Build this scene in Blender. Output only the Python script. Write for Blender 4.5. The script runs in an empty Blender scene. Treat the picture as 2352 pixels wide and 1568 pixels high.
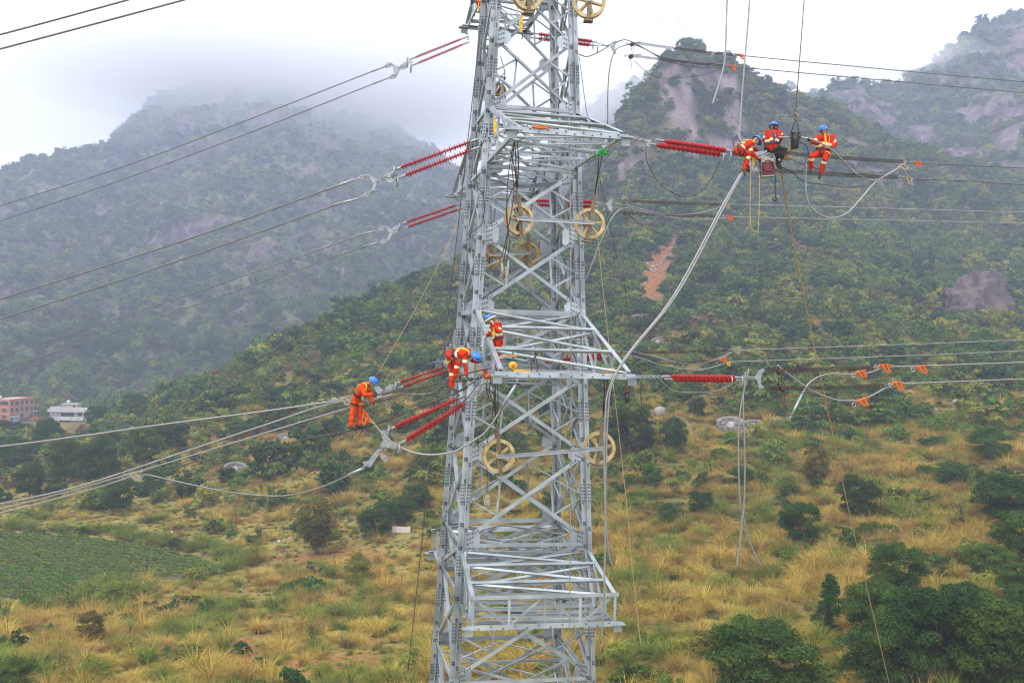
import bpy, bmesh, math, random
import numpy as np
from mathutils import Vector, Matrix, Quaternion
random.seed(7)
RNG = np.random.default_rng(11)
R = math.radians
scene = bpy.context.scene
COL = scene.collection

# ------------------------------------------------------------------ camera, sky, sun, exposure
ZC = 40.0                      # camera height above the valley floor
F = 2220.0                     # focal length in pixels of a 2352 px wide picture
ROLL = R(1.5)
CR, SR = math.cos(ROLL), math.sin(ROLL)
cam = bpy.data.cameras.new("camera")
cam.sensor_width = 36.0
cam.lens = 36.0 * F / 2352.0
cam.clip_start = 0.5
cam.clip_end = 6000
cam_ob = bpy.data.objects.new("camera", cam)
COL.objects.link(cam_ob)
cam_ob.matrix_world = Matrix(((CR, -SR, 0, 0), (0, 0, -1, 0), (SR, CR, 0, ZC), (0, 0, 0, 1)))
scene.camera = cam_ob

SUN_EL, SUN_AZ = R(58), R(205)
world = bpy.data.worlds.new("World")
scene.world = world
world.use_nodes = True
wn = world.node_tree
wn.nodes.clear()
w_out = wn.nodes.new("ShaderNodeOutputWorld")
w_bg = wn.nodes.new("ShaderNodeBackground")
w_sky = wn.nodes.new("ShaderNodeTexSky")
w_sky.sky_type = 'NISHITA'
w_sky.sun_disc = False
w_sky.sun_elevation = SUN_EL
w_sky.sun_rotation = SUN_AZ
w_sky.dust_density = 4.0
w_mix = wn.nodes.new("ShaderNodeMixRGB")          # overcast: the blue sky shows through a closed white cloud layer
w_mix.inputs[0].default_value = 0.86
w_mix.inputs[2].default_value = (8.9, 8.95, 9.25, 1)
wn.links.new(w_sky.outputs[0], w_mix.inputs[1])
wn.links.new(w_mix.outputs[0], w_bg.inputs[0])
w_bg.inputs[1].default_value = 0.12
wn.links.new(w_bg.outputs[0], w_out.inputs[0])

sun = bpy.data.lights.new("sun", 'SUN')
sun.energy = 1.5
sun.angle = R(14)
sun.color = (1.0, 0.96, 0.9)
sun_ob = bpy.data.objects.new("sun", sun)
COL.objects.link(sun_ob)
# the sun stands behind the camera's right shoulder
sd = Vector((math.sin(SUN_AZ) * math.cos(SUN_EL), math.cos(SUN_AZ) * math.cos(SUN_EL), math.sin(SUN_EL)))
sun_ob.rotation_euler = sd.to_track_quat('Z', 'Y').to_euler()

vs = scene.view_settings
vs.view_transform = 'Standard'
vs.look = 'None'
vs.exposure = 0.95
vs.gamma = 1.0
vs.use_curve_mapping = False
scene.render.engine = 'CYCLES'
cy = scene.cycles
cy.use_denoising = True
try:
    cy.denoiser = 'OPENIMAGEDENOISE'
    cy.denoising_input_passes = 'RGB_ALBEDO_NORMAL'
except Exception:
    pass
cy.pixel_filter_type = 'BLACKMAN_HARRIS'
cy.filter_width = 1.15
cy.max_bounces = 10
cy.diffuse_bounces = 2
cy.glossy_bounces = 2
cy.transmission_bounces = 2
cy.volume_bounces = 8
cy.transparent_max_bounces = 48
cy.sample_clamp_indirect = 4
cy.caustics_reflective = False
cy.caustics_refractive = False


# ------------------------------------------------------------------ helpers
def W(px, py, d):
    """pixel of the 2352 px wide picture at forward distance d (m) -> world point"""
    dx, dy = (px - 1176.0) / F, (784.0 - py) / F
    return Vector((d * (dx * CR - dy * SR), d, ZC + d * (dx * SR + dy * CR)))


def N(nx, ny, d):
    """the same from a pixel of the 4096 px wide picture"""
    return W(nx * 2352 / 4096, ny * 2352 / 4096, d)


MATS = {}


def mat(name, color, rough=0.6, metal=0.0, var=0.0, scale=8.0, bump=0.0, bscale=40.0, objvar=0.0, spec=0.5,
        color2=None, coat=0.0, detail=4.0):
    """a procedural material: base colour broken up by noise, optional bump and per-object variation"""
    if name in MATS:
        return MATS[name]
    m = bpy.data.materials.new(name)
    m.use_nodes = True
    nt = m.node_tree
    b = nt.nodes["Principled BSDF"]
    b.inputs["Roughness"].default_value = rough
    b.inputs["Metallic"].default_value = metal
    b.inputs["Specular IOR Level"].default_value = spec
    if coat:
        b.inputs["Coat Weight"].default_value = coat
    tc = nt.nodes.new("ShaderNodeTexCoord")
    nz = nt.nodes.new("ShaderNodeTexNoise")
    nz.inputs["Scale"].default_value = scale
    nz.inputs["Detail"].default_value = detail
    nt.links.new(tc.outputs["Object"], nz.inputs["Vector"])
    mx = nt.nodes.new("ShaderNodeMixRGB")
    c1 = tuple(color) + (1,)
    if color2 is None:
        color2 = tuple(max(0.0, c * (1 - var)) for c in color)
        c1 = tuple(min(1.0, c * (1 + var)) for c in color) + (1,)
    mx.inputs[1].default_value = c1
    mx.inputs[2].default_value = tuple(color2) + (1,)
    rmp = nt.nodes.new("ShaderNodeValToRGB")
    rmp.color_ramp.elements[0].position = 0.36
    rmp.color_ramp.elements[1].position = 0.66
    nt.links.new(nz.outputs[0], rmp.inputs[0])
    nt.links.new(rmp.outputs[0], mx.inputs[0])
    last = mx.outputs[0]
    if objvar:
        oi = nt.nodes.new("ShaderNodeObjectInfo")
        hs = nt.nodes.new("ShaderNodeHueSaturation")
        mr = nt.nodes.new("ShaderNodeMapRange")
        mr.inputs[3].default_value = 1 - objvar
        mr.inputs[4].default_value = 1 + objvar
        nt.links.new(oi.outputs["Random"], mr.inputs[0])
        nt.links.new(mr.outputs[0], hs.inputs["Value"])
        nt.links.new(last, hs.inputs["Color"])
        last = hs.outputs[0]
    nt.links.new(last, b.inputs["Base Color"])
    if bump:
        bz = nt.nodes.new("ShaderNodeTexNoise")
        bz.inputs["Scale"].default_value = bscale
        bz.inputs["Detail"].default_value = 5
        nt.links.new(tc.outputs["Object"], bz.inputs["Vector"])
        bp = nt.nodes.new("ShaderNodeBump")
        bp.inputs["Strength"].default_value = bump
        bp.inputs["Distance"].default_value = 0.02
        nt.links.new(bz.outputs[0], bp.inputs["Height"])
        nt.links.new(bp.outputs[0], b.inputs["Normal"])
    MATS[name] = m
    return m


def obj(name, me, material=None, parent=None):
    o = bpy.data.objects.new(name, me)
    COL.objects.link(o)
    if material is not None and me is not None and len(me.materials) == 0:
        me.materials.append(material)
    if parent is not None:
        o.parent = parent
    return o


def tag(o, label, cat, group=None):
    o["label"] = label
    o["category"] = cat
    if group:
        o["group"] = group
    return o


def empty(name, loc, label=None, cat=None, group=None, rot=None):
    o = bpy.data.objects.new(name, None)
    o.empty_display_size = 0.2
    COL.objects.link(o)
    o.location = loc
    if rot is not None:
        o.rotation_euler = rot
    if label:
        tag(o, label, cat, group)
    return o


def copy_tree(o, parent=None):
    c = o.copy()
    COL.objects.link(c)
    c.parent = parent
    if parent is not None:
        c.matrix_parent_inverse = o.matrix_parent_inverse.copy()
    for ch in o.children:
        copy_tree(ch, c)
    return c


def mesh_from(name, verts, faces, smooth=False):
    me = bpy.data.meshes.new(name)
    me.from_pydata([tuple(v) for v in verts], [], [tuple(f) for f in faces])
    if smooth:
        me.polygons.foreach_set("use_smooth", [True] * len(me.polygons))
    me.update()
    return me


def mesh_np(name, verts, quads, smooth=True):
    """fast mesh from numpy arrays of verts (n,3) and quads (m,k)"""
    me = bpy.data.meshes.new(name)
    v = np.asarray(verts, dtype=np.float32)
    q = np.asarray(quads, dtype=np.int32)
    k = q.shape[1]
    me.vertices.add(len(v))
    me.vertices.foreach_set("co", v.ravel())
    me.loops.add(q.size)
    me.loops.foreach_set("vertex_index", q.ravel())
    me.polygons.add(len(q))
    me.polygons.foreach_set("loop_start", np.arange(0, q.size, k, dtype=np.int32))
    me.polygons.foreach_set("use_smooth", np.full(len(q), smooth))
    me.update(calc_edges=True)
    me.validate()
    return me


class MB:
    """mesh builder: collects boxes, bars, tubes, lathes and prisms into ONE mesh"""

    def __init__(self):
        self.v, self.f, self.s = [], [], []

    def add(self, vs_, fs_, smooth=False):
        o = len(self.v)
        self.v += [tuple(x) for x in vs_]
        self.f += [tuple(i + o for i in f) for f in fs_]
        self.s += [smooth] * len(fs_)
        return self

    def box(self, c, s, rot=None):
        hx, hy, hz = s[0] / 2, s[1] / 2, s[2] / 2
        p = [Vector((x, y, z)) for x in (-hx, hx) for y in (-hy, hy) for z in (-hz, hz)]
        if rot is not None:
            p = [rot @ q for q in p]
        c = Vector(c)
        return self.add([q + c for q in p], [(0, 1, 3, 2), (4, 6, 7, 5), (0, 4, 5, 1), (2, 3, 7, 6), (0, 2, 6, 4), (1, 5, 7, 3)])

    def prism(self, pts, d):
        """extrude a planar polygon (3-D points) by vector d"""
        d = Vector(d)
        n = len(pts)
        a = [Vector(p) for p in pts]
        b = [p + d for p in a]
        return self.add(a + b, [tuple(range(n))[::-1], tuple(range(n, 2 * n))] +
                        [(i, (i + 1) % n, n + (i + 1) % n, n + i) for i in range(n)])

    def tube(self, pts, r, n=6, smooth=True, caps=True):
        pts = [Vector(p) for p in pts]
        rr = r if isinstance(r, (list, tuple)) else [r] * len(pts)
        m = len(pts)
        t0 = (pts[1] - pts[0]).normalized()
        a = t0.orthogonal().normalized()
        vs_, fs_ = [], []
        for i in range(m):
            t = (pts[min(i + 1, m - 1)] - pts[max(i - 1, 0)])
            if t.length < 1e-9:
                t = t0.copy()
            t.normalize()
            a = (a - t * a.dot(t))
            if a.length < 1e-6:
                a = t.orthogonal()
            a.normalize()
            b = t.cross(a)
            for k in range(n):
                w = 2 * math.pi * k / n
                vs_.append(pts[i] + (a * math.cos(w) + b * math.sin(w)) * rr[i])
        for i in range(m - 1):
            for k in range(n):
                fs_.append((i * n + k, i * n + (k + 1) % n, (i + 1) * n + (k + 1) % n, (i + 1) * n + k))
        self.add(vs_, fs_, smooth)
        if caps:
            o = len(self.v) - m * n
            self.f.append(tuple(o + k for k in range(n))[::-1]); self.s.append(False)
            self.f.append(tuple(o + (m - 1) * n + k for k in range(n))); self.s.append(False)
        return self

    def lathe(self, prof, p0, p1, n=12, smooth=True):
        """revolve a profile [(t along p0->p1 in metres, radius)]"""
        p0, p1 = Vector(p0), Vector(p1)
        t = (p1 - p0).normalized()
        a = t.orthogonal().normalized()
        b = t.cross(a)
        vs_, fs_ = [], []
        for (l, r) in prof:
            for k in range(n):
                w = 2 * math.pi * k / n
                vs_.append(p0 + t * l + (a * math.cos(w) + b * math.sin(w)) * r)
        m = len(prof)
        for i in range(m - 1):
            for k in range(n):
                fs_.append((i * n + k, i * n + (k + 1) % n, (i + 1) * n + (k + 1) % n, (i + 1) * n + k))
        self.add(vs_, fs_, smooth)
        o = len(self.v) - m * n
        self.f.append(tuple(o + k for k in range(n))[::-1]); self.s.append(False)
        self.f.append(tuple(o + (m - 1) * n + k for k in range(n))); self.s.append(False)
        return self

    def torus(self, c, axis, Rr, r, n=20, k=6):
        c, axis = Vector(c), Vector(axis).normalized()
        a = axis.orthogonal().normalized()
        b = axis.cross(a)
        vs_, fs_ = [], []
        for i in range(n):
            w = 2 * math.pi * i / n
            e = a * math.cos(w) + b * math.sin(w)
            for j in range(k):
                u = 2 * math.pi * j / k
                vs_.append(c + e * (Rr + r * math.cos(u)) + axis * r * math.sin(u))
        for i in range(n):
            for j in range(k):
                fs_.append((i * k + j, ((i + 1) % n) * k + j, ((i + 1) % n) * k + (j + 1) % k, i * k + (j + 1) % k))
        return self.add(vs_, fs_, True)

    def mesh(self, name):
        me = bpy.data.meshes.new(name)
        me.from_pydata(self.v, [], self.f)
        me.polygons.foreach_set("use_smooth", self.s)
        me.update()
        return me

    def build(self, name, material, parent=None):
        """link as one object; parents are unrotated Empties whose location is subtracted"""
        if parent is not None:
            off = world_loc(parent)
            self.v = [(x - off[0], y - off[1], z - off[2]) for x, y, z in self.v]
        o = obj(name, self.mesh(name), material, parent)
        return o


def world_loc(o):
    l = Vector((0, 0, 0))
    while o is not None:
        l += o.location
        o = o.parent
    return l


def thing(name, mb, material, label, cat, group=None):
    """a one-mesh thing; its origin goes to its lowest point's middle"""
    vs_ = np.array(mb.v)
    c = Vector(((vs_[:, 0].min() + vs_[:, 0].max()) / 2, (vs_[:, 1].min() + vs_[:, 1].max()) / 2, vs_[:, 2].min()))
    mb.v = [(x - c[0], y - c[1], z - c[2]) for x, y, z in mb.v]
    o = obj(name, mb.mesh(name), material)
    o.location = c
    return tag(o, label, cat, group)


def spline(pts, n=8):
    """Catmull-Rom through the points"""
    p = [Vector(q) for q in pts]
    p = [p[0] * 2 - p[1]] + p + [p[-1] * 2 - p[-2]]
    out = []
    for i in range(1, len(p) - 2):
        for k in range(n):
            t = k / n
            a, b, c, d = p[i - 1], p[i], p[i + 1], p[i + 2]
            out.append(0.5 * ((2 * b) + (c - a) * t + (2 * a - 5 * b + 4 * c - d) * t * t + (3 * b - a - 3 * c + d) * t ** 3))
    out.append(p[-2])
    return out


# ---- vectorised gradient noise
_P = np.random.default_rng(3).permutation(256).astype(np.int64)
_P = np.concatenate([_P, _P, _P])
_G = np.random.default_rng(4).normal(size=(256, 3))
_G /= np.linalg.norm(_G, axis=1)[:, None]


def gnoise(p):
    p = np.asarray(p, dtype=np.float64)
    i = np.floor(p).astype(np.int64)
    f = p - i
    u = f * f * f * (f * (f * 6 - 15) + 10)
    i &= 255
    out = 0
    for dx in (0, 1):
        for dy in (0, 1):
            for dz in (0, 1):
                h = _P[_P[_P[(i[..., 0] + dx) & 255] + ((i[..., 1] + dy) & 255)] + ((i[..., 2] + dz) & 255)]
                g = _G[h]
                dd = f - np.array([dx, dy, dz])
                wgt = (u[..., 0] if dx else 1 - u[..., 0]) * (u[..., 1] if dy else 1 - u[..., 1]) * (u[..., 2] if dz else 1 - u[..., 2])
                out = out + wgt * (g * dd).sum(-1)
    return out * 1.6


def fbm(p, octaves=4, gain=0.5):
    p = np.asarray(p, dtype=np.float64)
    s, a = 0, 1.0
    for k in range(octaves):
        s = s + a * gnoise(p * (2 ** k) + 17.3 * k)
        a *= gain
    return s


def sstep(a, b, x):
    t = np.clip((x - a) / (b - a), 0, 1)
    return t * t * (3 - 2 * t)
# ------------------------------------------------------------------ ground: one height field through surveyed points
DS = 1.12                      # survey distances were paced short: scale them all


def WT(px, py, d):
    return W(px, py, d * DS)


CTRL = [  # pixel x, pixel y, forward distance
    (0, 1568, 68), (600, 1568, 68), (1176, 1568, 68), (1700, 1568, 64), (2352, 1568, 58), (2352, 1480, 64),
    (-300, 1400, 100), (0, 1400, 100), (0, 1220, 139), (520, 1300, 121), (400, 1240, 136), (400, 1340, 110),
    (600, 1450, 88), (300, 1450, 90), (1000, 1450, 88), (1000, 1300, 112), (720, 1260, 122), (600, 1200, 138), (900, 1210, 130),
    (150, 1150, 160), (0, 1120, 175), (540, 1080, 170), (700, 1000, 190), (1000, 950, 185), (850, 850, 215), (1000, 750, 250),
    (40, 970, 355), (200, 965, 345), (-250, 980, 360), (300, 1000, 240), (0, 1030, 240), (500, 900, 240), (-300, 1150, 170),
    (420, 905, 260), (600, 830, 262), (760, 745, 275), (900, 660, 292), (1060, 592, 312), (1200, 565, 340),
    (1400, 1400, 88), (1800, 1400, 81), (2300, 1400, 73), (1400, 1200, 118), (1800, 1200, 109), (2300, 1200, 99),
    (1150, 1150, 135), (1150, 1000, 170), (1200, 850, 215), (1250, 720, 270),
    (1450, 970, 160), (1700, 970, 155), (2100, 970, 150), (2340, 970, 148), (1400, 850, 200), (1800, 850, 190), (2300, 850, 195),
    (1500, 750, 245), (1900, 700, 262), (2300, 740, 275), (1480, 650, 285), (1600, 560, 335), (1950, 550, 350), (2150, 640, 345),
    (1400, 560, 340), (1450, 480, 385), (1600, 450, 410), (1900, 450, 430), (2100, 520, 440),
    (1330, 470, 430), (1390, 330, 455),
    (1440, 390, 428), (1455, 260, 442), (1500, 400, 432), (1520, 220, 446), (1580, 112, 470), (1548, 128, 461), (1606, 116, 476), (1530, 150, 454), (1632, 145, 478), (1640, 330, 450),
    (1700, 165, 478), (1690, 360, 448), (1750, 190, 485), (1830, 220, 500), (1900, 250, 520), (1800, 360, 470), (2000, 330, 540),
]
pw = [WT(*c) for c in CTRL]
FAR = [  # world points (x, y, z): the lee side of the ridge, the valley and the ground behind the tower's foot
    (-60, 345, 8), (-120, 330, 4), (-20, 400, 30), (-170, 340, 3), (-250, 420, 4), (-400, 300, 6), (-400, 600, 8), (-100, 480, 14),
    (0, 26, 9), (-40, 20, 6), (40, 20, 14), (0, -60, 6), (-150, 0, 5), (150, 0, 26), (150, 60, 26), (-120, 60, 6), (220, 200, 40), (250, 320, 60),
    (130, 560, 120), (220, 600, 150), (300, 480, 130), (60, 520, 70), (60, 620, 60), (0, 600, 30), (330, 100, 45), (-400, 40, 6), (-300, 150, 5),
]
P2 = np.array([(p.x, p.y) for p in pw] + [(a, b * DS if b > 100 else b) for a, b, c in FAR])
PZ = np.array([p.z for p in pw] + [c for a, b, c in FAR])


def rbf_fit(P, Zv, lam=0.5):
    n = len(P)
    D = np.linalg.norm(P[:, None] - P[None], axis=2)
    A = np.zeros((n + 3, n + 3))
    A[:n, :n] = -D + np.eye(n) * lam
    A[:n, n] = 1
    A[:n, n + 1:] = P / 100
    A[n, :n] = 1
    A[n + 1:, :n] = (P / 100).T
    return np.linalg.solve(A, np.concatenate([Zv, np.zeros(3)]))


def rbf_eval(P, c, Q):
    out = np.empty(len(Q))
    for s in range(0, len(Q), 20000):
        q = Q[s:s + 20000]
        D = np.linalg.norm(q[:, None] - P[None], axis=2)
        out[s:s + 20000] = -D @ c[:len(P)] + c[len(P)] + (q / 100) @ c[len(P) + 1:]
    return out


GX0, GX1, GY0, GY1, GS = -420, 360, -80, 700, 2.5
gx = np.arange(GX0, GX1 + .1, GS)
gy = np.arange(GY0, GY1 + .1, GS)
GXX, GYY = np.meshgrid(gx, gy)
Q = np.stack([GXX.ravel(), GYY.ravel()], 1)
cf = rbf_fit(P2, PZ)
GH = rbf_eval(P2, cf, Q).reshape(GXX.shape)
# soften the kinks at the survey points
for _ in range(3):
    Gp = np.pad(GH, 1, mode='edge')
    sm = (Gp[:-2, 1:-1] + Gp[2:, 1:-1] + Gp[1:-1, :-2] + Gp[1:-1, 2:]) / 4
    far_w = sstep(480, 455, GYY)
    GH = GH * (1 - 0.7 * far_w) + sm * 0.7 * far_w

FIELD = [WT(-300, 1205, 139), WT(0, 1217, 139), WT(200, 1228, 137), WT(400, 1264, 129), WT(522, 1300, 121), WT(380, 1330, 114), WT(250, 1345, 110),
         WT(100, 1383, 103), WT(0, 1362, 106), WT(-300, 1400, 100)]
FIELD_Z = 7.2


def in_poly(x, y, poly):
    x, y = np.asarray(x), np.asarray(y)
    ins = np.zeros(x.shape, bool)
    n = len(poly)
    for i in range(n):
        x0, y0 = poly[i][0], poly[i][1]
        x1, y1 = poly[(i + 1) % n][0], poly[(i + 1) % n][1]
        c = ((y0 > y) != (y1 > y)) & (x < (x1 - x0) * (y - y0) / (y1 - y0 + 1e-12) + x0)
        ins ^= c
    return ins


def poly_dist(x, y, pts):
    """distance to a polyline"""
    x, y = np.asarray(x, float), np.asarray(y, float)
    best = np.full(x.shape, 1e9)
    for a, b in zip(pts[:-1], pts[1:]):
        ax, ay, bx, by = a[0], a[1], b[0], b[1]
        L = (bx - ax) ** 2 + (by - ay) ** 2 + 1e-9
        t = np.clip(((x - ax) * (bx - ax) + (y - ay) * (by - ay)) / L, 0, 1)
        best = np.minimum(best, np.hypot(x - ax - t * (bx - ax), y - ay - t * (by - ay)))
    return best


fm = in_poly(GXX, GYY, FIELD)
fd = poly_dist(GXX, GYY, FIELD + [FIELD[0]])
wf = np.where(fm, 1.0, sstep(6, 1, fd))
GH = GH * (1 - wf) + (FIELD_Z) * wf
# a terrace bank rises behind the field
steep = np.hypot(*np.gradient(GH, GS))
amp = (1 - wf) * (0.35 + 1.6 * sstep(150, 320, GYY) * sstep(-260, 0, GXX + 0 * GYY) + 3.2 * sstep(435, 500, GYY))
GH = GH + amp * fbm(np.stack([GXX / 34, GYY / 34, 0 * GXX], -1), 4, 0.55) + amp * 0.3 * gnoise(np.stack([GXX / 6, GYY / 6, 0 * GXX + 5], -1))
# vertical gullies and ledges on the crag
rockw = sstep(0.9, 1.7, steep) * sstep(425, 480, GYY)
GH = GH + rockw * (4.5 * np.abs(gnoise(np.stack([GXX / 11, GYY / 60, 0 * GXX + 9], -1))) - 2 + 2.0 * gnoise(np.stack([GXX / 5, GYY / 14, 0 * GXX + 3], -1)))


def HZ(x, y):
    fx = np.clip((np.asarray(x, float) - GX0) / GS, 0, len(gx) - 1.001)
    fy = np.clip((np.asarray(y, float) - GY0) / GS, 0, len(gy) - 1.001)
    ix, iy = fx.astype(int), fy.astype(int)
    u, v = fx - ix, fy - iy
    return (GH[iy, ix] * (1 - u) * (1 - v) + GH[iy, ix + 1] * u * (1 - v) + GH[iy + 1, ix] * (1 - u) * v + GH[iy + 1, ix + 1] * u * v)


_dd = 50 * 1.006 ** np.arange(0, 440)


def G(px, py):
    """where the sight line of a pixel meets the ground"""
    a = W(px, py, 1.0) - Vector((0, 0, ZC))
    xs, ys, zs = a.x * _dd, a.y * _dd, ZC + a.z * _dd
    below = zs < HZ(xs, ys)
    k = int(np.argmax(below)) if below.any() else len(_dd) - 1
    d = _dd[k]
    return Vector((a.x * d, d, float(HZ(a.x * d, d))))


def GN_(nx, ny):
    return G(nx * 2352 / 4096, ny * 2352 / 4096)


def idw(points, x, y, p=2.6, soft=8.0):
    x, y = np.asarray(x, float), np.asarray(y, float)
    num, den = 0, 0
    for (cx, cy_, v) in points:
        w = 1.0 / ((x - cx) ** 2 + (y - cy_) ** 2 + soft ** 2) ** (p / 2)
        num = num + w * v
        den = den + w
    return num / den


GREEN = [(1500, 600, .95), (1900, 600, 1), (2250, 650, .95), (1450, 800, .62), (1700, 850, .72), (2000, 850, .74), (2300, 850, .8),
         (1500, 930, .68), (1700, 1000, .5), (2000, 960, .55), (2300, 1000, .6), (1500, 1100, .55), (1600, 1130, .55), (1800, 1080, .42),
         (2100, 1050, .5), (1500, 1250, .08), (1700, 1250, .05), (2000, 1250, .3), (2300, 1250, .8), (1500, 1400, .06), (1750, 1350, .06),
         (2000, 1350, .35), (2250, 1400, .7), (1450, 1530, .2), (1700, 1500, .4), (1000, 700, .62), (850, 800, .64), (950, 900, .55), (1050, 800, .6), (780, 870, .62),
         (700, 900, .66), (600, 950, .62), (900, 1000, .42), (700, 1080, .45), (850, 1100, .45), (650, 1180, .1), (700, 1300, .03),
         (850, 1400, .12), (500, 1500, .12), (200, 1480, .25), (100, 1550, .35), (900, 1520, .08), (260, 1350, .75), (300, 1000, .95),
         (100, 1050, .98), (450, 1050, .5), (300, 1150, .15), (100, 1190, .12), (1500, 500, 1), (1700, 300, 1)]
GREENW = [(*G(a, b)[:2], v) for a, b, v in GREEN]
TALL = [(1500, 600, .15), (1900, 600, .1), (1700, 850, .6), (2000, 850, .6), (1450, 800, .6), (1500, 930, .7), (1700, 1020, .8), (2000, 960, .8), (2300, 1000, .7),
        (1500, 1100, .8), (1800, 1080, .9), (2100, 1050, .9), (1500, 1250, 1), (1700, 1250, 1), (2000, 1250, 1), (2300, 1250, .7),
        (1500, 1360, 1), (1750, 1350, 1), (1800, 1440, .35), (2000, 1450, .5), (1450, 1500, .55), (1430, 1560, .9), (1000, 700, .75), (850, 800, .75),
        (950, 900, .8), (700, 900, .7), (900, 1000, .8), (700, 1080, .75), (850, 1130, .9), (650, 1210, .06), (800, 1250, .06), (620, 1160, .5),
        (720, 1300, .1), (850, 1330, .7), (950, 1350, .9), (550, 1400, .6), (300, 1450, .8), (640, 1480, .2), (800, 1500, .4), (960, 1500, .8), (150, 1480, .8), (100, 1550, .6),
        (300, 1000, .05), (100, 1050, .05), (450, 1150, .1), (250, 1170, .04), (100, 1160, .04), (950, 1280, .15)]
TALLW = [(*G(a, b)[:2], v) for a, b, v in TALL]
# bare red soil: the landslide scar and other open patches, as ground outlines
SCAR = [G(1583, 500), G(1560, 540), G(1535, 575), G(1512, 605), G(1497, 640), G(1484, 690)]
SCAR_W = [1.5, 3.2, 5.0, 6.0, 5.6, 3.4]
SOIL = [(G(1575, 745), 9, 5), (G(1480, 760), 5, 3), (G(660, 1010), 10, 5), (G(600, 1050), 7, 4), (G(600, 1480), 11, 5), (G(650, 1525), 14, 5),
        (G(780, 1290), 9, 5), (G(730, 1275), 10, 4), (G(1700, 890), 12, 4), (G(1560, 800), 6, 3), (G(460, 1010), 6, 3), (G(560, 1195), 5, 3)]

# ground colours
dry = np.array([0.235, 0.165, 0.045])
lawn = np.array([0.225, 0.205, 0.058])
under = np.array([0.060, 0.070, 0.026])
soil = np.array([0.225, 0.100, 0.036])
rock = np.array([0.160, 0.124, 0.122])
X, Y = GXX, GYY
grn = np.clip(idw(GREENW, X, Y) + 0.35 * fbm(np.stack([X / 14, Y / 14, 0 * X], -1), 3), 0, 1)
tal = np.clip(idw(TALLW, X, Y), 0, 1)
c = dry[None, None] * (1 - grn[..., None]) + under[None, None] * grn[..., None]
lw = ((1 - tal) * (1 - grn) * sstep(250, 180, Y))[..., None]
c = c * (1 - lw) + lawn * lw
gyz, gxz = np.gradient(GH, GS)
slope = np.hypot(gyz, gxz)
rk = sstep(1.0, 1.5, slope + 0.25 * fbm(np.stack([X / 20, Y / 20, GH / 20], -1), 3)) * sstep(420, 470, Y)
rk = rk * sstep(-0.12, 0.22, fbm(np.stack([X / 26, Y / 40, GH / 45 + 3], -1), 4))
streak = 1 + 0.75 * fbm(np.stack([X / 5, Y / 9, GH / 34], -1), 4) + 0.35 * gnoise(np.stack([X / 2.6, Y / 6, GH / 12], -1))
c = c * (1 - rk[..., None]) + rock * np.clip(streak, .35, 2)[..., None] * rk[..., None]
red = np.zeros_like(X)
for a, b, wa, wb in zip(SCAR[:-1], SCAR[1:], SCAR_W[:-1], SCAR_W[1:]):
    red = np.maximum(red, sstep((wa + wb) / 2 + 1.5, (wa + wb) / 2 - 2.5, poly_dist(X, Y, [a, b]) + 2.6 * gnoise(np.stack([X / 5, Y / 5, 0 * X], -1))))
for p, rx, ry in SOIL:
    dd_ = np.hypot((X - p.x) / rx, (Y - p.y) / ry) + 0.45 * fbm(np.stack([X / 5, Y / 5, 0 * X], -1), 2)
    red = np.maximum(red, 0.8 * sstep(1.1, 0.5, dd_))
c = c * (1 - red[..., None]) + soil * red[..., None]
c = np.clip(c * (1 + 0.22 * fbm(np.stack([X / 7, Y / 7, 0 * X + 2], -1), 4))[..., None], 0.01, 1)


def grid_mesh(name, XX, YY, ZZ):
    h, w = XX.shape
    v = np.stack([XX, YY, ZZ], -1).reshape(-1, 3)
    i = np.arange(h * w).reshape(h, w)
    q = np.stack([i[:-1, :-1], i[:-1, 1:], i[1:, 1:], i[1:, :-1]], -1).reshape(-1, 4)
    return mesh_np(name, v, q)


def put_color(me, col):
    at = me.color_attributes.new("col", 'FLOAT_COLOR', 'POINT')
    a = np.ones((len(me.vertices), 4), np.float32)
    a[:, :3] = col.reshape(-1, 3)
    at.data.foreach_set("color", a.ravel())


def attr_ground_mat(name, scale, bump, bscale, dist):
    m = bpy.data.materials.new(name)
    m.use_nodes = True
    nt = m.node_tree
    b = nt.nodes["Principled BSDF"]
    b.inputs["Roughness"].default_value = 0.95
    b.inputs["Specular IOR Level"].default_value = 0.1
    at = nt.nodes.new("ShaderNodeAttribute")
    at.attribute_name = "col"
    ge = nt.nodes.new("ShaderNodeNewGeometry")
    nz = nt.nodes.new("ShaderNodeTexNoise")
    nz.inputs["Scale"].default_value = scale
    nz.inputs["Detail"].default_value = 8
    nz.inputs["Roughness"].default_value = 0.68
    nt.links.new(ge.outputs["Position"], nz.inputs["Vector"])
    mr = nt.nodes.new("ShaderNodeMapRange")
    mr.inputs[1].default_value = 0.3
    mr.inputs[2].default_value = 0.7
    mr.inputs[3].default_value = 0.5
    mr.inputs[4].default_value = 1.5
    nt.links.new(nz.outputs[0], mr.inputs[0])
    mx = nt.nodes.new("ShaderNodeVectorMath")
    mx.operation = 'SCALE'
    nt.links.new(at.outputs["Color"], mx.inputs[0])
    nt.links.new(mr.outputs[0], mx.inputs["Scale"])
    nt.links.new(mx.outputs[0], b.inputs["Base Color"])
    bz = nt.nodes.new("ShaderNodeTexNoise")
    bz.inputs["Scale"].default_value = bscale
    bz.inputs["Detail"].default_value = 6
    nt.links.new(ge.outputs["Position"], bz.inputs["Vector"])
    bp = nt.nodes.new("ShaderNodeBump")
    bp.inputs["Strength"].default_value = bump
    bp.inputs["Distance"].default_value = dist
    nt.links.new(bz.outputs[0], bp.inputs["Height"])
    nt.links.new(bp.outputs[0], b.inputs["Normal"])
    return m


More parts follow.
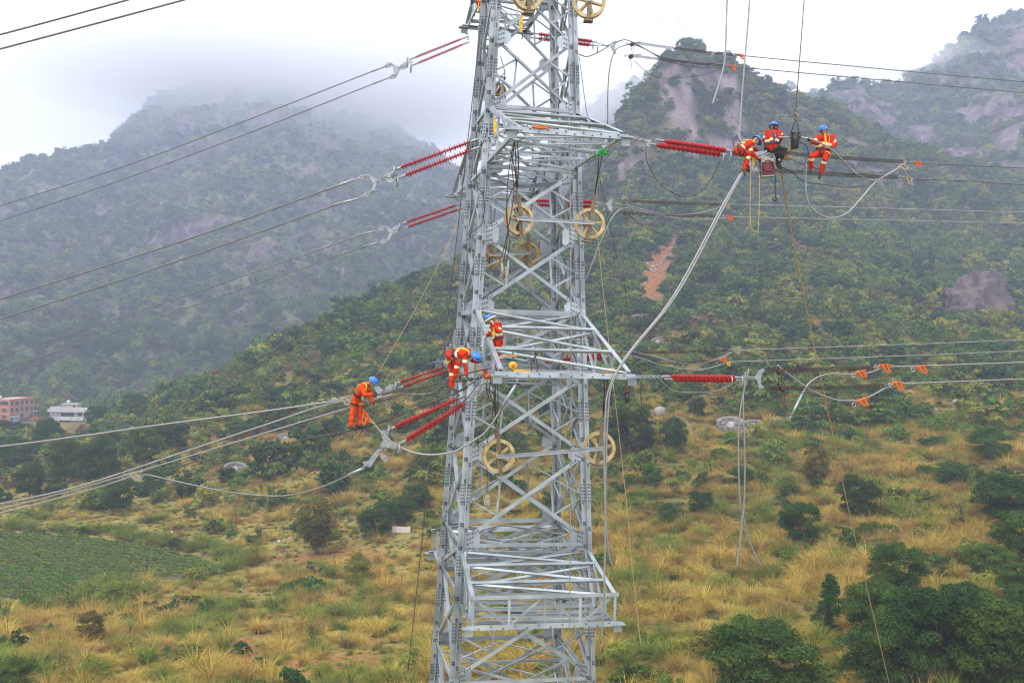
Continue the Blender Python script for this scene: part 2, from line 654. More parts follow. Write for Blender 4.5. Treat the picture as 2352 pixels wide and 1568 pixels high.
M_GROUND = attr_ground_mat("ground_soil_and_turf", 1.3, 1.0, 0.4, 0.9)
me = grid_mesh("hillside", GXX, GYY, GH)
put_color(me, c)
ground = obj("hillside", me, M_GROUND)
ground["kind"] = "structure"

# the valley floor reaches on to the horizon under everything
fx_ = np.linspace(-2300, 2300, 47)
fy_ = np.linspace(-400, 2300, 28)
FX, FY = np.meshgrid(fx_, fy_)
me = grid_mesh("ground", FX, FY, 0 * FX - 3.0)
put_color(me, np.ones((FX.size, 3)) * np.array([0.10, 0.10, 0.045]))
o = obj("ground", me, M_GROUND)
o["kind"] = "structure"

# ------------------------------------------------------------------ mountains beyond
def lerp_pts(pts, u):
    pts = [Vector(p) for p in pts]
    t = u * (len(pts) - 1)
    i = min(int(t), len(pts) - 2)
    return pts[i].lerp(pts[i + 1], t - i)


MTN = {}


def mountain(name, ridge, foot, nu, nv, noise, prof=1.25, back=260, gully=40, rock_bias=0.0, seed=0.0, rough=1.0, far=1.0):
    """a hill surface between its surveyed foot and skyline, falling away again behind the skyline"""
    rd = [WT(a_, b_, d_ * far) for a_, b_, d_ in ridge]
    ft = [WT(*p) for p in foot]
    V = np.zeros((nv + 8, nu, 3))
    for iu in range(nu):
        u = iu / (nu - 1)
        a, b = lerp_pts(ft, u), lerp_pts(rd, u)
        for iv in range(nv):
            t = iv / (nv - 1)
            V[iv, iu] = (a.x + (b.x - a.x) * t, a.y + (b.y - a.y) * t, a.z + (b.z - a.z) * t ** prof)
        for k in range(8):
            t = (k + 1) / 8
            V[nv + k, iu] = (b.x, b.y + back * t, b.z - (b.z + 20) * t ** 1.5)
    p = V.copy()
    tt = np.concatenate([np.linspace(0, 1, nv), np.linspace(1, 0, 8)])[:, None]
    damp = 0.25 + 0.75 * np.minimum(1, np.minimum(tt * 4, (1.0 - tt) * 5 + 0.28))
    g = np.abs(gnoise(np.stack([p[..., 0] / gully, p[..., 1] / (gully * 4), p[..., 2] / (gully * 5) + seed], -1)))
    V[..., 1] += damp * noise * (1.6 * (g - 0.3) + 0.7 * fbm(np.stack([p[..., 0] / 45, p[..., 2] / 45, p[..., 1] / 90 + seed], -1), 4))
    V[..., 2] += damp * noise * 0.35 * fbm(np.stack([p[..., 0] / 60, p[..., 1] / 60, p[..., 2] / 60 + seed], -1), 4)
    V[..., 2] += rough * 2.5 * gnoise(np.stack([p[..., 0] / 9, p[..., 1] / 20, p[..., 2] / 30 + seed], -1))
    v = V.reshape(-1, 3)
    i = np.arange((nv + 8) * nu).reshape(nv + 8, nu)
    q = np.stack([i[:-1, :-1], i[:-1, 1:], i[1:, 1:], i[1:, :-1]], -1).reshape(-1, 4)
    me = mesh_np(name, v, q)
    me.update()
    nrm = np.empty(len(v) * 3, np.float32)
    me.vertices.foreach_get("normal", nrm)
    nz_ = np.abs(nrm.reshape(-1, 3)[:, 2])
    rk_ = sstep(0.56, 0.40, nz_ + 0.45 * fbm(v / np.array([38, 60, 55]) + seed, 4) - rock_bias)
    base = np.array([0.055, 0.072, 0.032])
    alt = np.array([0.115, 0.115, 0.05])
    f = sstep(-0.3, 0.5, fbm(v / 50 + 9 + seed, 4))
    colr = base * (1 - f[:, None]) + alt * f[:, None]
    colr = colr * (1 - rk_[:, None]) + np.array([0.130, 0.098, 0.108]) * np.clip(1 + 0.8 * fbm(v / np.array([9, 16, 50]) + seed, 3), .4, 2)[:, None] * rk_[:, None]
    put_color(me, colr)
    o_ = obj(name, me, M_MTN)
    o_["kind"] = "structure"
    MTN[name] = (V, rk_.reshape(V.shape[:2]), nv)
    return o_


M_MTN = attr_ground_mat("mountain_scrub_and_rock", 0.16, 1.0, 0.22, 5.0)
mountain("mountain_left",
         [(-500, 520, 640), (0, 392, 700), (90, 372, 720), (180, 345, 750), (250, 325, 780), (310, 265, 820), (350, 230, 850), (450, 195, 880),
          (560, 165, 900), (650, 150, 920), (760, 200, 920), (860, 262, 900), (960, 322, 880), (1060, 390, 850), (1160, 450, 800), (1330, 540, 760)],
         [(-500, 990, 390), (-350, 975, 395), (-100, 965, 400), (0, 960, 400), (100, 955, 400), (200, 950, 405), (300, 940, 410), (400, 930, 415), (500, 915, 420),
          (620, 890, 420), (740, 850, 430), (850, 820, 430), (960, 780, 440), (1080, 730, 450), (1200, 700, 460), (1380, 680, 470)],
         260, 170, 30, prof=1.3, gully=55, rock_bias=-0.05, seed=1.7, far=1.35)
mountain("mountain_right",
         [(1800, 330, 640), (1880, 218, 650), (1950, 190, 680), (2050, 200, 700), (2120, 162, 720), (2180, 112, 740), (2250, 62, 760), (2352, 22, 780), (2800, -150, 800)],
         [(1750, 560, 560), (1850, 560, 560), (1950, 600, 540), (2050, 660, 500), (2150, 730, 450), (2250, 790, 400), (2352, 820, 370), (2500, 830, 350), (2900, 850, 330)],
         190, 140, 24, prof=1.1, gully=38, rock_bias=0.20, seed=5.1, far=1.2)
mountain("mountain_saddle",
         [(1180, 420, 960), (1330, 265, 920), (1400, 212, 880), (1460, 188, 860), (1520, 170, 860), (1620, 190, 860), (1750, 200, 860), (1900, 220, 860), (2000, 220, 880)],
         [(1180, 700, 560), (1330, 650, 540), (1400, 640, 540), (1460, 630, 540), (1520, 600, 560), (1620, 580, 600), (1750, 560, 640), (1900, 540, 660), (2000, 540, 680)],
         110, 80, 18, prof=1.2, gully=45, seed=8.3, far=1.15)
# ------------------------------------------------------------------ vegetation
def leaf_mat(name, c1, c2, dry_=None, objvar=0.18, hue=0.02):
    """leaf colour: per-leaf tint from the mesh, per-plant variation, a bit of light through the leaf"""
    m = bpy.data.materials.new(name)
    m.use_nodes = True
    nt = m.node_tree
    b = nt.nodes["Principled BSDF"]
    b.inputs["Roughness"].default_value = 0.6
    b.inputs["Specular IOR Level"].default_value = 0.08
    at = nt.nodes.new("ShaderNodeAttribute")
    at.attribute_name = "tint"
    mx = nt.nodes.new("ShaderNodeMixRGB")
    mx.inputs[1].default_value = (*c1, 1)
    mx.inputs[2].default_value = (*c2, 1)
    nt.links.new(at.outputs["Fac"], mx.inputs[0])
    oi = nt.nodes.new("ShaderNodeObjectInfo")
    hs = nt.nodes.new("ShaderNodeHueSaturation")
    mr = nt.nodes.new("ShaderNodeMapRange")
    mr.inputs[3].default_value = 1 - objvar
    mr.inputs[4].default_value = 1 + objvar
    nt.links.new(oi.outputs["Random"], mr.inputs[0])
    nt.links.new(mr.outputs[0], hs.inputs["Value"])
    ml = nt.nodes.new("ShaderNodeMath")
    ml.operation = 'MULTIPLY'
    ml.inputs[1].default_value = 7.31
    fr = nt.nodes.new("ShaderNodeMath")
    fr.operation = 'FRACT'
    nt.links.new(oi.outputs["Random"], ml.inputs[0])
    nt.links.new(ml.outputs[0], fr.inputs[0])
    mh = nt.nodes.new("ShaderNodeMapRange")
    mh.inputs[3].default_value = 0.5 - hue
    mh.inputs[4].default_value = 0.5 + hue
    nt.links.new(fr.outputs[0], mh.inputs[0])
    nt.links.new(mh.outputs[0], hs.inputs["Hue"])
    nt.links.new(mx.outputs[0], hs.inputs["Color"])
    nt.links.new(hs.outputs[0], b.inputs["Base Color"])
    tr = nt.nodes.new("ShaderNodeBsdfTranslucent")
    nt.links.new(hs.outputs[0], tr.inputs[0])
    ms = nt.nodes.new("ShaderNodeMixShader")
    ms.inputs[0].default_value = 0.22
    nt.links.new(b.outputs[0], ms.inputs[1])
    nt.links.new(tr.outputs[0], ms.inputs[2])
    out = nt.nodes["Material Output"]
    nt.links.new(ms.outputs[0], out.inputs[0])
    return m


L_DARK = leaf_mat("leaf_dark_green", (0.014, 0.043, 0.008), (0.056, 0.112, 0.018))
L_MID = leaf_mat("leaf_mid_green", (0.048, 0.1, 0.012), (0.15, 0.22, 0.03))
L_DEEP = leaf_mat("leaf_deep_green", (0.022, 0.062, 0.008), (0.088, 0.148, 0.018))
L_LIGHT = leaf_mat("leaf_yellow_green", (0.12, 0.16, 0.018), (0.27, 0.28, 0.04))
L_BROWN = leaf_mat("leaf_brown_scrub", (0.11, 0.078, 0.034), (0.205, 0.148, 0.06))
L_OLIVE = leaf_mat("leaf_olive", (0.06, 0.064, 0.014), (0.2, 0.16, 0.026))
L_BRIGHT = leaf_mat("leaf_bright_green", (0.085, 0.165, 0.012), (0.170, 0.270, 0.028), objvar=0.08)
L_GOLD = leaf_mat("grass_dry_gold", (0.27, 0.185, 0.028), (0.58, 0.42, 0.092), objvar=0.25, hue=0.012)
L_STRAW = leaf_mat("grass_russet", (0.23, 0.145, 0.034), (0.43, 0.285, 0.08), objvar=0.22, hue=0.01)
L_GGRASS = leaf_mat("grass_green", (0.075, 0.125, 0.012), (0.26, 0.285, 0.042), objvar=0.25, hue=0.015)
M_BARK = mat("bark", (0.085, 0.062, 0.045), 0.9, var=0.35, scale=6, bump=0.4)


def set_tint(me, vals):
    at = me.attributes.new("tint", 'FLOAT', 'POINT')
    at.data.foreach_set("value", np.asarray(vals, np.float32))


def leaves_mesh(name, cen, nrm, size, tint, rng, aspect=1.7):
    """one rhombic leaf (a quad, slightly folded) per centre"""
    n = len(cen)
    t = rng.normal(size=(n, 3))
    t -= nrm * (t * nrm).sum(1)[:, None]
    t /= np.linalg.norm(t, axis=1)[:, None] + 1e-9
    s = np.cross(nrm, t)
    sz = (size * rng.uniform(0.6, 1.35, n))[:, None]
    a = cen - t * sz * aspect / 2
    b = cen + s * sz * 0.5 - nrm * sz * 0.12
    c_ = cen + t * sz * aspect / 2 - nrm * sz * 0.18
    d = cen - s * sz * 0.5 - nrm * sz * 0.12
    v = np.stack([a, b, c_, d], 1).reshape(-1, 3)
    q = np.arange(n * 4).reshape(n, 4)
    me = mesh_np(name, v, q, smooth=False)
    set_tint(me, np.repeat(tint, 4))
    return me


def crown(rng, n_leaf, clumps, rx, rz, zc, leaf, cl_r=0.3, shape='round', shell=0.62):
    """leaf clumps spread through the crown's volume; returns centres, normals, tints, clump centres"""
    cc = []
    while len(cc) < clumps:
        p = rng.uniform(-1, 1, 3)
        r = np.linalg.norm(p)
        if r > 1 or r < shell * rng.uniform(0.4, 1):
            continue
        if shape == 'cone':
            k = 1 - (p[2] + 1) / 2
            p[:2] *= 0.18 + 1.0 * k
        if shape == 'vase':
            k = (p[2] + 1) / 2
            p[:2] *= 0.35 + 0.75 * k
        if shape == 'round' and p[2] < -0.8:
            continue
        cc.append(p * np.array([rx, rx, rz]) + np.array([0, 0, zc]))
    cc = np.array(cc)
    cr = cl_r * rng.uniform(0.6, 1.25, clumps)
    k = rng.choice(clumps, n_leaf, p=cr ** 2 / (cr ** 2).sum())
    d = rng.normal(size=(n_leaf, 3))
    d /= np.linalg.norm(d, axis=1)[:, None]
    d[:, 2] = np.where(d[:, 2] < -0.25, -d[:, 2], d[:, 2])
    rad = cr[k] * rng.uniform(0.55, 1.05, n_leaf)
    cen = cc[k] + d * rad[:, None] * np.array([1, 1, 0.72])
    nrm = d + 0.55 * rng.normal(size=(n_leaf, 3)) + np.array([0, 0, 0.35])
    nrm /= np.linalg.norm(nrm, axis=1)[:, None]
    ct = rng.uniform(0, 1, clumps)
    tint = np.clip(0.55 * ct[k] + 0.45 * rng.uniform(0, 1, n_leaf), 0, 1)
    return cen, nrm, tint, cc


def tuft_mesh(name, rng, n, h, spread, wid, plume=0.0, seg=3):
    """a fountain of arching blades"""
    V, Qd, T = [], [], []
    for i in range(n):
        az = rng.uniform(0, 2 * math.pi)
        L = h * rng.uniform(0.55, 1.15)
        lean = rng.uniform(0.05, 1.0) ** 0.8 * spread
        droop = rng.uniform(0.3, 1.3) * spread
        base = np.array([math.cos(az), math.sin(az), 0]) * rng.uniform(0, 0.16 * h)
        dirr = np.array([math.cos(az), math.sin(az), 0])
        side = np.array([-math.sin(az), math.cos(az), 0])
        tw = rng.uniform(-0.6, 0.6)
        side = side * math.cos(tw) + np.array([0, 0, 1]) * math.sin(tw)
        pts = []
        for s in range(seg + 1):
            t = s / seg
            ang = lean * 0.5 + droop * t * t
            if s == 0:
                p = base.copy()
            else:
                p = pts[-1][0] + (dirr * math.sin(ang) + np.array([0, 0, 1]) * math.cos(ang)) * L / seg
            w = wid * (1 - 0.8 * t) * rng.uniform(0.8, 1.2)
            pts.append((p, w))
        o = len(V)
        for p, w in pts:
            V += [p - side * w / 2, p + side * w / 2]
        tv = rng.uniform(0, 1)
        T += [tv] * (2 * (seg + 1))
        for s in range(seg):
            Qd.append((o + 2 * s, o + 2 * s + 1, o + 2 * s + 3, o + 2 * s + 2))
    me = mesh_np(name, np.array(V), np.array(Qd), smooth=False)
    set_tint(me, T)
    return me


def plant_collection(name, items):
    """plants kept as instance sources only (not placed in the scene themselves)"""
    cl = bpy.data.collections.new(name)
    for i, (me, m) in enumerate(items):
        me.materials.append(m)
        o = bpy.data.objects.new("%s_%02d" % (name, i), me)
        cl.objects.link(o)
    return cl


def scatter(name, label, pts, scl, rot, idx, cl, cat):
    """one 'stuff' object whose points carry plant instances"""
    me = bpy.data.meshes.new(name)
    n = len(pts)
    me.vertices.add(n)
    me.vertices.foreach_set("co", np.asarray(pts, np.float32).ravel())
    a = me.attributes.new("scl", 'FLOAT_VECTOR', 'POINT')
    a.data.foreach_set("vector", np.asarray(scl, np.float32).ravel())
    a = me.attributes.new("rot", 'FLOAT_VECTOR', 'POINT')
    a.data.foreach_set("vector", np.asarray(rot, np.float32).ravel())
    a = me.attributes.new("idx", 'INT', 'POINT')
    a.data.foreach_set("value", np.asarray(idx, np.int32))
    ng = bpy.data.node_groups.new(name, 'GeometryNodeTree')
    ng.interface.new_socket("Geometry", in_out='INPUT', socket_type='NodeSocketGeometry')
    ng.interface.new_socket("Geometry", in_out='OUTPUT', socket_type='NodeSocketGeometry')
    gi = ng.nodes.new("NodeGroupInput")
    go = ng.nodes.new("NodeGroupOutput")
    ip = ng.nodes.new("GeometryNodeInstanceOnPoints")
    ci = ng.nodes.new("GeometryNodeCollectionInfo")
    ci.inputs[0].default_value = cl
    ci.inputs["Separate Children"].default_value = True
    ci.inputs["Reset Children"].default_value = True
    ip.inputs["Pick Instance"].default_value = True

    def na(nm, t):
        x = ng.nodes.new("GeometryNodeInputNamedAttribute")
        x.data_type = t
        x.inputs[0].default_value = nm
        return x.outputs[0]
    ng.links.new(gi.outputs[0], ip.inputs["Points"])
    ng.links.new(ci.outputs[0], ip.inputs["Instance"])
    ng.links.new(na("idx", 'INT'), ip.inputs["Instance Index"])
    ng.links.new(na("rot", 'FLOAT_VECTOR'), ip.inputs["Rotation"])
    ng.links.new(na("scl", 'FLOAT_VECTOR'), ip.inputs["Scale"])
    ng.links.new(ip.outputs[0], go.inputs[0])
    o = obj(name, me)
    md = o.modifiers.new("scatter", 'NODES')
    md.node_group = ng
    o["kind"] = "stuff"
    tag(o, label, cat)
    return o


rng = np.random.default_rng(21)
bush_items = []
for k in range(3):
    for mtl in (L_DARK, L_MID, L_LIGHT, L_BROWN):
        cen, nr, ti, _ = crown(rng, 700, 17, 0.46, 0.40, 0.38, 0.1, cl_r=0.19, shape='round', shell=0.25)
        bush_items.append((leaves_mesh("bush_leaves", cen, nr, 0.072, ti, rng), mtl))
BUSH = plant_collection("bush_source", bush_items)           # index = 4*k + kind
tuft_items = []
for k in range(3):
    tuft_items.append((tuft_mesh("tuft", rng, 190, 0.95, 1.35, 0.021, seg=4), L_GOLD))
    tuft_items.append((tuft_mesh("tuft", rng, 180, 0.9, 1.45, 0.022, seg=4), L_STRAW))
    tuft_items.append((tuft_mesh("tuft", rng, 180, 0.9, 1.25, 0.022, seg=4), L_GGRASS))
TUFT = plant_collection("tuft_source", tuft_items)           # index = 3*k + kind


def rand_on_ground(n, x0, x1, y0, y1, rng):
    x = rng.uniform(x0, x1, n)
    y = rng.uniform(y0, y1, n)
    ok = (np.abs(x) < 0.60 * y + 12)           # only ground that can come into view
    return x[ok], y[ok]


CLEAR = []          # (x, y, r): spots kept free of plants (tombs, boulders, houses)


def keep(x, y, extra=0.0):
    ok = ~in_poly(x, y, FIELD) & (poly_dist(x, y, FIELD + [FIELD[0]]) > 1.2)
    for (cx, cy_, r) in CLEAR:
        ok &= np.hypot(x - cx, y - cy_) > r + extra
    return ok


def red_at(x, y):
    fx = np.clip(((x - GX0) / GS).astype(int), 0, len(gx) - 1)
    fy = np.clip(((y - GY0) / GS).astype(int), 0, len(gy) - 1)
    return red[fy, fx], rk[fy, fx], grn[fy, fx], tal[fy, fx]


def grow_ground_cover():
    rng = np.random.default_rng(5)
    # --- bushes over the near and middle slopes
    x, y = rand_on_ground(125000, GX0, GX1, 60, 680, rng)
    r_, k_, g_, t_ = red_at(x, y)
    nz2 = fbm(np.stack([x / 9, y / 9, 0 * x + 4], -1), 3)
    dens = np.clip(g_ * 1.1 - 0.12 + 0.45 * nz2, 0.0, 1) * (1 - r_) * (1 - 0.85 * k_)
    dens = np.where(y > 165, dens, dens * 0.6)
    ok = (rng.uniform(0, 1, len(x)) < dens) & keep(x, y, 2.2)
    x, y, g_ = x[ok], y[ok], g_[ok]
    n = len(x)
    s = rng.lognormal(0.0, 0.52, n) * np.where(y > 400, 4.2, np.where(y > 270, 3.1, 2.3))
    s = np.clip(s, 0.8, 8.5)
    s = np.where(y < 150, np.minimum(s, 2.6), s)
    spn = fbm(np.stack([x / 25, y / 25, 0 * x + 8], -1), 3)
    u = np.clip(rng.uniform(0, 1, n) * 0.75 + 0.25 * (spn + 0.5), 0, 1)
    kind = np.select([u < 0.34, u < 0.74, u < 0.91], [0, 1, 2], 3)
    z = HZ(x, y) - 0.12 * s
    scatter("scrub", "dense green and brown scrub covering the hillsides", np.stack([x, y, z], 1),
            np.stack([s * rng.uniform(.75, 1.3, n), s * rng.uniform(.75, 1.3, n), s * rng.uniform(0.65, 1.3, n)], 1), np.stack([rng.normal(0, .2, n), rng.normal(0, .2, n), rng.uniform(0, 6.28, n)], 1),
            kind + 4 * rng.integers(0, 3, n), BUSH, "scrub")
    print("bushes", n)
    # --- tall dry grass
    x, y = rand_on_ground(120000, -200, 210, 60, 360, rng)
    r_, k_, g_, t_ = red_at(x, y)
    nz2 = fbm(np.stack([x / 7, y / 7, 0 * x + 14], -1), 3)
    dens = np.clip(t_ * (1.05 - 0.55 * g_) + 0.42 * nz2 - 0.16, 0, 1) * (1 - 0.85 * r_) * (1 - k_)
    dens *= np.where(y < 170, 1.0, 0.62)
    bk = poly_dist(x, y, FIELD[0:5])
    bank = (bk < 5.0) & (bk > 1.3)
    dens = np.where(bank, np.maximum(dens, 0.95), dens)
    ok = (rng.uniform(0, 1, len(x)) < dens) & keep(x, y)
    x, y, g_, bank = x[ok], y[ok], g_[ok], bank[ok]
    n = len(x)
    s = np.clip(rng.lognormal(0.0, 0.3, n) * 1.7, 0.7, 2.9)
    u = np.clip(rng.uniform(0, 1, n) * 0.5 + 0.55 * (0.42 + fbm(np.stack([x / 9, y / 9, 0 * x + 31], -1), 3)) + 0.22 * (g_ - 0.2), 0, 1)
    kind = np.select([bank, u < 0.46, u < 0.58], [2, 0, 1], 2)
    z = HZ(x, y) - 0.06
    tilt = 0.12
    scatter("tall_grass", "tall dry golden grass in tufts on the slope", np.stack([x, y, z], 1),
            np.stack([s, s, s * rng.uniform(0.75, 1.15, n)], 1), np.stack([rng.normal(0, tilt, n), rng.normal(0, tilt, n), rng.uniform(0, 6.28, n)], 1),
            kind + 3 * rng.integers(0, 3, n), TUFT, "grass")
    print("tufts", n)
    # --- short grass
    x, y = rand_on_ground(90000, -150, 140, 60, 215, rng)
    r_, k_, g_, t_ = red_at(x, y)
    dens = np.clip(0.75 + 0.4 * fbm(np.stack([x / 5, y / 5, 0 * x + 24], -1), 3), 0, 1) * (1 - 0.9 * r_)
    ok = (rng.uniform(0, 1, len(x)) < dens) & keep(x, y)
    x, y, g_ = x[ok], y[ok], g_[ok]
    n = len(x)
    s = np.clip(rng.lognormal(0, 0.35, n) * 0.42, 0.15, 0.95)
    kind = np.select([rng.uniform(0, 1, n) < 0.42], [0], np.where(rng.uniform(0, 1, n) < 0.25, 1, 2))
    scatter("short_grass", "short yellow green grass covering the ground between tufts", np.stack([x, y, HZ(x, y) - 0.03], 1),
            np.stack([s * 1.5, s * 1.5, s], 1), np.stack([0 * x, 0 * x, rng.uniform(0, 6.28, n)], 1),
            kind + 3 * rng.integers(0, 3, n), TUFT, "grass")
    print("short", n)
    # --- rubble on the bare soil and the landslip
    x, y = rand_on_ground(90000, -120, 160, 60, 470, rng)
    r_, k_, g_, t_ = red_at(x, y)
    ok = (rng.uniform(0, 1, len(x)) < np.where(y > 240, 0.5, 0.10) * (r_ > .35)) & keep(x, y)
    x, y = x[ok], y[ok]
    n = len(x)
    s = np.clip(rng.lognormal(0, .5, n) * np.where(y > 240, .55, .16), .06, 1.6)
    scatter("rubble", "loose stones lying on the bare red soil", np.stack([x, y, HZ(x, y)], 1), np.stack([s, s * .8, s * .7], 1),
            np.stack([0 * x, 0 * x, rng.uniform(0, 6.28, n)], 1), rng.integers(0, 2, n), RUBBLE, "stones")
    print("rubble", n)
    # --- woods on the far mountains
    for nm, dens0, size in (("mountain_left", 42000, 4.3), ("mountain_right", 15000, 4.6), ("mountain_saddle", 6000, 5.0)):
        V, rkm, nv = MTN[nm]
        h, w = nv - 1 + 2, V.shape[1] - 1
        iu = rng.uniform(0, w, dens0)
        iv = rng.uniform(0, nv - 1 + 1.0, dens0)
        a, b = iu.astype(int), np.minimum(iv.astype(int), V.shape[0] - 2)
        fu, fv = (iu - a)[:, None], (iv - b)[:, None]
        p = V[b, a] * (1 - fu) * (1 - fv) + V[b, a + 1] * fu * (1 - fv) + V[b + 1, a] * (1 - fu) * fv + V[b + 1, a + 1] * fu * fv
        rr = rkm[b, a]
        d2 = np.clip(0.55 + 0.75 * fbm(p / 28, 3), 0.02, 1) * (1 - 0.9 * rr)
        top = iv > nv - 4
        d2 = np.where(top, np.maximum(d2, 0.5), d2)
        ok = rng.uniform(0, 1, dens0) < d2
        p, top = p[ok], top[ok]
        n = len(p)
        s = np.clip(rng.lognormal(0, 0.4, n) * size, 2, 14)
        u = np.clip(rng.uniform(0, 1, n) * 0.7 + 0.3 * (0.5 + fbm(p / 60 + 3, 3)), 0, 1)
        kind = np.select([u < 0.42, u < 0.8, u < 0.9], [0, 1, 2], 3)
        p[:, 2] -= s * 0.1
        scatter("woodland", {"mountain_left": "hazy woods on the mountain that rises into cloud beyond the houses",
                             "mountain_right": "hazy woods on the steep rocky mountain behind the crag",
                             "mountain_saddle": "faint misty woods on the ridge far behind the tower"}[nm], p,
                np.stack([s, s, s * rng.uniform(0.8, 1.5, n)], 1), np.stack([0 * s, 0 * s, rng.uniform(0, 6.28, n)], 1),
                kind + 4 * rng.integers(0, 3, n), BUSH, "woodland")


# ------------------------------------------------------------------ single trees
def tree_protos():
    rng = np.random.default_rng(77)
    P = {}

    def make(key, mtl, n, clumps, rx, rz, zc, leaf, cl_r, shape, shell=0.62, limbs=7, stems=1):
        cen, nr, ti, cc = crown(rng, n, clumps, rx, rz, zc, leaf, cl_r, shape, shell)
        cm = leaves_mesh("crown", cen, nr, leaf, ti, rng)
        cm.materials.append(mtl)
        mb = MB()
        for s_ in range(stems):
            a = rng.uniform(0, 6.28)
            off = Vector((math.cos(a), math.sin(a), 0)) * (0.03 if stems > 1 else 0)
            lean = Vector((rng.uniform(-.04, .04), rng.uniform(-.04, .04), 0)) + off * 3
            mb.tube([off + lean * t + Vector((0, 0, -0.06 + t * zc * 1.25)) for t in (0, .3, .6, 1)], [0.030 / stems ** .75, 0.024 / stems ** .75, 0.018 / stems ** .75, 0.008 / stems ** .75], 7)
        for i in rng.choice(len(cc), min(limbs, len(cc)), replace=False):
            e = Vector(cc[i])
            b0 = Vector((0, 0, zc * rng.uniform(0.3, 0.75)))
            mb.tube([b0, b0.lerp(e, .5) + Vector((0, 0, 0.02)), e], [0.013, 0.009, 0.004], 5)
        tm = mb.mesh("trunk")
        tm.materials.append(M_BARK)
        P[key] = (cm, tm)
    for i in range(4):
        make("round%d" % i, L_DARK, 17500, 68, 0.52, 0.47, 0.50, 0.0215, 0.160, 'round')
        make("mid%d" % i, L_DEEP, 17000, 66, 0.50, 0.47, 0.50, 0.0215, 0.160, 'round')
    make("tall0", L_OLIVE, 7000, 44, 0.30, 0.48, 0.5, 0.026, 0.14, 'round')
    make("conifer0", L_DARK, 7000, 60, 0.36, 0.48, 0.48, 0.022, 0.10, 'cone', limbs=10)
    make("bamboo0", L_OLIVE, 9000, 52, 0.58, 0.44, 0.55, 0.024, 0.15, 'vase', limbs=12, stems=9)
    make("thicket0", L_LIGHT, 10000, 64, 0.60, 0.38, 0.40, 0.024, 0.16, 'round', shell=0.3, limbs=8, stems=6)
    make("light0", L_LIGHT, 7000, 40, 0.46, 0.44, 0.48, 0.027, 0.17, 'round', limbs=6)
    make("bright0", L_BRIGHT, 5000, 34, 0.50, 0.42, 0.48, 0.034, 0.17, 'round', limbs=6)
    make("sparse0", L_LIGHT, 900, 40, 0.52, 0.40, 0.60, 0.026, 0.16, 'vase', limbs=24, stems=3)
    return P


